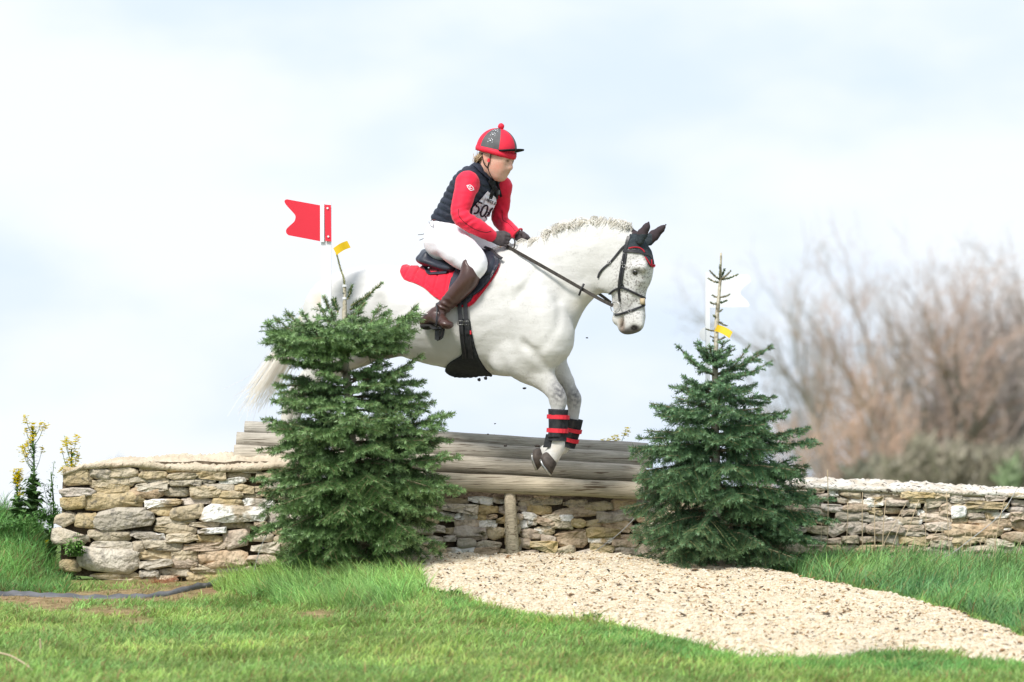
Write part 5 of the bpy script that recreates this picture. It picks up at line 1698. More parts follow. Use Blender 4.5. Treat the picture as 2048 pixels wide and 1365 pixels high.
make_hoof(L(1104, 914, NO), (0.55, 0.1, -0.8), (-0.72, -0.34, -0.62), 0.063, horse)
make_hoof(L(1086, 908, FO), (0.40, 0.1, -0.9), (-0.85, -0.40, -0.35), 0.060, horse)
make_hoof(L(534, 934, 0.13), (-0.2, 0, -1), (-0.9, 0, -0.4), 0.054, horse)
make_hoof(L(550, 934, -0.13), (-0.2, 0, -1), (-0.9, 0, -0.4), 0.054, horse)

# ---- mane: short curly tufts left from plaits
M['hair'] = mat('white_hair', (0.93, 0.92, 0.89), (0.90, 0.875, 0.83), 30, 0.6, 0.3, tint=True, translucent=0.5)
cr = spline([(1000, 508), (1040, 498), (1068, 487), (1100, 470), (1130, 458), (1160, 449), (1200, 446), (1235, 450), (1262, 458)], 8)


def strands(name, roots, parent, m, tips=None, seed=5, label=None):
    MBs = MB()
    for P_, rad, c in roots:
        tv, tf = tube(P_, np.linspace(rad, rad * 0.35, len(P_)), 3, cap=False)
        MBs.addl(tv, tf, c)
    return MBs.build(name, m, parent, smooth=False)


rm = np.random.default_rng(5)
for i in range(0, 52):
    q = cr[int(i / 51 * (len(cr) - 1))]
    roots = []
    curl = rm.uniform(0.6, 1.5); ph0 = rm.uniform(0, 6)
    leanx = rm.normal(-0.1, 0.45)
    Lc = rm.uniform(0.05, 0.085)
    for k in range(15):
        b0 = L(q[0] + rm.normal(0, 3.0), q[1] + rm.uniform(-2, 6), rm.normal(0.012, 0.016))
        up_h = rm.uniform(0.020, 0.042)
        pts_ = []
        for t in np.linspace(0, 1, 6):
            side = -t * t * Lc * rm.uniform(0.6, 1.0) * 0.8
            pts_.append(b0 + np.array([leanx * t * Lc + 0.010 * math.sin(curl * 7 * t + ph0), side * 0.8 + 0.006 * math.cos(curl * 8 * t + ph0), up_h * math.sin(2.3 * t) * 1.2 - 0.030 * t * t]))
        roots.append((towld(np.array(pts_)), 0.0034, np.array((1, 0.99, 0.97)) * rm.uniform(0.85, 1.08)))
    strands('mane_tuft', roots, horse, M['hair'])
# forelock wisps are under the bonnet; tail streams behind
roots = []
rt = np.random.default_rng(9)
for k in range(430):
    u_, v_ = rt.normal(0, 1), rt.normal(0, 1)
    e = rt.random()
    pts_ = [L(636 + 2 * u_, 596 + 3 * v_, 0.012 * v_), L(618 + 6 * u_, 628 + 4 * v_, 0.03 * v_), L(592 + 10 * u_ - 4 * v_, 670 + 5 * v_, 0.04 * v_),
            L(556 + 13 * u_ - 5 * v_, 728 + 8 * v_, 0.05 * v_), L(526 + 15 * u_ - 6 * v_, 775 + 9 * v_, 0.05 * v_), L(500 + 18 * u_ - 8 * e * 0 + rt.normal(0, 4), 812 + 11 * v_ + 8 * rt.normal(), 0.06 * v_)]
    pts_ = pts_[:4 + int(e * 2.6)]
    roots.append((towld(spline(pts_, 3)), 0.0023, np.array((1.02, 1.0, 0.98)) * rt.uniform(0.88, 1.1)))
strands('tail', roots, horse, M['hair'])

# ---- ear bonnet: knitted cap over poll and ears
M['bonnet'] = mat('knitted_bonnet', (0.035, 0.045, 0.055), (0.055, 0.07, 0.08), 60, 0.85, 0.15, 1.0, 260, bdist=0.006)
M['bonnet_ear'] = mat('bonnet_ear_cloth', (0.045, 0.035, 0.04), (0.06, 0.045, 0.05), 60, 0.8, 0.15)
M['red_cord'] = mat('red_piping', (0.45, 0.02, 0.04), (0.38, 0.02, 0.03), 60, 0.6, 0.2)
bpoly = [(1253, 476), (1262, 468), (1272, 462), (1290, 460), (1312, 470), (1330, 436), (1345, 440), (1345, 455), (1313, 492), (1312, 520), (1298, 517), (1285, 508), (1272, 501), (1258, 498), (1251, 501)]
ears = (hpy < 486 - 0) & (hpx > 1262) & ((hpy < 468) | (hpx > 1306))
cap_ = inpoly(hpx, hpy, bpoly) | ((hpx > 1262) & (hpy < 474))
cap_ |= inpoly(hpx, hpy, [(1284, 505), (1312, 512), (1311, 530), (1305, 538), (1297, 535), (1291, 524)])
keepf = cap_[hQ].all(1)
fz = hQ[keepf]
used = np.unique(fz); remap = np.full(len(hV), -1); remap[used] = np.arange(len(used))
isear = ears[fz].any(1)
N_ = hN[used]
bV = towld(hV[used] + N_ * 0.0065)
bonnet = thing('ear_bonnet', 'dark grey knitted ear bonnet with red piping on the horse head', 'ear bonnet', towld(L(1270, 500, 0.0)))
obj('knitted_cap', bV, remap[fz][~isear].astype(np.int32), M['bonnet'], bonnet, smooth=True)
obj('ear_cover', bV, remap[fz][isear].astype(np.int32), M['bonnet_ear'], bonnet, smooth=True)
for pts_ in ([(1258, 498), (1266, 496), (1276, 497), (1284, 501), (1288, 506)], [(1289, 515), (1293, 523), (1298, 531), (1305, 534), (1307, 528), (1306, 518)]):
    pp = spline(pts_, 5)
    P_ = np.array([onhorse(a, b, 0.010, 0.02)[0] for a, b in pp])
    tv, tf = tube(P_, 0.0038, 6)
    obj('piping', tv, tf, M['red_cord'], bonnet, smooth=True)

# ---- bridle
M['leather'] = mat('black_leather', (0.018, 0.018, 0.022), (0.035, 0.034, 0.038), 40, 0.42, 0.4, 0.2, 120, bdist=0.002)
M['rein'] = mat('rein_leather', (0.035, 0.03, 0.028), (0.07, 0.06, 0.05), 60, 0.55, 0.3, 0.3, 150, bdist=0.002)
bridle = thing('bridle', 'black leather bridle with crossed noseband, loose ring bit and reins', 'bridle', towld(L(1250, 560, 0.0)))
bl = M['leather']
for nm, pts_, w_, t_ in (('crownpiece', [(1258, 474), (1254, 488), (1250, 506)], 0.020, 0.006), ('browband', [(1247, 503), (1262, 503), (1280, 505), (1294, 510), (1307, 514)], 0.017, 0.007),
                         ('cheekpiece', [(1249, 508), (1245, 530), (1241, 552), (1239, 570), (1239, 588), (1241, 603)], 0.014, 0.007),
                         ('cheekpiece', [(1253, 508), (1250, 528), (1246, 548), (1243, 572)], 0.011, 0.007),
                         ('throat_lash', [(1253, 490), (1244, 498), (1232, 513), (1221, 526), (1208, 537), (1200, 547), (1197, 556)], 0.012, 0.006),
                         ('noseband', [(1244, 575), (1258, 581), (1272, 588), (1286, 595), (1296, 599)], 0.013, 0.007),
                         ('noseband', [(1231, 631), (1244, 628), (1262, 622), (1280, 615), (1296, 608)], 0.012, 0.007),
                         ('jaw_strap', [(1243, 576), (1232, 579), (1223, 585), (1217, 592)], 0.012, 0.006)):
    strap(nm, pts_, w_, t_, bl, bridle, eps=0.003, guess=0.02)
for (a, b) in ((1220, 526), (1245, 527), (1261, 623), (1250, 533)):
    p, n_ = onhorse(a, b, 0.012)
    sx = unit(np.cross(n_, [0, 0, 1])); sz = np.cross(sx, n_)
    ring_ = np.array([p + (sx * math.cos(t) + sz * math.sin(t)) * 0.010 for t in np.linspace(0, 2 * math.pi, 9)])
    tv, tf = tube(ring_, 0.0017, 4); obj('buckle', tv, tf, M['steel'], bridle, smooth=True)
p, n_ = onhorse(1245, 573, 0.008)
ring_ = np.array([p + np.array([math.cos(t) * 0.011, 0, math.sin(t) * 0.011]) for t in np.linspace(0, 2 * math.pi, 13)])
tv, tf = tube(ring_, 0.003, 6); obj('noseband_ring', tv, tf, bl, bridle, smooth=True)
p, n_ = onhorse(1293, 604, 0.008)
V, F = boxv(p, 0.022, 0.02, 0.034, [HX, HN, [0, 0, 1]]); V += rng.normal(0, 0.001, V.shape)
obj('nose_pad', V, F, M['dry'], bridle, smooth=True)
bc = towld(L(1231, 615, 0.062))
ring_ = np.array([bc + HX * math.cos(t) * 0.030 + np.array([0, 0, 1]) * math.sin(t) * 0.030 for t in np.linspace(0, 2 * math.pi, 21)])
tv, tf = tube(ring_, 0.0028, 6); obj('bit_ring', tv, tf, M['steel'], bridle, smooth=True)
bc2 = towld(L(1231, 615, -0.062))
ring_ = np.array([bc2 + HX * math.cos(t) * 0.030 + np.array([0, 0, 1]) * math.sin(t) * 0.030 for t in np.linspace(0, 2 * math.pi, 21)])
tv, tf = tube(ring_, 0.0028, 6); obj('bit_ring', tv, tf, M['steel'], bridle, smooth=True)
HANDR = H(1012, 492, 0.07); HANDL = H(1046, 490, -0.07)


def ribbon(pts, width, th, upv):
    P = spline(pts, 8); T = np.gradient(P, axis=0); T /= np.linalg.norm(T, axis=1)[:, None]
    up = np.asarray(upv, float); B = up - (T @ up)[:, None] * T; B /= np.linalg.norm(B, axis=1)[:, None]; N = np.cross(T, B)
    V = np.stack([P + B * width / 2 * u + N * th / 2 * v for u, v in ((-1, -1), (-1, 1), (1, 1), (1, -1))], 1)
    F = []
    for i in range(len(P) - 1):
        for j in range(4): F.append([i * 4 + j, (i + 1) * 4 + j, (i + 1) * 4 + (j + 1) % 4, i * 4 + (j + 1) % 4])
    F += [[3, 2, 1, 0], [(len(P) - 1) * 4 + j for j in range(4)]]
    return V.reshape(-1, 3), F


V, F = ribbon([HANDR, H(1060, 519, 0.16), H(1120, 553, 0.15), H(1165, 579, 0.10), H(1200, 599, 0.08), H(1226, 612, 0.066)], 0.019, 0.005, [0, 0, 1])
rn = obj('rein', V, F, M['rein'], bridle, smooth=False)
V, F = ribbon([HANDL, H(1075, 520, -0.14), H(1130, 550, -0.16), H(1185, 580, -0.13), H(1205, 593, -0.10), H(1222, 606, -0.066)], 0.017, 0.005, [0, 0, 1])
obj('rein', V, F, M['rein'], bridle, smooth=False)
c0, c1 = H(1168, 568, 0.105), H(1158, 591, 0.105)
tv, tf = tube([c0, (c0 + c1) / 2 + HN * 0.004, c1], 0.0065, 8); obj('rein_stopper', tv, tf, bl, bridle, smooth=True)
# slack loop of rein falling from the hand
V, F = ribbon([H(1014, 485, 0.07), H(1022, 477, 0.09), H(1029, 480, 0.10), H(1029, 492, 0.10), H(1024, 501, 0.09), H(1013, 498, 0.075)], 0.012, 0.004, HN)
obj('rein_loop', V, F, M['rein'], bridle, smooth=False)

# ---- brushing boots on the forelegs
M['boot_black'] = mat('neoprene', (0.02, 0.022, 0.026), (0.035, 0.037, 0.04), 60, 0.75, 0.2, 0.6, 220, bdist=0.004)
M['red_strap'] = mat('red_webbing', (0.72, 0.04, 0.06), (0.62, 0.03, 0.05), 60, 0.6, 0.2)


def legboot(label, st, off, strs, flare):
    root = thing('brushing_boot', label, 'leg boot', H(st[0][0], st[0][1], off), group='brushing boots on the front legs')
    P = spline([[*H(a, b, off), r] for a, b, r in st], 5)
    n = 18
    V, F = [], []
    fr = frames(P[:, :3], HX)
    for sgn, lip in ((1, 0), (-1, 0)):
        for i, (t, a, b) in enumerate(fr):
            for k in range(n):
                an = 2 * math.pi * k / n
                rr = (P[i, 3] * PXM + (0.004 if sgn > 0 else -0.003)) * (1 + 0.03 * math.sin(3 * an + i * 0.3))
                V.append(P[i, :3] + rr * (math.cos(an) * a + math.sin(an) * b * 0.92))
    m_ = len(P)
    for s0, rev in ((0, False), (m_ * n, True)):
        for i in range(m_ - 1):
            for k in range(n):
                q = [s0 + i * n + k, s0 + i * n + (k + 1) % n, s0 + (i + 1) * n + (k + 1) % n, s0 + (i + 1) * n + k]
                F.append(q[::-1] if not rev else q)
    for i in (0, m_ - 1):
        for k in range(n):
            F.append([i * n + k, i * n + (k + 1) % n, m_ * n + i * n + (k + 1) % n, m_ * n + i * n + k])
    obj('shell', V, F, M['boot_black'], root, smooth=True)
    # raised strike pad on the outside
    V, F = [], []
    for i in range(1, m_ - 2):
        t, a, b = fr[i]
        for k, an in enumerate(np.linspace(-0.9, 0.9, 6)):
            dirv = unit(HN * math.cos(an) + HX * math.sin(an) * 1.0)
            V.append(P[i, :3] + dirv * (P[i, 3] * PXM + (0.010 if 0 < k < 5 else 0.002)))
    rws = m_ - 3
    for i in range(rws - 1):
        for k in range(5): F.append([i * 6 + k, i * 6 + k + 1, (i + 1) * 6 + k + 1, (i + 1) * 6 + k])
    obj('strike_pad', V, F, M['leather'], root, smooth=True)
    for (t0, w_) in strs:
        i = t0 * (m_ - 1); a_ = int(i); fr_ = i - a_
        c = P[a_, :3] * (1 - fr_) + P[min(a_ + 1, m_ - 1), :3] * fr_; r = P[a_, 3] * PXM + 0.0135
        t, a, b = fr[a_]
        V, F = [], []
        for k in range(n):
            an = 2 * math.pi * k / n
            for (dz, dr) in ((-w_ / 2, 0), (w_ / 2, 0), (w_ / 2, -0.01), (-w_ / 2, -0.01)):
                V.append(c + t * dz + (r + dr) * (math.cos(an) * a + math.sin(an) * b * 0.95))
        for k in range(n):
            k2 = (k + 1) % n
            for j in range(4): F.append([k * 4 + j, k * 4 + (j + 1) % 4, k2 * 4 + (j + 1) % 4, k2 * 4 + j])
        obj('strap', V, F, M['red_strap'], root, smooth=False)
    if flare:
        V, F = boxv(H(st[-1][0] - 15, st[-1][1] + 0, off + 0.01), 0.045, 0.05, 0.075, [HX, HN, [0, 0, 1]])
        V[:, 0] += np.where(V[:, 2] < V[:, 2].mean(), -0.006, 0.012)
        obj('fetlock_flap', V, F, M['boot_black'], root)
    return root


legboot('black brushing boot with red straps on the foreleg nearer the camera', [(1117, 819, 19), (1116, 842, 18), (1115, 862, 17.5), (1114, 882, 18)], NO, ((0.22, 0.024), (0.66, 0.024)), True)
legboot('black brushing boot with red straps on the foreleg further from the camera', [(1148, 838, 18), (1145, 856, 16), (1141, 872, 15), (1135, 894, 14)], FO, ((0.42, 0.022), (0.78, 0.022)), False)
# ================================================================ saddle, pad and girth
M['pad_red'] = mat('red_quilted_cloth', (0.72, 0.018, 0.045), (0.64, 0.014, 0.038), 30, 0.8, 0.15, 0.5, 300, bdist=0.002, sheen=0.2)
M['saddle'] = mat('saddle_leather', (0.018, 0.022, 0.035), (0.03, 0.035, 0.05), 20, 0.38, 0.45, 0.25, 90, bdist=0.003)
PAD = [(800, 545), (802, 538), (808, 533), (828, 531), (845, 531), (880, 528), (930, 520), (975, 518), (996, 524), (999, 533), (992, 550), (975, 575), (958, 596), (948, 608), (938, 614), (922, 615),
       (906, 612), (890, 606), (868, 594), (857, 584), (845, 575), (828, 567), (808, 560)]


def ln(px, py, a, b):
    a = np.array(a, float); b = np.array(b, float); p = np.array([px, py])
    t = np.clip(((p - a) @ (b - a)) / ((b - a) @ (b - a)), 0, 1)
    return np.hypot(*(p - a - t * (b - a)))


QL = [((824, 528), (806, 562)), ((841, 531), (826, 566)), ((858, 534), (848, 578)), ((880, 540), (866, 592)), ((898, 548), (888, 604)), ((985, 545), (950, 600)), ((830, 552), (905, 606))]
PADN = np.array(PAD, float)


def pad_relief(a, b):
    d = min(ln(a, b, *q) for q in QL)
    e = np.min(np.hypot(spline(np.vstack([PADN, PADN[:1]]), 3)[:, 0] - a, spline(np.vstack([PADN, PADN[:1]]), 3)[:, 1] - b))
    r = -0.009 * math.exp(-(d / 1.3) ** 2)
    if 3.2 < e < 5.5: r -= 0.004
    return r


pad = thing('saddle_pad', 'bright red quilted saddle pad under the saddle on the white horse', 'saddle pad', towld(L(900, 535, 0.0)))
drape('quilted_cloth', PAD, M['pad_red'], pad, th=0.014, eps=0.002, step=2.2, relief=pad_relief, guess=0.1)

saddle = thing('saddle', 'dark navy leather jumping saddle strapped over the red pad', 'saddle', towld(L(910, 530, 0.0)))
sf = Field(L(820, 560, 0) + np.array([-0.1, -0.32, -0.1]), L(1020, 480, 0) + np.array([0.1, 0.34, 0.12]), 0.0075)
sf.chain([S(857, 520, 0, 13, 0.14), S(872, 526, 0, 12, 0.155), S(900, 529, 0, 12, 0.12), S(935, 524, 0, 12, 0.10), S(962, 515, 0, 13, 0.10), S(985, 512, 0, 13, 0.11)], k=0.02)
sf.chain([S(853, 512, -0.12, 9, 0.02), S(850, 508, 0, 10, 0.03), S(853, 512, 0.12, 9, 0.02)], k=0.03, side=(1, 0, 0))
for s_ in (1, -1):
    sf.chain([S(972, 508, 0.06 * s_, 8, 0.03), S(985, 520, 0.14 * s_, 12, 0.035), S(975, 545, 0.22 * s_, 12, 0.03)], k=0.02)
    sf.chain([S(855, 522, 0.10 * s_, 9, 0.045), S(880, 533, 0.13 * s_, 8, 0.045), S(905, 538, 0.16 * s_, 8, 0.04)], k=0.02)
sV, sQ = sf.mesh(2)
obj('seat', towld(sV), sQ.astype(np.int32), M['saddle'], saddle, smooth=True)
svb = BVHTree.FromPolygons([Vector(v) for v in np.vstack([hW + towld(hN) * 0 ])], [list(map(int, q)) for q in hQ])
FLAP = [(945, 515), (962, 506), (985, 508), (1000, 518), (1001, 533), (990, 553), (974, 574), (956, 590), (940, 598), (924, 598), (912, 590), (905, 575), (908, 560), (920, 540)]
drape('flap', FLAP, M['saddle'], saddle, th=0.012, eps=0.020, step=2.5, relief=lambda a, b: -0.002 * math.exp(-(ln(a, b, (992, 540), (930, 590)) / 1.5) ** 2) + 0.010 * math.exp(-(ln(a, b, (985, 520), (960, 560)) / 7) ** 2), guess=0.2)
drape('sweat_flap', [(905, 560), (925, 560), (948, 585), (943, 604), (928, 611), (908, 608), (898, 594)], M['saddle'], saddle, th=0.006, eps=0.017, step=3, guess=0.2)
strap('stirrup_keeper', [(846, 541), (852, 538), (870, 536), (890, 536)], 0.022, 0.006, M['saddle'], saddle, eps=0.020, guess=0.2)
strap('pommel_strap', [(975, 504), (988, 508), (998, 518), (1009, 524)], 0.016, 0.006, M['leather'], saddle, eps=0.03, guess=0.15)
for a0 in (921, 933):
    strap('girth_strap', [(a0, 596), (a0 + 1, 618), (a0 + 3, 642), (a0 + 5, 668)], 0.024, 0.005, M['leather'], saddle, eps=0.022, guess=0.25)
girth = thing('girth', 'black girth with twin buckles and flared belly guard round the horse', 'girth', towld(L(930, 700, 0.1)))
GIRTH = [(914, 642), (917, 637), (929, 636), (941, 637), (944, 641), (946, 660), (951, 685), (957, 705), (966, 725), (981, 742), (988, 750), (985, 754), (970, 753), (948, 755), (925, 757), (906, 755),
         (894, 749), (888, 740), (891, 729), (902, 720), (916, 713), (923, 706), (923, 695), (919, 672)]
drape('belly_guard', GIRTH, M['boot_black'], girth, th=0.010, eps=0.002, step=3, guess=0.15, hang=True)
for a0 in (923, 936):
    strap('billet', [(a0, 640), (a0 + 2, 665), (a0 + 5, 690), (a0 + 8, 714)], 0.024, 0.007, M['leather'], girth, eps=0.014, guess=0.25)
    p, n_ = onhorse(a0 + 0.5, 646, 0.026)
    sx = unit(np.cross([0, 0, 1], n_)); sz = np.cross(n_, sx)
    q = np.array([p + sx * u * 0.016 + sz * v * 0.011 for u, v in ((-1, -1), (1, -1), (1, 1), (-1, 1), (-1, -1))])
    tv, tf = tube(q, 0.0024, 5); obj('buckle', tv, tf, M['steel'], girth, smooth=True)
p, n_ = onhorse(943, 664, 0.018)
V, F = boxv(p, 0.008, 0.004, 0.022, [HX, HN, [0, 0, 1]]); obj('cloth_label', V, F, M['red_strap'], girth)
for (a, b) in ((957, 757), (970, 754)):
    c = H(a, b, 0.10); tv, tf = tube([c, c + [0.004, 0, -0.010], c + [0.010, 0, -0.016]], [0.008, 0.010, 0.004], 6)
    obj('buckle_end', tv, tf, M['leather'], girth, smooth=True)

# ================================================================ rider
M['skin'] = mat('skin', (0.62, 0.36, 0.275), (0.68, 0.42, 0.33), 25, 0.5, 0.35, 0.15, 200, bdist=0.001, tint=True, subsurf=0.15)
M['shirt'] = mat('red_base_layer', (0.76, 0.018, 0.055), (0.72, 0.016, 0.05), 20, 0.65, 0.25, 0.35, 30, bdist=0.008, sheen=0.15)
M['vest'] = mat('navy_quilted_vest', (0.014, 0.018, 0.032), (0.024, 0.03, 0.048), 40, 0.6, 0.3, 0.6, 70, bdist=0.006)
M['breeches'] = mat('white_breeches', (0.84, 0.83, 0.87), (0.80, 0.79, 0.84), 12, 0.7, 0.2, 0.3, 35, bdist=0.006)
M['boot'] = mat('brown_boot', (0.055, 0.026, 0.022), (0.085, 0.042, 0.035), 12, 0.33, 0.5, 0.3, 40, bdist=0.004)
M['sole'] = mat('rubber_sole', (0.02, 0.02, 0.02), (0.035, 0.033, 0.03), 30, 0.7, 0.2, 0.4, 80)
M['glove'] = mat('glove', (0.055, 0.045, 0.048), (0.085, 0.07, 0.075), 50, 0.7, 0.2, 0.4, 120, bdist=0.003)
M['hairb'] = mat('rider_hair', (0.24, 0.155, 0.085), (0.42, 0.30, 0.18), 30, 0.6, 0.3, tint=True)
M['silk_red'] = mat('red_silk', (0.74, 0.025, 0.055), (0.70, 0.02, 0.05), 20, 0.6, 0.3, 0.2, 60, bdist=0.003)
M['silk_grey'] = mat('grey_silk', (0.085, 0.085, 0.09), (0.12, 0.12, 0.125), 20, 0.6, 0.3, 0.2, 60, bdist=0.003)
M['black_cloth'] = mat('black_velvet', (0.012, 0.012, 0.014), (0.02, 0.02, 0.022), 30, 0.8, 0.2)
M['bib'] = mat('bib_cloth', (0.78, 0.76, 0.84), (0.72, 0.70, 0.79), 8, 0.8, 0.2, 0.6, 25, bdist=0.012)
M['ink'] = mat('black_ink', (0.035, 0.02, 0.035), (0.04, 0.02, 0.04), 8, 0.8, 0.2)
rider = thing('person', 'rider in red sleeves, navy vest and white breeches crouched forward on the white horse', 'person', towld(L(905, 530, 0.0)))


def J(px, py, off): return L(px, py, off)


# head frame: looks along the horse's heading, a little down and towards the camera
FW = unit([math.cos(R(0)) * math.cos(R(-13)), math.sin(R(0)) * math.cos(R(-13)), math.sin(R(-12))])
FLft = unit(np.cross([0, 0, 1], FW)); FU = np.cross(FW, FLft)
HC = L(990, 318, 0.0)                       # between the ears


def hp(f, l, u): return HC + FW * f + FLft * l + FU * u


def rowr(f, l, u, a, b): return [*hp(f, l, u), a, b]


def limb(F_, pts, k=0.02, **kw): F_.chain([S(*p) for p in pts], k=k, **kw)


ARM_R = [(934, 364, 0.16), (928, 392, 0.20), (920, 425, 0.235), (930, 441, 0.24), (960, 458, 0.19), (984, 473, 0.13)]
ARM_L = [(1003, 372, -0.16), (1003, 405, -0.19), (999, 434, -0.20), (1004, 446, -0.19), (1018, 458, -0.14), (1034, 470, -0.09)]


def arms(F_, g, hands=False):
    wR = [21.5, 22, 19, 18, 16.5, 12.5]; wL = [19, 18, 17, 16, 15, 11]
    for A_, w_ in ((ARM_R, wR), (ARM_L, wL)):
        F_.chain([S(a, b, o, r + g, (r + g) * PXM * 0.92) for (a, b, o), r in zip(A_, w_)], k=0.02, m=5)


bf = Field(L(840, 670, 0) + np.array([-0.05, -0.50, -0.05]), L(1060, 250, 0) + np.array([0.12, 0.52, 0.05]), 0.0052)
# skull, jaw, face
bf.ball(hp(-0.012, 0, 0.052), (0.094, 0.074, 0.092), k=0.01, rot=[FW, FLft, FU])
bf.chain([rowr(0.035, 0, 0.015, 0.060, 0.060), rowr(0.042, 0, -0.045, 0.042, 0.047), rowr(0.046, 0, -0.088, 0.027, 0.031)], k=0.03, side=FLft, sub=False)
bf.chain([rowr(-0.015, 0.045, -0.045, 0.026, 0.018), rowr(0.040, 0.020, -0.090, 0.020, 0.018)], k=0.03, side=FLft, sub=False)
bf.chain([rowr(-0.015, -0.045, -0.045, 0.026, 0.018), rowr(0.040, -0.020, -0.090, 0.020, 0.018)], k=0.03, side=FLft, sub=False)
bf.chain([rowr(0.086, 0, 0.012, 0.010, 0.010), rowr(0.109, 0, -0.032, 0.0095, 0.0095), rowr(0.094, 0, -0.038, 0.009, 0.012)], k=0.007, side=FLft, sub=False)   # nose
bf.chain([rowr(0.088, 0, 0.028, 0.012, 0.05), rowr(0.084, 0, 0.030, 0.012, 0.05)], k=0.02, side=FLft, sub=False)       # brow
for s_ in (1, -1):
    bf.ball(hp(0.088, 0.032 * s_, 0.008), (0.016, 0.018, 0.011), k=0.014, rot=[FW, FLft, FU], mode='sub')
    bf.ball(hp(0.076, 0.034 * s_, 0.006), (0.0125, 0.0125, 0.0115), k=0.006, rot=[FW, FLft, FU])
    bf.ball(hp(0.042, 0.036 * s_, -0.030), (0.034, 0.020, 0.034), k=0.06, rot=[FW, FLft, FU])     # cheek
    bf.chain([rowr(-0.030, 0.073 * s_, 0.018, 0.016, 0.007), rowr(-0.026, 0.074 * s_, -0.010, 0.016, 0.007), rowr(-0.018, 0.070 * s_, -0.030, 0.009, 0.006)], k=0.008, side=FLft)   # ear
    bf.ball(hp(-0.024, 0.082 * s_, 0.004), (0.009, 0.006, 0.014), k=0.006, rot=[FW, FLft, FU], mode='sub')
bf.chain([rowr(0.079, 0.013, -0.057, 0.006, 0.006), rowr(0.085, 0, -0.055, 0.007, 0.008), rowr(0.079, -0.013, -0.057, 0.006, 0.007)], k=0.008, side=(0, 0, 1))   # lips
bf.chain([rowr(0.076, 0.011, -0.067, 0.006, 0.006), rowr(0.081, 0, -0.067, 0.007, 0.008), rowr(0.076, -0.011, -0.067, 0.006, 0.007)], k=0.008, side=(0, 0, 1))
bf.ball(hp(0.058, 0, -0.060), (0.027, 0.032, 0.034), k=0.03, rot=[FW, FLft, FU])
bf.ball(hp(0.060, 0, -0.096), (0.021, 0.025, 0.019), k=0.02, rot=[FW, FLft, FU])     # chin
# neck, trunk, limbs as one figure
bf.chain([[*hp(-0.03, 0, -0.03), 0.055, 0.052], S(968, 350, 0, 17, 0.056), S(960, 368, 0, 22, 0.07)], k=0.03, m=3)
bf.chain([S(958, 372, 0, 26, 0.15), S(942, 400, 0, 28, 0.13), S(920, 432, 0, 26, 0.115), S(902, 455, 0, 28, 0.13), S(893, 478, 0, 32, 0.15)], k=0.03)
arms(bf, -5)
LEGR = [(895, 478, 0.10, 27), (918, 500, 0.20, 26), (942, 518, 0.27, 22), (952, 533, 0.295, 19), (936, 556, 0.31, 17), (912, 588, 0.33, 16), (886, 616, 0.345, 11), (872, 632, 0.355, 10)]
LEGL = [(915, 478, -0.10, 27), (955, 500, -0.20, 25), (985, 522, -0.28, 21), (990, 540, -0.30, 18), (975, 565, -0.31, 16), (950, 595, -0.33, 15), (925, 622, -0.34, 11), (915, 636, -0.34, 10)]
for LG in (LEGR, LEGL):
    bf.chain([S(a, b, o, r - 4, (r - 4) * PXM * 0.95) for a, b, o, r in LG], k=0.02, m=4)
for A_, sg in ((ARM_R, 1), (ARM_L, -1)):
    h0 = S(A_[-1][0], A_[-1][1], A_[-1][2], 8, 0.018)
    h1 = S(A_[-1][0] + 16, A_[-1][1] + 7, A_[-1][2] - 0.02 * sg, 8, 0.016)
    bf.chain([h0, h1], k=0.01, sub=False)
    for q in range(4):
        b0 = np.array(h1[:3]) + np.array([0.0, -0.004 * q, -0.010 * q + 0.012])
        bf.chain([[*b0, 0.006, 0.006], [*(b0 + [0.020, 0.004 * sg, -0.006]), 0.006, 0.006], [*(b0 + [0.006, 0.008 * sg, -0.022]), 0.005, 0.005]], k=0.003, sub=False)
bV, bQ = bf.mesh(1)
bW = towld(bV)
cx = np.tile((1.0, 1.0, 1.0), (len(bV), 1))
rel = bV - HC
rf, rl_, ru = rel @ FW, rel @ FLft, rel @ FU


def dab(f, l, u, r, col, amt=1.0):
    global cx
    d = np.sqrt((rf - f) ** 2 + (np.abs(rl_) - l) ** 2 + (ru - u) ** 2) if np.ndim(r) == 0 else np.sqrt(((rf - f) / r[0]) ** 2 + ((np.abs(rl_) - l) / r[1]) ** 2 + ((ru - u) / r[2]) ** 2)
    w = np.clip(1.5 - (d / r if np.ndim(r) == 0 else d), 0, 1) * amt
    cx = cx + (np.asarray(col) - cx) * w[:, None]


dab(0.066, 0.050, -0.025, 0.022, (1.04, 0.78, 0.74), 0.6)
dab(0.086, 0.0, -0.061, (0.012, 0.016, 0.008), (0.85, 0.42, 0.42), 0.9)
dab(0.090, 0.033, 0.004, (0.022, 0.014, 0.0065), (0.10, 0.08, 0.08), 1.0)
dab(0.098, 0.010, -0.044, (0.006, 0.004, 0.003), (0.5, 0.3, 0.28), 0.6)
dab(0.050, 0.055, -0.040, (0.03, 0.03, 0.024), (1.0, 0.72, 0.68), 0.5)
dab(0.094, 0.035, 0.024, (0.02, 0.020, 0.004), (0.40, 0.30, 0.25), 0.7)
dab(0.103, 0.0, -0.026, 0.012, (1.05, 0.80, 0.76), 0.5)
dab(-0.024, 0.080, -0.004, 0.016, (1.0, 0.72, 0.68), 0.6)
obj('body', bW, bQ.astype(np.int32), M['skin'], rider, smooth=True, color=cx)

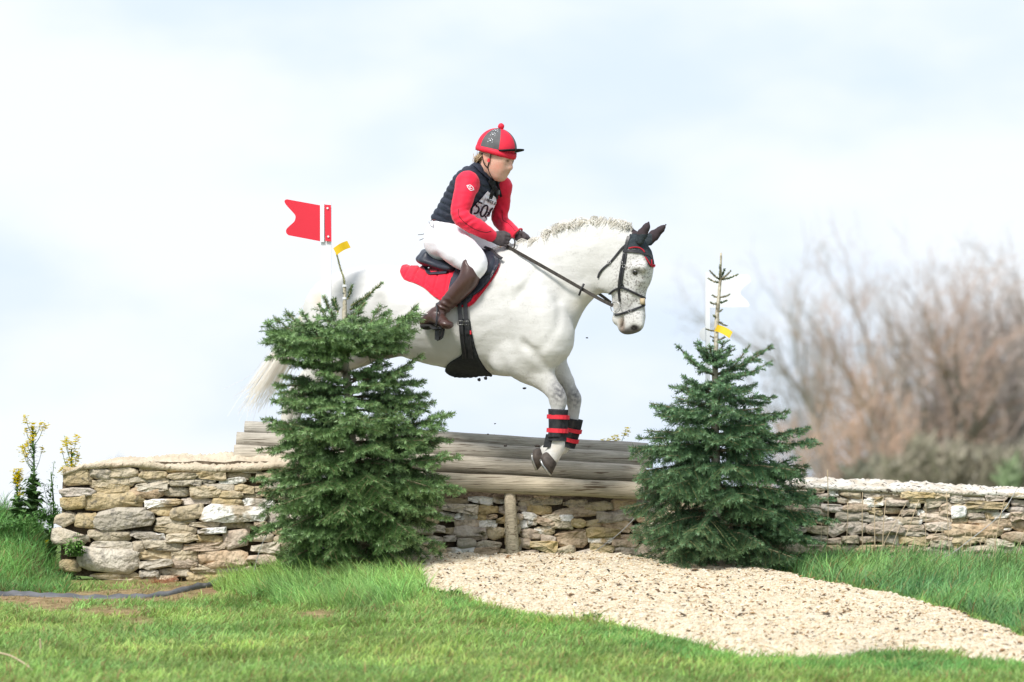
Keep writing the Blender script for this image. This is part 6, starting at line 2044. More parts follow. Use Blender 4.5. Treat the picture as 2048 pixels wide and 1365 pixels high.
# shirt
tf_ = Field(L(855, 520, 0) + np.array([-0.05, -0.42, -0.02]), L(1050, 330, 0) + np.array([0.12, 0.42, 0.03]), 0.006)
tf_.chain([S(966, 352, 0, 19, 0.062), S(959, 368, 0, 24, 0.10), S(956, 378, 0, 29, 0.155), S(941, 402, 0, 32, 0.135), S(918, 434, 0, 29, 0.12), S(902, 455, 0, 30, 0.13)], k=0.02)
arms(tf_, 0)
for s_, A_ in ((1, ARM_R), (-1, ARM_L)):
    tf_.ball(L(A_[0][0] + 2 * s_, A_[0][1] + 4, A_[0][2] - 0.015 * s_), (0.060, 0.050, 0.060), k=0.04)
shV, shQ = tf_.mesh(2)
shN = vertex_normals(shV, shQ)
spx, spy = P2px(towld(shV))
# creases across sleeve at elbow and armpit
cre = 0.0028 * np.sin((spx * 0.35 + spy * 0.9) * 0.55 + 2 * wob(spx, spy, 0.06, 3)) * np.clip(1.3 - np.hypot((spx - 932) / 34, (spy - 440) / 26), 0, 1)
cre += 0.0025 * np.sin((spx * 0.8 - spy * 0.5) * 0.5) * np.clip(1.3 - np.hypot((spx - 1002) / 22, (spy - 436) / 26), 0, 1)
cre += 0.0018 * wob(spx, spy, 0.12, 5)
shV = shV + shN * cre[:, None]
obj('shirt', towld(shV), shQ.astype(np.int32), M['shirt'], rider, smooth=True)
shbvh = BVHTree.FromPolygons([Vector(v) for v in towld(shV)], [list(map(int, q)) for q in shQ])
for pts_ in ([(917, 418), (918, 432), (930, 446), (950, 459), (970, 465), (982, 463)], [(1004, 420), (1006, 440), (1018, 448), (1030, 462)]):
    pp = spline(pts_, 5); P_ = np.array([onhorse(a, b, 0.0005, 0.2, shbvh)[0] for a, b in pp])
    tv, tf = tube(P_, 0.0016, 5); obj('seam', tv, tf, M['black_cloth'], rider, smooth=True)

# vest: own body, arm holes cut out
vf = Field(L(850, 500, 0) + np.array([-0.05, -0.32, -0.02]), L(1040, 315, 0) + np.array([0.10, 0.32, 0.03]), 0.006)
vf.chain([S(965, 343, 0, 20, 0.075), S(957, 356, 0, 28, 0.13), S(950, 374, 0, 41, 0.185), S(938, 400, 0, 46, 0.175), S(920, 428, 0, 44, 0.16), S(903, 445, 0, 38, 0.15)], k=0.02, m=5)
vf.chain([S(958, 350, 0, 20, 0.068), S(966, 336, 0, 17, 0.062)], k=0.02, sub=False)
for s_ in (1, -1):
    vf.chain([S(958 , 352, 0.05 * s_, 12, 0.03), S(940, 352, 0.12 * s_, 12, 0.035), S(930, 362, 0.15 * s_, 10, 0.03)], k=0.03)
for s_, A_, rr_ in ((1, ARM_R, 26), (-1, ARM_L, 24)):
    q0 = L(A_[0][0] + 1, A_[0][1] - 6, A_[0][2] + 0.045 * s_); q1 = L(A_[1][0], A_[1][1] + 10, A_[1][2] + 0.05 * s_)
    vf.chain([[*q0, rr_ * PXM, 0.075], [*q1, rr_ * PXM, 0.07]], k=0.012, sub=False, mode='sub')
vf.chain([[*L(976, 326, 0), 0.060, 0.056], [*L(969, 345, 0), 0.050, 0.052]], k=0.01, sub=False, mode='sub')
# waist end cut
vf.chain([S(880, 470, 0, 22, 0.3), S(930, 480, 0, 22, 0.3)], k=0.01, sub=False, mode='sub')
vV, vQ = vf.mesh(1)
vN = vertex_normals(vV, vQ)
vpx, vpy = P2px(towld(vV))
# quilting: channels across the back panels, following the lean of the trunk
along = (vpx - 905) * 0.42 + (445 - vpy) * 0.91
chn = np.abs(np.sin(along / 13.0 * math.pi))
hole = np.hypot((vpx - 926) / 34, (vpy - 385) / 52)
quilt = 0.0075 * (chn ** 0.55 - 0.6)
vV = vV + vN * (quilt + 0.002 * wob(vpx, vpy, 0.15, 2))[:, None]
obj('quilted_vest', towld(vV), vQ.astype(np.int32), M['vest'], rider, smooth=True)
vbvh = BVHTree.FromPolygons([Vector(v) for v in towld(vV)], [list(map(int, q)) for q in vQ])
abvh = BVHTree.FromPolygons([Vector(v) for v in np.vstack([towld(vV), towld(shV)])], [list(map(int, q)) for q in vQ] + [list(map(int, q + len(vV))) for q in shQ])

# competitor's bib on the chest
BIB = [(974, 383), (980, 387), (990, 395), (1001, 401), (1004, 405), (998, 425), (988, 441), (975, 455), (971, 454), (955, 446), (941, 434), (945, 415), (953, 406), (963, 395)]
bib = drape('number_bib', BIB, M['bib'], rider, th=0.003, eps=0.006, step=2.0, guess=0.1, bvh=vbvh, spl=1, relief=lambda a, b: 0.002 * math.sin(a * 0.35 + b * 0.2))
bibbvh = None


def stroke(name, pts_px, w_px, parent, m, eps, bvh, th=0.0015, guess=0.1, flat=True):
    pp = np.array(pts_px, float)
    P_ = [];
    L_ = []
    T = np.gradient(pp, axis=0); T /= np.linalg.norm(T, axis=1)[:, None] + 1e-9
    Nn = np.stack([-T[:, 1], T[:, 0]], -1) * w_px / 2
    V = []
    for i in range(len(pp)):
        for s in (-1, 1):
            q = pp[i] + Nn[i] * s
            p, n_ = onhorse(q[0], q[1], eps, guess, bvh)
            V += [p, p + n_ * th]
    F = []
    for i in range(len(pp) - 1):
        o = i * 4
        F += [[o + 1, o + 3, o + 7, o + 5], [o, o + 4, o + 6, o + 2], [o, o + 1, o + 5, o + 4], [o + 2, o + 6, o + 7, o + 3]]
    F += [[0, 2, 3, 1], [len(V) - 4, len(V) - 3, len(V) - 1, len(V) - 2]]
    return np.array(V), F


# figures 5 0 8 and the printed line above them, laid on the slanting bib
TX = unit2 = np.array([0.90, 0.44]); TYv = np.array([-0.42, 0.91])


def glyph_pts(org, pts, sx, sy): return [tuple(np.array(org) + TX * (x * sx) + TYv * (y * sy)) for x, y in pts]


def arc(cx_, cy_, rx, ry, a0, a1, n=14): return [(cx_ + rx * math.cos(t), cy_ + ry * math.sin(t)) for t in np.linspace(a0, a1, n)]


FIVE = [[(0.95, 0.0), (0.6, 0.0), (0.28, 0.0)], [(0.30, 0.0), (0.24, 0.2), (0.18, 0.42)], [(0.18, 0.44)] + arc(0.42, 0.70, 0.46, 0.31, -1.7, 1.75, 16)]
ZERO = [arc(0.5, 0.5, 0.42, 0.5, 0, 2 * math.pi, 22)]
EIGHT = [arc(0.5, 0.26, 0.34, 0.26, 0, 2 * math.pi, 18), arc(0.5, 0.75, 0.42, 0.26, 0, 2 * math.pi, 18)]
bvb = []
for ob in (bib,):
    me = ob.data
    vv = [Vector(np.array(v.co) + root_loc(rider)) for v in me.vertices]
    bibbvh = BVHTree.FromPolygons(vv, [list(p.vertices) for p in me.polygons])
allbv = bibbvh
for org, gl, nm in (((954, 402.5), FIVE, 'digit'), ((967.5, 408.5), ZERO, 'digit'), ((981, 415), EIGHT, 'digit')):
    mb = MB()
    for st_ in gl:
        V, F = stroke('', glyph_pts(org, spline(st_, 3) if len(st_) < 4 else st_, 12.2, 24), 3.2, rider, M['ink'], 0.0012, allbv)
        mb.addl(V, F)
    mb.build(nm, M['ink'], bib)
LET = {'M': [[(0, 1), (0, 0), (.5, .6), (1, 0), (1, 1)]], 'O': [arc(.5, .5, .5, .5, 0, 6.2832, 10)], 'S': [[(1, .1), (.5, 0), (.05, .25), (.5, .5), (.95, .75), (.5, 1), (0, .9)]],
       'F': [[(1, 0), (0, 0), (0, 1)], [(0, .5), (.8, .5)]], 'L': [[(0, 0), (0, 1), (.9, 1)]]}
xo = 0.0
mb = MB()
for ch in "MOSS FLO":
    if ch != ' ':
        for st_ in LET[ch]:
            V, F = stroke('', glyph_pts((974.5, 397.5), [(xo + x * 2.5, y) for x, y in st_], 1, 5.0), 0.9, rider, M['ink'], 0.0012, allbv)
            mb.addl(V, F)
    xo += 3.7 if ch != ' ' else 2.4
mb.build('lettering', M['ink'], bib)
# emblem on the sleeve
mb = MB()
for st_ in ([(934, 374), (940, 370.5), (947, 378), (941, 381.5), (934, 374)], [(937, 374), (941, 374), (939, 377.5), (944, 378)], [(933, 372), (937, 371)], [(944, 381), (948, 380)]):
    V, F = stroke('', spline(st_, 3) if len(st_) > 2 else st_, 1.1, rider, M['white_plastic'], 0.001, shbvh)
    mb.addl(V, F)
mb.build('sleeve_emblem', M['white_plastic'], rider)
# chest clip and webbing of the vest
for nm, pts_, w_ in (('webbing', [(976, 362), (984, 374), (990, 384), (994, 396)], 6), ('webbing', [(993, 362), (998, 378), (1002, 392)], 4.5), ('webbing', [(985, 378), (981, 388), (978, 398)], 6), ('collar', [(948, 330), (960, 342), (972, 352), (984, 362)], 7)):
    V, F = stroke('', spline(pts_, 4), w_, rider, M['black_cloth'], 0.006, abvh, th=0.006)
    obj(nm, V, F, M['black_cloth'] if nm == 'webbing' else M['vest'], rider)
V, F = boxv(H(990, 384, 0.10) - HN * 0.0, 0.03, 0.02, 0.03, [HX, HN, [0, 0, 1]])
p, n_ = onhorse(991, 383, 0.010, 0.1, abvh)
V, F = boxv(p, 0.034, 0.014, 0.026, [HX, HN, [0, 0, 1]]); obj('chest_clip', V, F, M['silk_grey'], rider)

# breeches
gf_ = Field(L(840, 600, 0) + np.array([-0.08, -0.44, -0.02]), L(1030, 425, 0) + np.array([0.12, 0.46, 0.03]), 0.0065)
gf_.chain([S(905, 448, 0, 31, 0.135), S(898, 465, 0, 37, 0.155), S(891, 485, 0, 35, 0.165), S(893, 500, 0, 26, 0.15)], k=0.03)
for LG in (LEGR, LEGL):
    gf_.chain([S(a, b, o, r + d, (r + d) * PXM * 0.93) for (a, b, o, r), d in zip(LG[:5], (9, 9, 7, 4, 0))], k=0.035, m=5)
    s_ = 1 if LG is LEGR else -1
    gf_.ball(L(LG[0][0] - 12, LG[0][1] + 2, 0.085 * s_), (0.085, 0.08, 0.10), k=0.05)
gV, gQ = gf_.mesh(2)
gN = vertex_normals(gV, gQ)
gpx_, gpy_ = P2px(towld(gV))
gV = gV + gN * (0.0030 * np.sin(gpx_ * 0.20 - gpy_ * 0.34 + 2 * wob(gpx_, gpy_, 0.03, 2)) * np.clip(1.4 - np.hypot((gpx_ - 930) / 40, (gpy_ - 470) / 22), 0, 1) + 0.002 * wob(gpx_, gpy_, 0.08, 9))[:, None]
obj('breeches', towld(gV), gQ.astype(np.int32), M['breeches'], rider, smooth=True)
gbvh = BVHTree.FromPolygons([Vector(v) for v in towld(gV)], [list(map(int, q)) for q in gQ])
M['belt'] = mat('belt', (0.12, 0.035, 0.03), (0.09, 0.03, 0.03), 30, 0.5, 0.3)
V, F = stroke('', spline([(866, 441), (880, 438), (895, 438), (912, 445)], 4), 4.5, rider, M['belt'], 0.004, gbvh, th=0.003)
obj('belt', V, F, M['belt'], rider)
V, F = stroke('', [(883, 433), (882.5, 437), (882, 441)], 3.6, rider, M['breeches'], 0.009, gbvh, th=0.003)
obj('belt_loop', V, F, M['breeches'], rider)
for pts_ in ([(858, 444, .14), (862, 452, .16), (875, 459, .17), (891, 462, .19)], [(868, 444, .16), (866, 458, .17), (865, 475, .17)], [(836, 470, .05), (846, 469, .05), (857, 465, .06)], [(839, 481, .05), (848, 477, .05), (856, 472, .06)]):
    P_ = spline([H(a, b, o + 0.01) for a, b, o in pts_], 4)
    tv, tf = tube(P_, 0.0016, 4); obj('lanyard', tv, tf, M['black_cloth'], rider)

# boots, near and far
for LG, s_, toe, heel in ((LEGR, 1, (895, 650, 0.43), (850, 644, 0.335)), (LEGL, -1, (940, 652, -0.40), (898, 648, -0.33))):
    kf = Field(L(LG[-1][0] - 60, 690, 0) + np.array([-0.05, -0.60, -0.02]), L(LG[3][0] + 25, 505, 0) + np.array([0.12, 0.60, 0.02]), 0.006)
    k1 = [S(LG[3][0] - 10, LG[3][1] - 1, LG[3][2] + 0.012 * s_, 18, 0.060), S(LG[4][0] + 1, LG[4][1] + 3, LG[4][2] + 0.01 * s_, 20.5, 0.063), S(LG[5][0] + 1, LG[5][1], LG[5][2], 17.5, 0.056), S(LG[6][0], LG[6][1], LG[6][2], 14, 0.045),
          S(LG[7][0], LG[7][1] - 2, LG[7][2], 14, 0.042)]
    kf.chain(k1, k=0.01, m=5)
    kf.chain([S(*heel, 11, 0.034), S(LG[7][0] - 4, LG[7][1] + 2, LG[7][2], 15, 0.038), S((LG[7][0] + toe[0]) / 2, (LG[7][1] + toe[1]) / 2 + 2, (LG[7][2] + toe[2]) / 2, 11.5, 0.038), S(toe[0] - 4, toe[1] - 1, toe[2], 8, 0.036)], k=0.02, m=4)
    kf.ball(L(*toe), (0.03, 0.035, 0.020), k=0.02)
    # top edge cut, higher at the outside of the knee
    kf.ball(L(LG[3][0] + 12, LG[3][1] - 12, LG[3][2]), (0.075, 0.12, 0.055), k=0.006, mode='sub')
    kV, kQ = kf.mesh(1)
    kN = vertex_normals(kV, kQ); kx, ky = P2px(towld(kV))
    wr_ = 0.0030 * np.sin((ky - 0.5 * kx) * 0.55 + 1.5 * wob(kx, ky, 0.1, 1)) * np.clip(1.2 - np.hypot((kx - LG[6][0]) / 26, (ky - LG[6][1] + 4) / 24), 0, 1)
    kV = kV + kN * wr_[:, None]
    bt = obj('riding_boot', towld(kV), kQ.astype(np.int32), M['boot'], rider, smooth=True)
    so = Field(L(heel[0] - 20, 690, 0) + np.array([-0.05, -0.60, -0.02]), L(toe[0] + 20, 600, 0) + np.array([0.12, 0.60, 0.02]), 0.006)
    so.chain([S(heel[0] - 1, heel[1] + 8, heel[2], 5, 0.034), S(heel[0] + 14, heel[1] + 9, heel[2] + .02 * s_, 3.5, 0.030), S((heel[0] + toe[0]) / 2, (heel[1] + toe[1]) / 2 + 11, (heel[2] + toe[2]) / 2, 3.5, 0.034), S(toe[0] - 4, toe[1] + 6, toe[2], 3.5, 0.040), S(toe[0] + 2, toe[1] + 3, toe[2], 3, 0.030)], k=0.01, side=(0, 1, 0))
    so.chain([S(heel[0], heel[1] + 10, heel[2], 6, 0.033), S(heel[0] + 6, heel[1] + 10, heel[2] + .008 * s_, 6, 0.033)], k=0.006)
    oV, oQ = so.mesh(1)
    obj('sole', towld(oV), oQ.astype(np.int32), M['sole'], bt, smooth=True)
    # spur
    hx = L(*heel)
    P_ = spline([hx + [0.055, 0.045 * s_, 0.045], hx + [-0.01, 0.044 * s_, 0.03], hx + [-0.045, 0.0, 0.024], hx + [-0.01, -0.044 * s_, 0.03], hx + [0.05, -0.045 * s_, 0.045]], 4)
    tv, tf = tube(towld(P_), 0.0035, 6); obj('spur', tv, tf, M['steel'], bt, smooth=True)
    tv, tf = tube(towld(np.array([hx + [0.055, 0.046 * s_, 0.045], hx + [0.065, 0.04 * s_, 0.07], hx + [0.07, 0.0, 0.085]])), 0.006, 6, flat=0.5); obj('spur_strap', tv, tf, M['boot'], bt, smooth=True)
# stirrup irons belong to the saddle
for LG, s_, toe, heel in ((LEGR, 1, (895, 650, 0.43), (850, 644, 0.335)), (LEGL, -1, (940, 652, -0.40), (898, 648, -0.33))):
    c = L((toe[0] + heel[0]) / 2 + 4, (toe[1] + heel[1]) / 2 + 8, (toe[2] + heel[2]) / 2)
    st = thing('stirrup', 'black stirrup cage under the rider boot on the %s side of the horse' % ('near' if s_ > 0 else 'far'), 'stirrup', towld(c), group='stirrups')
    ax_s = unit(np.array([0.35, -0.95 * s_, 0.0]))       # across the foot
    ax_f = unit(np.array([0.95, 0.35 * -s_ * -1 * 0 - 0.35 * s_, -0.1]))
    top = c + np.array([-0.012, 0.03 * s_ * 0, 0.125])
    hw_ = 0.066
    P_ = spline([c - ax_s * hw_, c - ax_s * hw_ * 0.98 + [0, 0, 0.05], c - ax_s * hw_ * 0.55 + [0, 0, 0.105], top, c + ax_s * hw_ * 0.55 + [0, 0, 0.105], c + ax_s * hw_ * 0.98 + [0, 0, 0.05], c + ax_s * hw_], 4)
    tv, tf = tube(towld(P_), 0.008, 8, flat=0.6); obj('stirrup_iron', tv, tf, M['leather'], st, smooth=True)
    V, F = boxv(c - [0, 0, 0.006], 0.055, 2 * hw_, 0.014, [np.cross(ax_s, [0, 0, 1]), ax_s, [0, 0, 1]]); obj('footbed', towld(V), F, M['leather'], st)
    # front cage
    for q in (-0.6, 0.6):
        P_ = spline([c + ax_s * hw_ * q + [0.03, 0, -0.004], c + ax_s * hw_ * q * 0.7 + [0.02, -0.02 * s_ * 0, -0.055], c + [-0.005, 0, -0.072]], 4)
        tv, tf = tube(towld(P_), 0.007, 6); obj('cage_bar', tv, tf, M['leather'], st, smooth=True)
    V, F = boxv(c + [-0.004, 0, -0.045], 0.036, 0.06, 0.055, [ax_f, ax_s, [0, 0, 1]]); obj('cage_shell', towld(V), F, M['leather'], st)
    a_, b_ = top, L(LG[4][0] - 2, LG[4][1] + 25, 0.315 * s_)
    V, F = ribbon([towld(a_), towld((a_ + b_) / 2 + [0, -0.012 * s_, 0]), towld(b_)], 0.024, 0.005, HX)
    obj('stirrup_leather', V, F, M['leather'], st)

# gloves: palm, four fingers closed on the rein, thumb on top
def glove(wrist, ang, s_, lean):
    g = Field(L(wrist[0], wrist[1], wrist[2]) - 0.10, L(wrist[0], wrist[1], wrist[2]) + np.array([0.16, 0.10, 0.10]), 0.0042)
    w = L(*wrist)
    f = unit([math.cos(ang), -0.30 * s_ * -1 * lean, math.sin(ang)])       # along the hand
    l = unit(np.cross([0, 0, 1.0], f)); u = np.cross(f, l)
    out = l * (-s_)                                        # back of the hand faces outward
    g.chain([[*(w - f * 0.012), 0.030, 0.024], [*(w + f * 0.012), 0.028, 0.021]], k=0.01, sub=False, side=l)
    g.chain([[*(w + f * 0.015), 0.030, 0.020], [*(w + f * 0.040 + out * 0.002), 0.040, 0.019], [*(w + f * 0.066 + out * 0.004), 0.041, 0.016]], k=0.014, side=l)
    for q in range(4):
        ln_ = (0.026, 0.030, 0.029, 0.023)[q]
        b0 = w + f * 0.070 + out * 0.004 + u * (0.030 - 0.0195 * q)
        p1 = b0 + f * ln_ * 0.85 - out * 0.006
        p2 = p1 - out * ln_ * 0.95 - f * 0.006
        p3 = p2 - f * 0.022 + out * 0.002
        r_ = (0.0098, 0.0102, 0.0098, 0.0088)[q]
        g.chain([[*b0, r_, r_], [*p1, r_, r_], [*p2, r_ * 0.93, r_ * 0.93], [*p3, r_ * 0.85, r_ * 0.85]], k=0.0035, sub=False, side=l)
    t0 = w + f * 0.022 + u * 0.026 - out * 0.010
    t1 = t0 + f * 0.032 + u * 0.014 - out * 0.008; t2 = t1 + f * 0.028 - u * 0.003 - out * 0.004
    g.chain([[*t0, 0.014, 0.013], [*t1, 0.0115, 0.011], [*t2, 0.0095, 0.0095]], k=0.008, sub=False, side=l)
    V, Q = g.mesh(1)
    return V, Q


for wr_, an_, s_, lab in (((985, 474, 0.125), R(-16), 1, 'near'), ((1036, 471, -0.085), R(-32), -1, 'far')):
    V, Q = glove(wr_, an_, s_, 1)
    gl_ = obj('glove', towld(V), Q.astype(np.int32), M['glove'], rider, smooth=True)
    w = L(*wr_)
    f = unit([math.cos(an_), 0, math.sin(an_)])
    fr = [w - f * 0.006, w + f * 0.010]
    tv, tf = tube(towld(np.array(fr)), 0.031 if s_ > 0 else 0.029, 14, flat=0.85)
    obj('glove_cuff', tv, tf, M['black_cloth'] if s_ < 0 else M['glove'], gl_, smooth=True)
tv, tf = tube(towld(np.array([L(1036, 466, -0.07) + np.array([0.02 * math.cos(t), 0.03 * math.sin(t), 0.022 * math.cos(t)]) for t in np.linspace(0, 2 * math.pi, 15)])), 0.006, 6)
obj('wrist_watch', tv, tf, M['red_strap'], rider, smooth=True)

# helmet
hel = thing('riding_helmet', 'riding hat in red and grey silk with red pompom and black peak', 'helmet', towld(hp(0, 0, 0.08)))
HCn = hp(-0.002, 0, 0.054); AF, AL, AU = 0.120, 0.098, 0.122


def dome(a, e, g=0.0):
    x, y, z = math.cos(e) * math.cos(a), math.cos(e) * math.sin(a), math.sin(e)
    return HCn + FW * x * (AF + g) + FLft * y * (AL + g) + FU * z * (AU + g)


NPAN = 6
for k in range(NPAN):
    a0, a1 = 2 * math.pi * k / NPAN, 2 * math.pi * (k + 1) / NPAN
    V, F = [], []
    na, ne = 7, 12
    for g in (0.0, -0.008):
        for i in range(ne + 1):
            e = R(-6) + (R(90) - R(-6)) * i / ne
            for j in range(na + 1):
                a = a0 + (a1 - a0) * j / na
                bul = 0.0016 * math.sin(math.pi * j / na) * math.cos(e)
                V.append(dome(a, min(e, R(89.5)), g + bul))
    w_ = na + 1; o2 = (ne + 1) * w_
    for i in range(ne):
        for j in range(na):
            F.append([i * w_ + j, i * w_ + j + 1, (i + 1) * w_ + j + 1, (i + 1) * w_ + j])
            F.append([o2 + i * w_ + j, o2 + (i + 1) * w_ + j, o2 + (i + 1) * w_ + j + 1, o2 + i * w_ + j + 1])
    for j in range(na): F.append([j, o2 + j, o2 + j + 1, j + 1])
    obj('silk_panel', towld(np.array(V)), F, M['silk_red'] if k % 2 == 1 else M['silk_grey'], hel, smooth=True)
    if k % 2 == 0:
        mb = MB()
        am = (a0 + a1) / 2
        for e0 in (R(22), R(42), R(60)):
            for (da, de, r_) in ((0, 0, 0.0042), (0.10, 0.05, 0.0030), (-0.09, 0.06, 0.0030), (0.03, 0.11, 0.0026), (-0.10, -0.07, 0.0028), (0.12, -0.06, 0.0024)):
                c_ = dome(am + da / max(0.35, math.cos(e0)), e0 + de, 0.0025)
                nrm_ = unit(c_ - HCn); t1 = unit(np.cross(nrm_, [0, 0, 1])); t2 = np.cross(nrm_, t1)
                Vp = [towld(c_ + nrm_ * 0.0012)] + [towld(c_ + (t1 * math.cos(q) + t2 * math.sin(q)) * r_) for q in np.linspace(0, 2 * math.pi, 7)[:-1]]
                mb.addl(Vp, [[0, 1 + q, 1 + (q + 1) % 6] for q in range(6)])
        mb.build('flower_print', M['white_plastic'], hel)
# lower band, deeper and pulled down in front
V, F = [], []
n = 40
for k in range(n):
    a = 2 * math.pi * k / n
    for (e, g) in ((R(2), 0.003), (R(-4), 0.006), (R(-11), 0.005), (R(-13), -0.004), (R(0), -0.006)):
        drop = -0.012 * max(0, math.cos(a))
        V.append(dome(a, e, g) + FU * drop * (1 if e < 0 else 0.3))
for k in range(n):
    for j in range(5): F.append([k * 5 + j, k * 5 + (j + 1) % 5, ((k + 1) % n) * 5 + (j + 1) % 5, ((k + 1) % n) * 5 + j])
obj('brim_band', towld(np.array(V)), F, M['silk_red'], hel, smooth=True)
# peak
V, F = [], []
m_ = 15
for k in range(m_):
    a = R(-62) + R(124) * k / (m_ - 1)
    c_ = math.cos(a / R(62) * math.pi / 2)
    b0 = dome(a, R(9 - 9 * (1 - c_)), 0.001)
    rad_ = unit((b0 - HCn) * np.array([1, 1, 1]) - ((b0 - HCn) @ FU) * FU)
    o_ = b0 + rad_ * 0.048 * c_ + FU * (0.013 * c_)
    V += [b0 + FU * 0.004, o_ + FU * 0.001, o_ - FU * 0.006, b0 - FU * 0.010]
for k in range(m_ - 1):
    for j in range(4): F.append([k * 4 + j, k * 4 + (j + 1) % 4, (k + 1) * 4 + (j + 1) % 4, (k + 1) * 4 + j])
obj('peak', towld(np.array(V)), F, M['black_cloth'], hel, smooth=True)
V, F = [], []
c_ = dome(0, R(89), 0.012) - FW * 0.0 + FW * 0.02 * 0
for i in range(9):
    for j in range(14):
        a, b = math.pi * i / 8, 2 * math.pi * j / 14
        rr_ = 0.0185 * (1 + 0.05 * math.sin(5 * b + i * 2))
        V.append(c_ + rr_ * np.array([math.sin(a) * math.cos(b), math.sin(a) * math.sin(b), math.cos(a)]))
for i in range(8):
    for j in range(14): F.append([i * 14 + j, i * 14 + (j + 1) % 14, (i + 1) * 14 + (j + 1) % 14, (i + 1) * 14 + j])
obj('pompom', towld(np.array(V)), F, M['silk_red'], hel, smooth=True)
# harness
for s_ in (1, -1):
    for pts_ in ([(0.012, 0.079, 0.028), (0.006, 0.076, -0.020), (0.004, 0.066, -0.062), (0.030, 0.036, -0.112), (0.042, 0.0, -0.124)], [(-0.050, 0.072, 0.020), (-0.022, 0.078, -0.036), (0.002, 0.070, -0.055)]):
        P_ = spline([hp(f, l * s_, u) for f, l, u in pts_], 5)
        tv, tf = tube(towld(P_), 0.0065, 6, flat=0.45); obj('chin_strap', tv, tf, M['black_cloth'], hel, smooth=True)
    V, F = boxv(hp(0.006, 0.082 * s_, -0.012), 0.014, 0.008, 0.020, [FW, FLft, FU]); obj('strap_slide', towld(V), F, M['red_strap'], hel)
# hair gathered under the hat
roots = []
rh = np.random.default_rng(3)
for k in range(170):
    a_, b_ = rh.normal(), rh.normal()
    side = rh.uniform(-1, 1)
    pts_ = [hp(-0.055 + 0.01 * a_, 0.070 * side - 0.0, 0.014 + 0.008 * b_), hp(-0.075 + 0.006 * a_, 0.055 * side - 0.02, -0.022 + 0.008 * b_), hp(-0.098 + 0.008 * a_, 0.030 * side - 0.01, -0.030 + 0.012 * b_),
            hp(-0.108 + 0.010 * a_, 0.020 * side, -0.012 + 0.012 * rh.normal()), hp(-0.092 + 0.01 * a_, 0.028 * side - 0.02, -0.048 + 0.010 * rh.normal())]
    roots.append((towld(spline(pts_, 3)), 0.0020, np.array((1, 1, 1)) * rh.uniform(0.7, 1.3)))
strands('hair', roots, rider, M['hairb'])
# ================================================================ flowering plants
M['petal'] = mat('yellow_petals', (0.92, 0.82, 0.03), (0.88, 0.74, 0.02), 60, 0.5, 0.2, translucent=0.45)


def leaf(mb, p, d, ln_, wd, col, droop=0.3, m=0):
    d = unit(d); s = unit(np.cross(d, [0, 0, 1])) if abs(d[2]) < 0.97 else np.array([1.0, 0, 0])
    up = np.cross(s, d)
    mid = p + d * ln_ * 0.5 + up * ln_ * 0.06; tip = p + d * ln_ - np.array([0, 0, ln_ * droop])
    V = [p, p + d * ln_ * 0.25 + s * wd * 0.4, mid + s * wd * 0.5, tip, mid - s * wd * 0.5, p + d * ln_ * 0.25 - s * wd * 0.4, mid - up * ln_ * 0.03]
    mb.addl(V, [[0, 1, 6], [1, 2, 6], [2, 3, 6], [3, 4, 6], [4, 5, 6], [5, 0, 6]], col, m)


def rape_plant(x, yb, yt, Y, spread, lab, seed, lush=1.0, heads=True):
    r = np.random.default_rng(seed)
    b = W(x, yb, Y); b[2] = min(b[2], float(ground_z(b[0], Y)) + 0.05)
    t = W(x + r.normal(0, 2), yt, Y)
    Hh = t[2] - b[2]
    root = thing('rape_plant', lab, 'plant', b)
    stem = spline([b, b + (t - b) * 0.5 + [r.normal(0, .01), 0, 0], t - [0, 0, 0.03]], 5)
    green = np.array([0.13, 0.23, 0.08])
    sm = MB(); tv, tf = tube(stem, np.linspace(0.008, 0.0035, len(stem)), 6); sm.addl(tv, tf, green)
    lv = MB(); fl_ = MB()
    nb_ = int(9 * lush)
    tips = [(t, 1.0)]
    for i in range(nb_):
        u = 0.42 + 0.5 * (i + 0.5) / nb_
        p = b + (t - b) * u
        a = r.uniform(0, 6.28)
        ln_ = Hh * r.uniform(0.14, 0.30) * (1.25 - 0.6 * u)
        e = p + np.array([math.cos(a) * ln_ * spread, math.sin(a) * ln_ * spread, ln_ * 1.05])
        path = spline([p, (p + e) / 2 + [math.cos(a) * .006, 0, -0.012], e], 3)
        tv, tf = tube(path, np.linspace(0.0025, 0.0014, len(path)), 4); sm.addl(tv, tf, green * 1.1)
        tips.append((e, r.uniform(0.35, 0.8)))
    sm.build('stem', M['leaf'], root, smooth=True)
    for i in range(int(190 * lush)):
        u = r.random() ** 1.5 * 0.95
        p = b + (t - b) * u + r.normal(0, 0.006, 3)
        a = r.uniform(0, 6.28); sz = (0.09 if u < 0.40 else 0.042) * r.uniform(0.5, 1.2)
        leaf(lv, p, [math.cos(a), math.sin(a), r.uniform(-0.1, 0.9)], sz, sz * (0.6 if u < 0.3 else 0.38), green * r.uniform(0.6, 1.3), r.uniform(0, .5))
    for e, s in tips:
        for q in range(int(16 * s) + 4):
            p = e + np.array([r.normal(0, 0.011), r.normal(0, 0.011), r.uniform(-0.05, 0.012) * (0.5 + s)])
            leaf(lv, p, r.normal(0, 1, 3), 0.010, 0.005, green * 1.4, 0)
    lv.build('leaves', M['leaf'], root)
    if heads:
        for e, s in tips:
            for q in range(int(46 * s * s) + 5):
                p = e + np.array([r.normal(0, 0.016 * s), r.normal(0, 0.016 * s), r.uniform(-0.07, 0.012) * s])
                for k in range(4):
                    a = k * 1.571 + r.uniform(0, 1)
                    leaf(fl_, p, [math.cos(a), math.sin(a), 0.5], 0.013, 0.012, (1, 1, 1), 0.1)
        fl_.build('flowers', M['petal'], root)
    return root


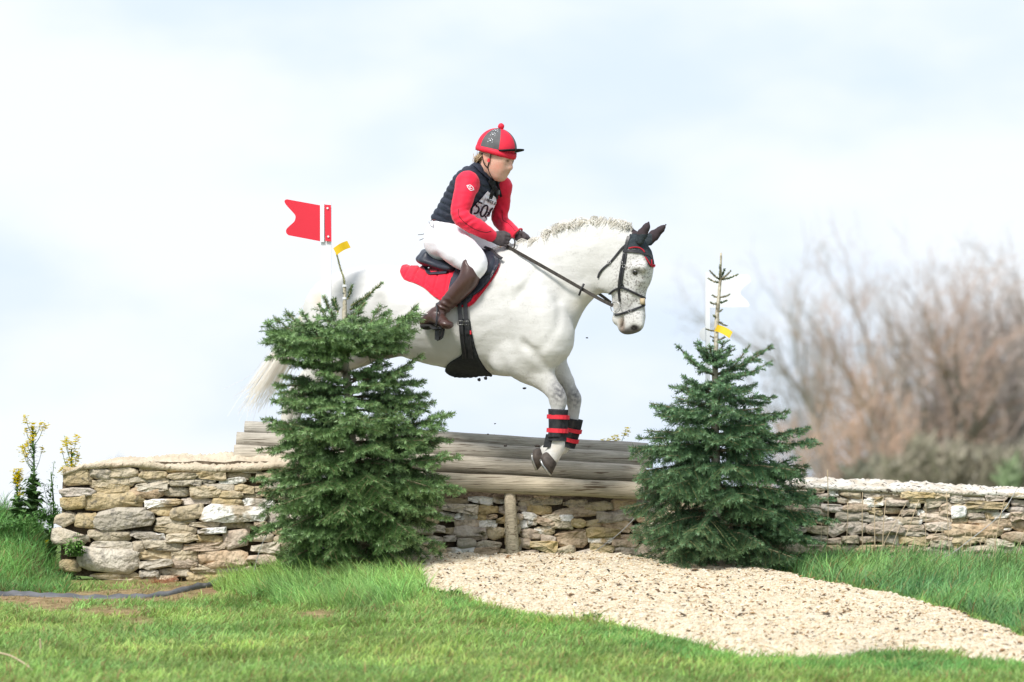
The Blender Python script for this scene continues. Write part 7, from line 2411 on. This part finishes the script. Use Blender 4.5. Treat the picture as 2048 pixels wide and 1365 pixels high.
rape_plant(65, 1015, 850, 0.45, 0.55, 'tallest yellow-flowered rape plant on the grass bank, left of the wall', 1, 1.3)
rape_plant(143, 1010, 888, 0.75, 0.40, 'bushy yellow rape plant close behind the left end of the wall', 2, 1.5)
rape_plant(36, 1020, 942, 0.3, 0.25, 'short rape plant with few open flowers, at the far left of the bank', 4, 0.7)
rape_plant(100, 1012, 935, 0.5, 0.5, 'leggy rape side plant between the two tall ones on the bank', 6, 0.6, heads=False)
rape_plant(1232, 1000, 875, 1.1, 0.6, 'small yellow rape flower heads peeping over the top rail', 5, 0.9)

# low broad-leaved weeds in the turf
def weed(x, y, n, h, w, lab, seed, col=(0.13, 0.27, 0.06), nm='nettle_clump', cat='weed', yoff=None, jag=1.0):
    r = np.random.default_rng(seed)
    p0 = gpoint(x, y) if yoff is None else W(x, y, yoff)
    mb = MB()
    for i in range(n):
        a = r.uniform(0, 6.28); rad = w * math.sqrt(r.random())
        b = p0 + np.array([math.cos(a) * rad, math.sin(a) * rad * 0.6, -0.01])
        hh_ = h * r.uniform(0.4, 1.0) * (1 - 0.5 * rad / w)
        t = b + np.array([r.normal(0, .01), r.normal(0, .01), hh_])
        tv, tf = tube([b, t], [0.0022, 0.0012], 3, cap=False); mb.addl(tv, tf, np.array(col) * 0.8)
        for k in range(5):
            u = r.uniform(0.3, 1.0); aa = r.uniform(0, 6.28); sz = r.uniform(0.018, 0.038) * jag
            leaf(mb, b + (t - b) * u, [math.cos(aa), math.sin(aa), r.uniform(-.2, .5)], sz, sz * 0.62, np.array(col) * r.uniform(0.6, 1.35), r.uniform(0.1, .6))
    o = mb.build(nm, M['leaf'], None, loc=p0)
    return tag(o, lab, cat)


weed(800, 1160, 46, 0.10, 0.10, 'bright leafy nettle clump at the left corner of the gravel ramp', 1, (0.20, 0.38, 0.09))
weed(835, 1185, 60, 0.08, 0.10, 'light green leafy weeds spilling onto the gravel from the mound', 14, (0.20, 0.36, 0.10))
weed(600, 1190, 60, 0.07, 0.25, 'scattered clover-like leaves in the long grass mound', 15, (0.18, 0.34, 0.09))
weed(730, 1140, 34, 0.10, 0.10, 'leafy weeds at the foot of the left fir tree', 2, (0.18, 0.36, 0.09))
weed(905, 1196, 36, 0.075, 0.07, 'dark green weed tuft on the near edge of the gravel, below the post', 33, (0.12, 0.24, 0.06))
weed(1182, 1243, 26, 0.07, 0.045, 'small dark nettle standing alone at the gravel edge', 4, (0.09, 0.20, 0.055))
weed(1120, 1262, 30, 0.035, 0.10, 'flat spreading weed in the turf under the gravel edge', 5, (0.10, 0.23, 0.06))
weed(150, 1110, 44, 0.16, 0.05, 'leafy plant climbing the end of the left wall', 6, (0.15, 0.30, 0.07), yoff=-0.06)
weed(132, 1150, 40, 0.10, 0.07, 'low green plant at the bottom corner of the left wall', 7, (0.14, 0.29, 0.07))
weed(40, 1060, 60, 0.14, 0.20, 'tangle of bigger leaves on the crest of the grass bank', 12, (0.11, 0.24, 0.06), yoff=0.0)
weed(100, 1040, 60, 0.13, 0.10, 'dark leafy growth against the end of the left wall', 13, (0.10, 0.22, 0.055), yoff=0.1)
weed(75, 1130, 50, 0.08, 0.16, 'creeping leafy cover on the slope of the grass bank', 8, (0.13, 0.28, 0.07))
weed(1770, 1145, 46, 0.09, 0.12, 'pale green leafy weeds among long grass by the right hand wall', 9, (0.20, 0.38, 0.12))
weed(1985, 1215, 70, 0.08, 0.20, 'dark leafy clump at the gravel edge in the right corner', 10, (0.10, 0.25, 0.08))
weed(1560, 1148, 60, 0.10, 0.13, 'low greenery under the right side of the right fir tree', 11, (0.10, 0.24, 0.07))
for i, (x, y, lab) in enumerate(((92, 1150, 'yellow dandelion flower low on the bank by the left wall'), (50, 1148, 'smaller yellow flower on the bank, left of the dandelion'))):
    mb = MB(); p = gpoint(x, y, 0.06) if x else 0
    r = np.random.default_rng(i)
    for k in range(50):
        a = r.uniform(0, 6.28); leaf(mb, p + r.normal(0, 0.005, 3), [math.cos(a), math.sin(a), 0.6], 0.016, 0.004, (1, 1, 1), 0)
    tv, tf = tube([p - [0, 0, 0.07], p], 0.0018, 4); mb.addl(tv, tf, (0.2, 0.5, 0.1))
    tag(mb.build('dandelion', M['petal'], None, loc=p - np.array([0, 0, 0.07])), lab, 'flower')

# clods thrown up by the hooves
M['clod'] = mat('earth_clod', (0.03, 0.026, 0.024), (0.06, 0.05, 0.045), 60, 0.95, 0.1)
CL = [(1073, 893, 4.5, 'larger'), (1049, 776, 4, 'second')]
CLODS = [(1074, 893, 4.2, -0.15, 'dark clod of earth beside the hooves, in front of the rails'), (1049, 777, 3.4, -0.05, 'dark clod of earth falling under the horse elbow'), (1174, 676, 1.8, -0.2, 'tiny fleck of earth flying below the horse muzzle'),
         (1011, 892, 2.6, 0.0, 'crumb of earth above the rails left of the hooves'), (976, 869, 1.8, 0.1, 'crumb of earth over the top rail under the belly'), (990, 848, 1.4, 0.1, 'speck of earth high under the girth')]
for i, (x, y, s, Y, lab) in enumerate(CLODS):
    c = W(x, y, Y); V = ICO_V * np.array([1.3, 0.9, 0.8]) * s * PXM * (1 + rng.normal(0, 0.22, (12, 1)))
    tag(obj('earth_clod', V + c, ICO_F, M['clod'], None, loc=c), lab, 'clod')

# ================================================================ bare trees beyond the field
def far_tree(px, top_py, Y, spread, seed, tint, lab, trunks=1, lean=0.0, fine=1.0):
    r = np.random.default_rng(seed)
    b = W(px, 985, Y); gz = float(ground_z(b[0], Y)); b[2] = gz - 0.1
    t = W(px, top_py, Y); Hh = t[2] - b[2]
    root = thing('bare_tree', lab, 'tree', b, group='bare winter trees beyond the field')
    segs = []

    def grow(p, d, ln_, rad, lvl):
        n_ = 4
        pts_ = [p]
        dd = d.copy()
        for k in range(n_):
            dd = unit(dd + r.normal(0, 0.13 + 0.05 * lvl, 3) + np.array([0, 0, 0.05]))
            pts_.append(pts_[-1] + dd * ln_ / n_)
        rs = np.linspace(rad, rad * 0.5, n_ + 1)
        segs.append((np.array(pts_), rs, lvl))
        if lvl >= 4 or rad < 0.006: return
        kids = (10, 5, 4, 3)[lvl]
        for k in range(kids):
            u = r.uniform(0.25, 1.0) if lvl else r.uniform(0.22, 0.98)
            q = u * n_; a_ = min(int(q), n_ - 1); pp = pts_[a_] + (pts_[a_ + 1] - pts_[a_]) * (q - a_)
            az = r.uniform(0, 6.28); el = r.uniform(0.35, 0.85) * spread
            s1 = unit(np.cross(dd, [math.cos(az), math.sin(az), 0.2]))
            nd = unit(dd * math.cos(el) + s1 * math.sin(el))
            grow(pp, nd, ln_ * r.uniform(0.40, 0.62) * (1.1 - 0.35 * u * (lvl == 0)), rad * (1 - 0.5 * u) * 0.58, lvl + 1)
    for k in range(trunks):
        d0 = unit([lean + r.normal(0, 0.10 * trunks), r.normal(0, 0.10 * trunks), 1])
        grow(b + np.array([r.normal(0, 0.2 * (trunks - 1)), 0, 0]), d0, Hh * r.uniform(0.70, 0.80), 0.022 * Hh, 0)
    tr, lb = MB(), MB()
    tint = np.array(tint)
    tV, tF, tC, n0 = [], [], [], 0
    for P_, rs, lvl in segs:
        if lvl == 0:
            tv, tf = tube(P_, rs, 7); tr.addl(tv, tf, (0.75, 0.72, 0.66))
        elif lvl == 1:
            tv, tf = tube(P_, rs, 5, cap=False); lb.addl(tv, tf, (0.85, 0.8, 0.72))
        else:
            rr_ = np.maximum(rs, 0.0055 * fine)
            a = unit(np.cross(P_[-1] - P_[0], [0.2, 0.9, 0.3])); c_ = unit(np.cross(P_[-1] - P_[0], a))
            ring = np.stack([a, -0.5 * a + 0.87 * c_, -0.5 * a - 0.87 * c_])
            V = (P_[:, None] + ring[None] * rr_[:, None, None]).reshape(-1, 3)
            F = []
            for i in range(len(P_) - 1):
                for k in range(3):
                    k2 = (k + 1) % 3; F.append((i * 3 + k, i * 3 + k2, i * 3 + 3 + k2, i * 3 + 3 + k))
            tV.append(V); tF.append(np.array(F) + n0); n0 += len(V)
            tC.append(np.tile(tint * (1.0 if lvl < 3 else 1.15) * r.uniform(0.8, 1.2), (len(V), 1)))
    tr.build('trunk', M['far_bark'], root, smooth=True)
    lb.build('limbs', M['far_bark'], root, smooth=True)
    obj('twigs', np.concatenate(tV), np.concatenate(tF), M['far_bark'], root, color=np.concatenate(tC))
    return root


RU, GR_, BL = (1.04, 0.95, 0.90), (1.05, 1.04, 1.04), (0.98, 1.04, 1.18)
far_tree(1700, 660, 150, 0.85, 1, BL, 'pale bluish bare tree, second from the left in the distant row', 2)
far_tree(1648, 735, 165, 0.9, 2, BL, 'faint low bare tree nearest the right fir tree in the distant row', 2)
far_tree(1755, 590, 130, 0.7, 3, GR_, 'slender bare tree leaning left before the tall rusty ones', 2, lean=-0.12)
far_tree(1845, 545, 120, 0.62, 4, (1.1, 0.85, 0.7), 'tall upright bare tree with dark trunk, highest in the distant row', 2)
far_tree(1895, 570, 124, 0.6, 5, RU, 'rusty twigged tree behind the tallest trunk', 2)
far_tree(1948, 540, 118, 0.6, 6, RU, 'tall reddish bare tree second from the right', 2)
far_tree(2000, 600, 126, 0.7, 7, GR_, 'brown bare tree near the right border of the picture', 2)
far_tree(2050, 575, 120, 0.65, 8, RU, 'rust coloured bare tree cut off by the right border', 3)
far_tree(1770, 800, 112, 0.8, 9, (1.2, 0.9, 0.7), 'small russet thicket tree low before the distant row', 4)
far_tree(2110, 560, 122, 0.7, 10, GR_, 'bare tree standing just outside the right border', 2)


def hedge(px0, px1, top, Y, seed, c1, lab, dens=5200, sz=0.16):
    r = np.random.default_rng(seed)
    mb_v, mb_f, mb_c = [], [], []
    n_ = dens
    x = r.uniform(px0, px1, n_)
    tp = top + 18 * wob(x, x * 0 + seed, 0.02, seed) + 10 * wob(x, x * 0, 0.07, 3) + 30 * np.clip((px0 + 60 - x) / 60, 0, 1)
    yy = Y + r.uniform(-2.5, 2.5, n_)
    gz = ground_z((x - SW / 2) * (yy - CAM[1]) / FPX, yy)
    X = (x - SW / 2) * (yy - CAM[1]) / FPX
    zt = zat(tp, yy)
    z = gz + (zt - gz) * r.random(n_) ** 0.8
    P_ = np.stack([X, yy, z], -1)
    D = r.normal(0, 1, (n_, 3)); D[:, 2] = np.abs(D[:, 2]) + 0.4; D /= np.linalg.norm(D, axis=1)[:, None]
    Wd = np.cross(D, r.normal(0, 1, (n_, 3))); Wd /= np.linalg.norm(Wd, axis=1)[:, None]
    s = sz * r.uniform(0.6, 1.6, (n_, 1))
    V = np.stack([P_ - Wd * s * 0.3, P_ + Wd * s * 0.3, P_ + D * s * 2], 1).reshape(-1, 3)
    F = np.arange(3 * n_).reshape(-1, 3)
    C = np.repeat(np.array(c1)[None] * r.uniform(0.6, 1.35, (n_, 1)), 3, axis=0)
    p0 = P_.mean(0); p0[2] = gz.min()
    return tag(obj('hedge', V, F, M['leaf'], None, color=C, loc=p0), lab, 'hedge')


hedge(1770, 2200, 895, 106, 3, (0.36, 0.31, 0.25), 'long olive brown hedge running below the bare trees', 12000)
hedge(2000, 2035, 915, 104, 5, (0.24, 0.30, 0.17), 'green bush standing in the brown hedge at the right border', 1500)
hedge(1690, 1775, 915, 112, 8, (0.26, 0.25, 0.20), 'low hedge end left of the brown hedge', 2200)
hedge(200, 232, 914, 240, 9, (0.06, 0.10, 0.10), 'tiny bluish far hedge just showing over the left wall', 700, 0.3)
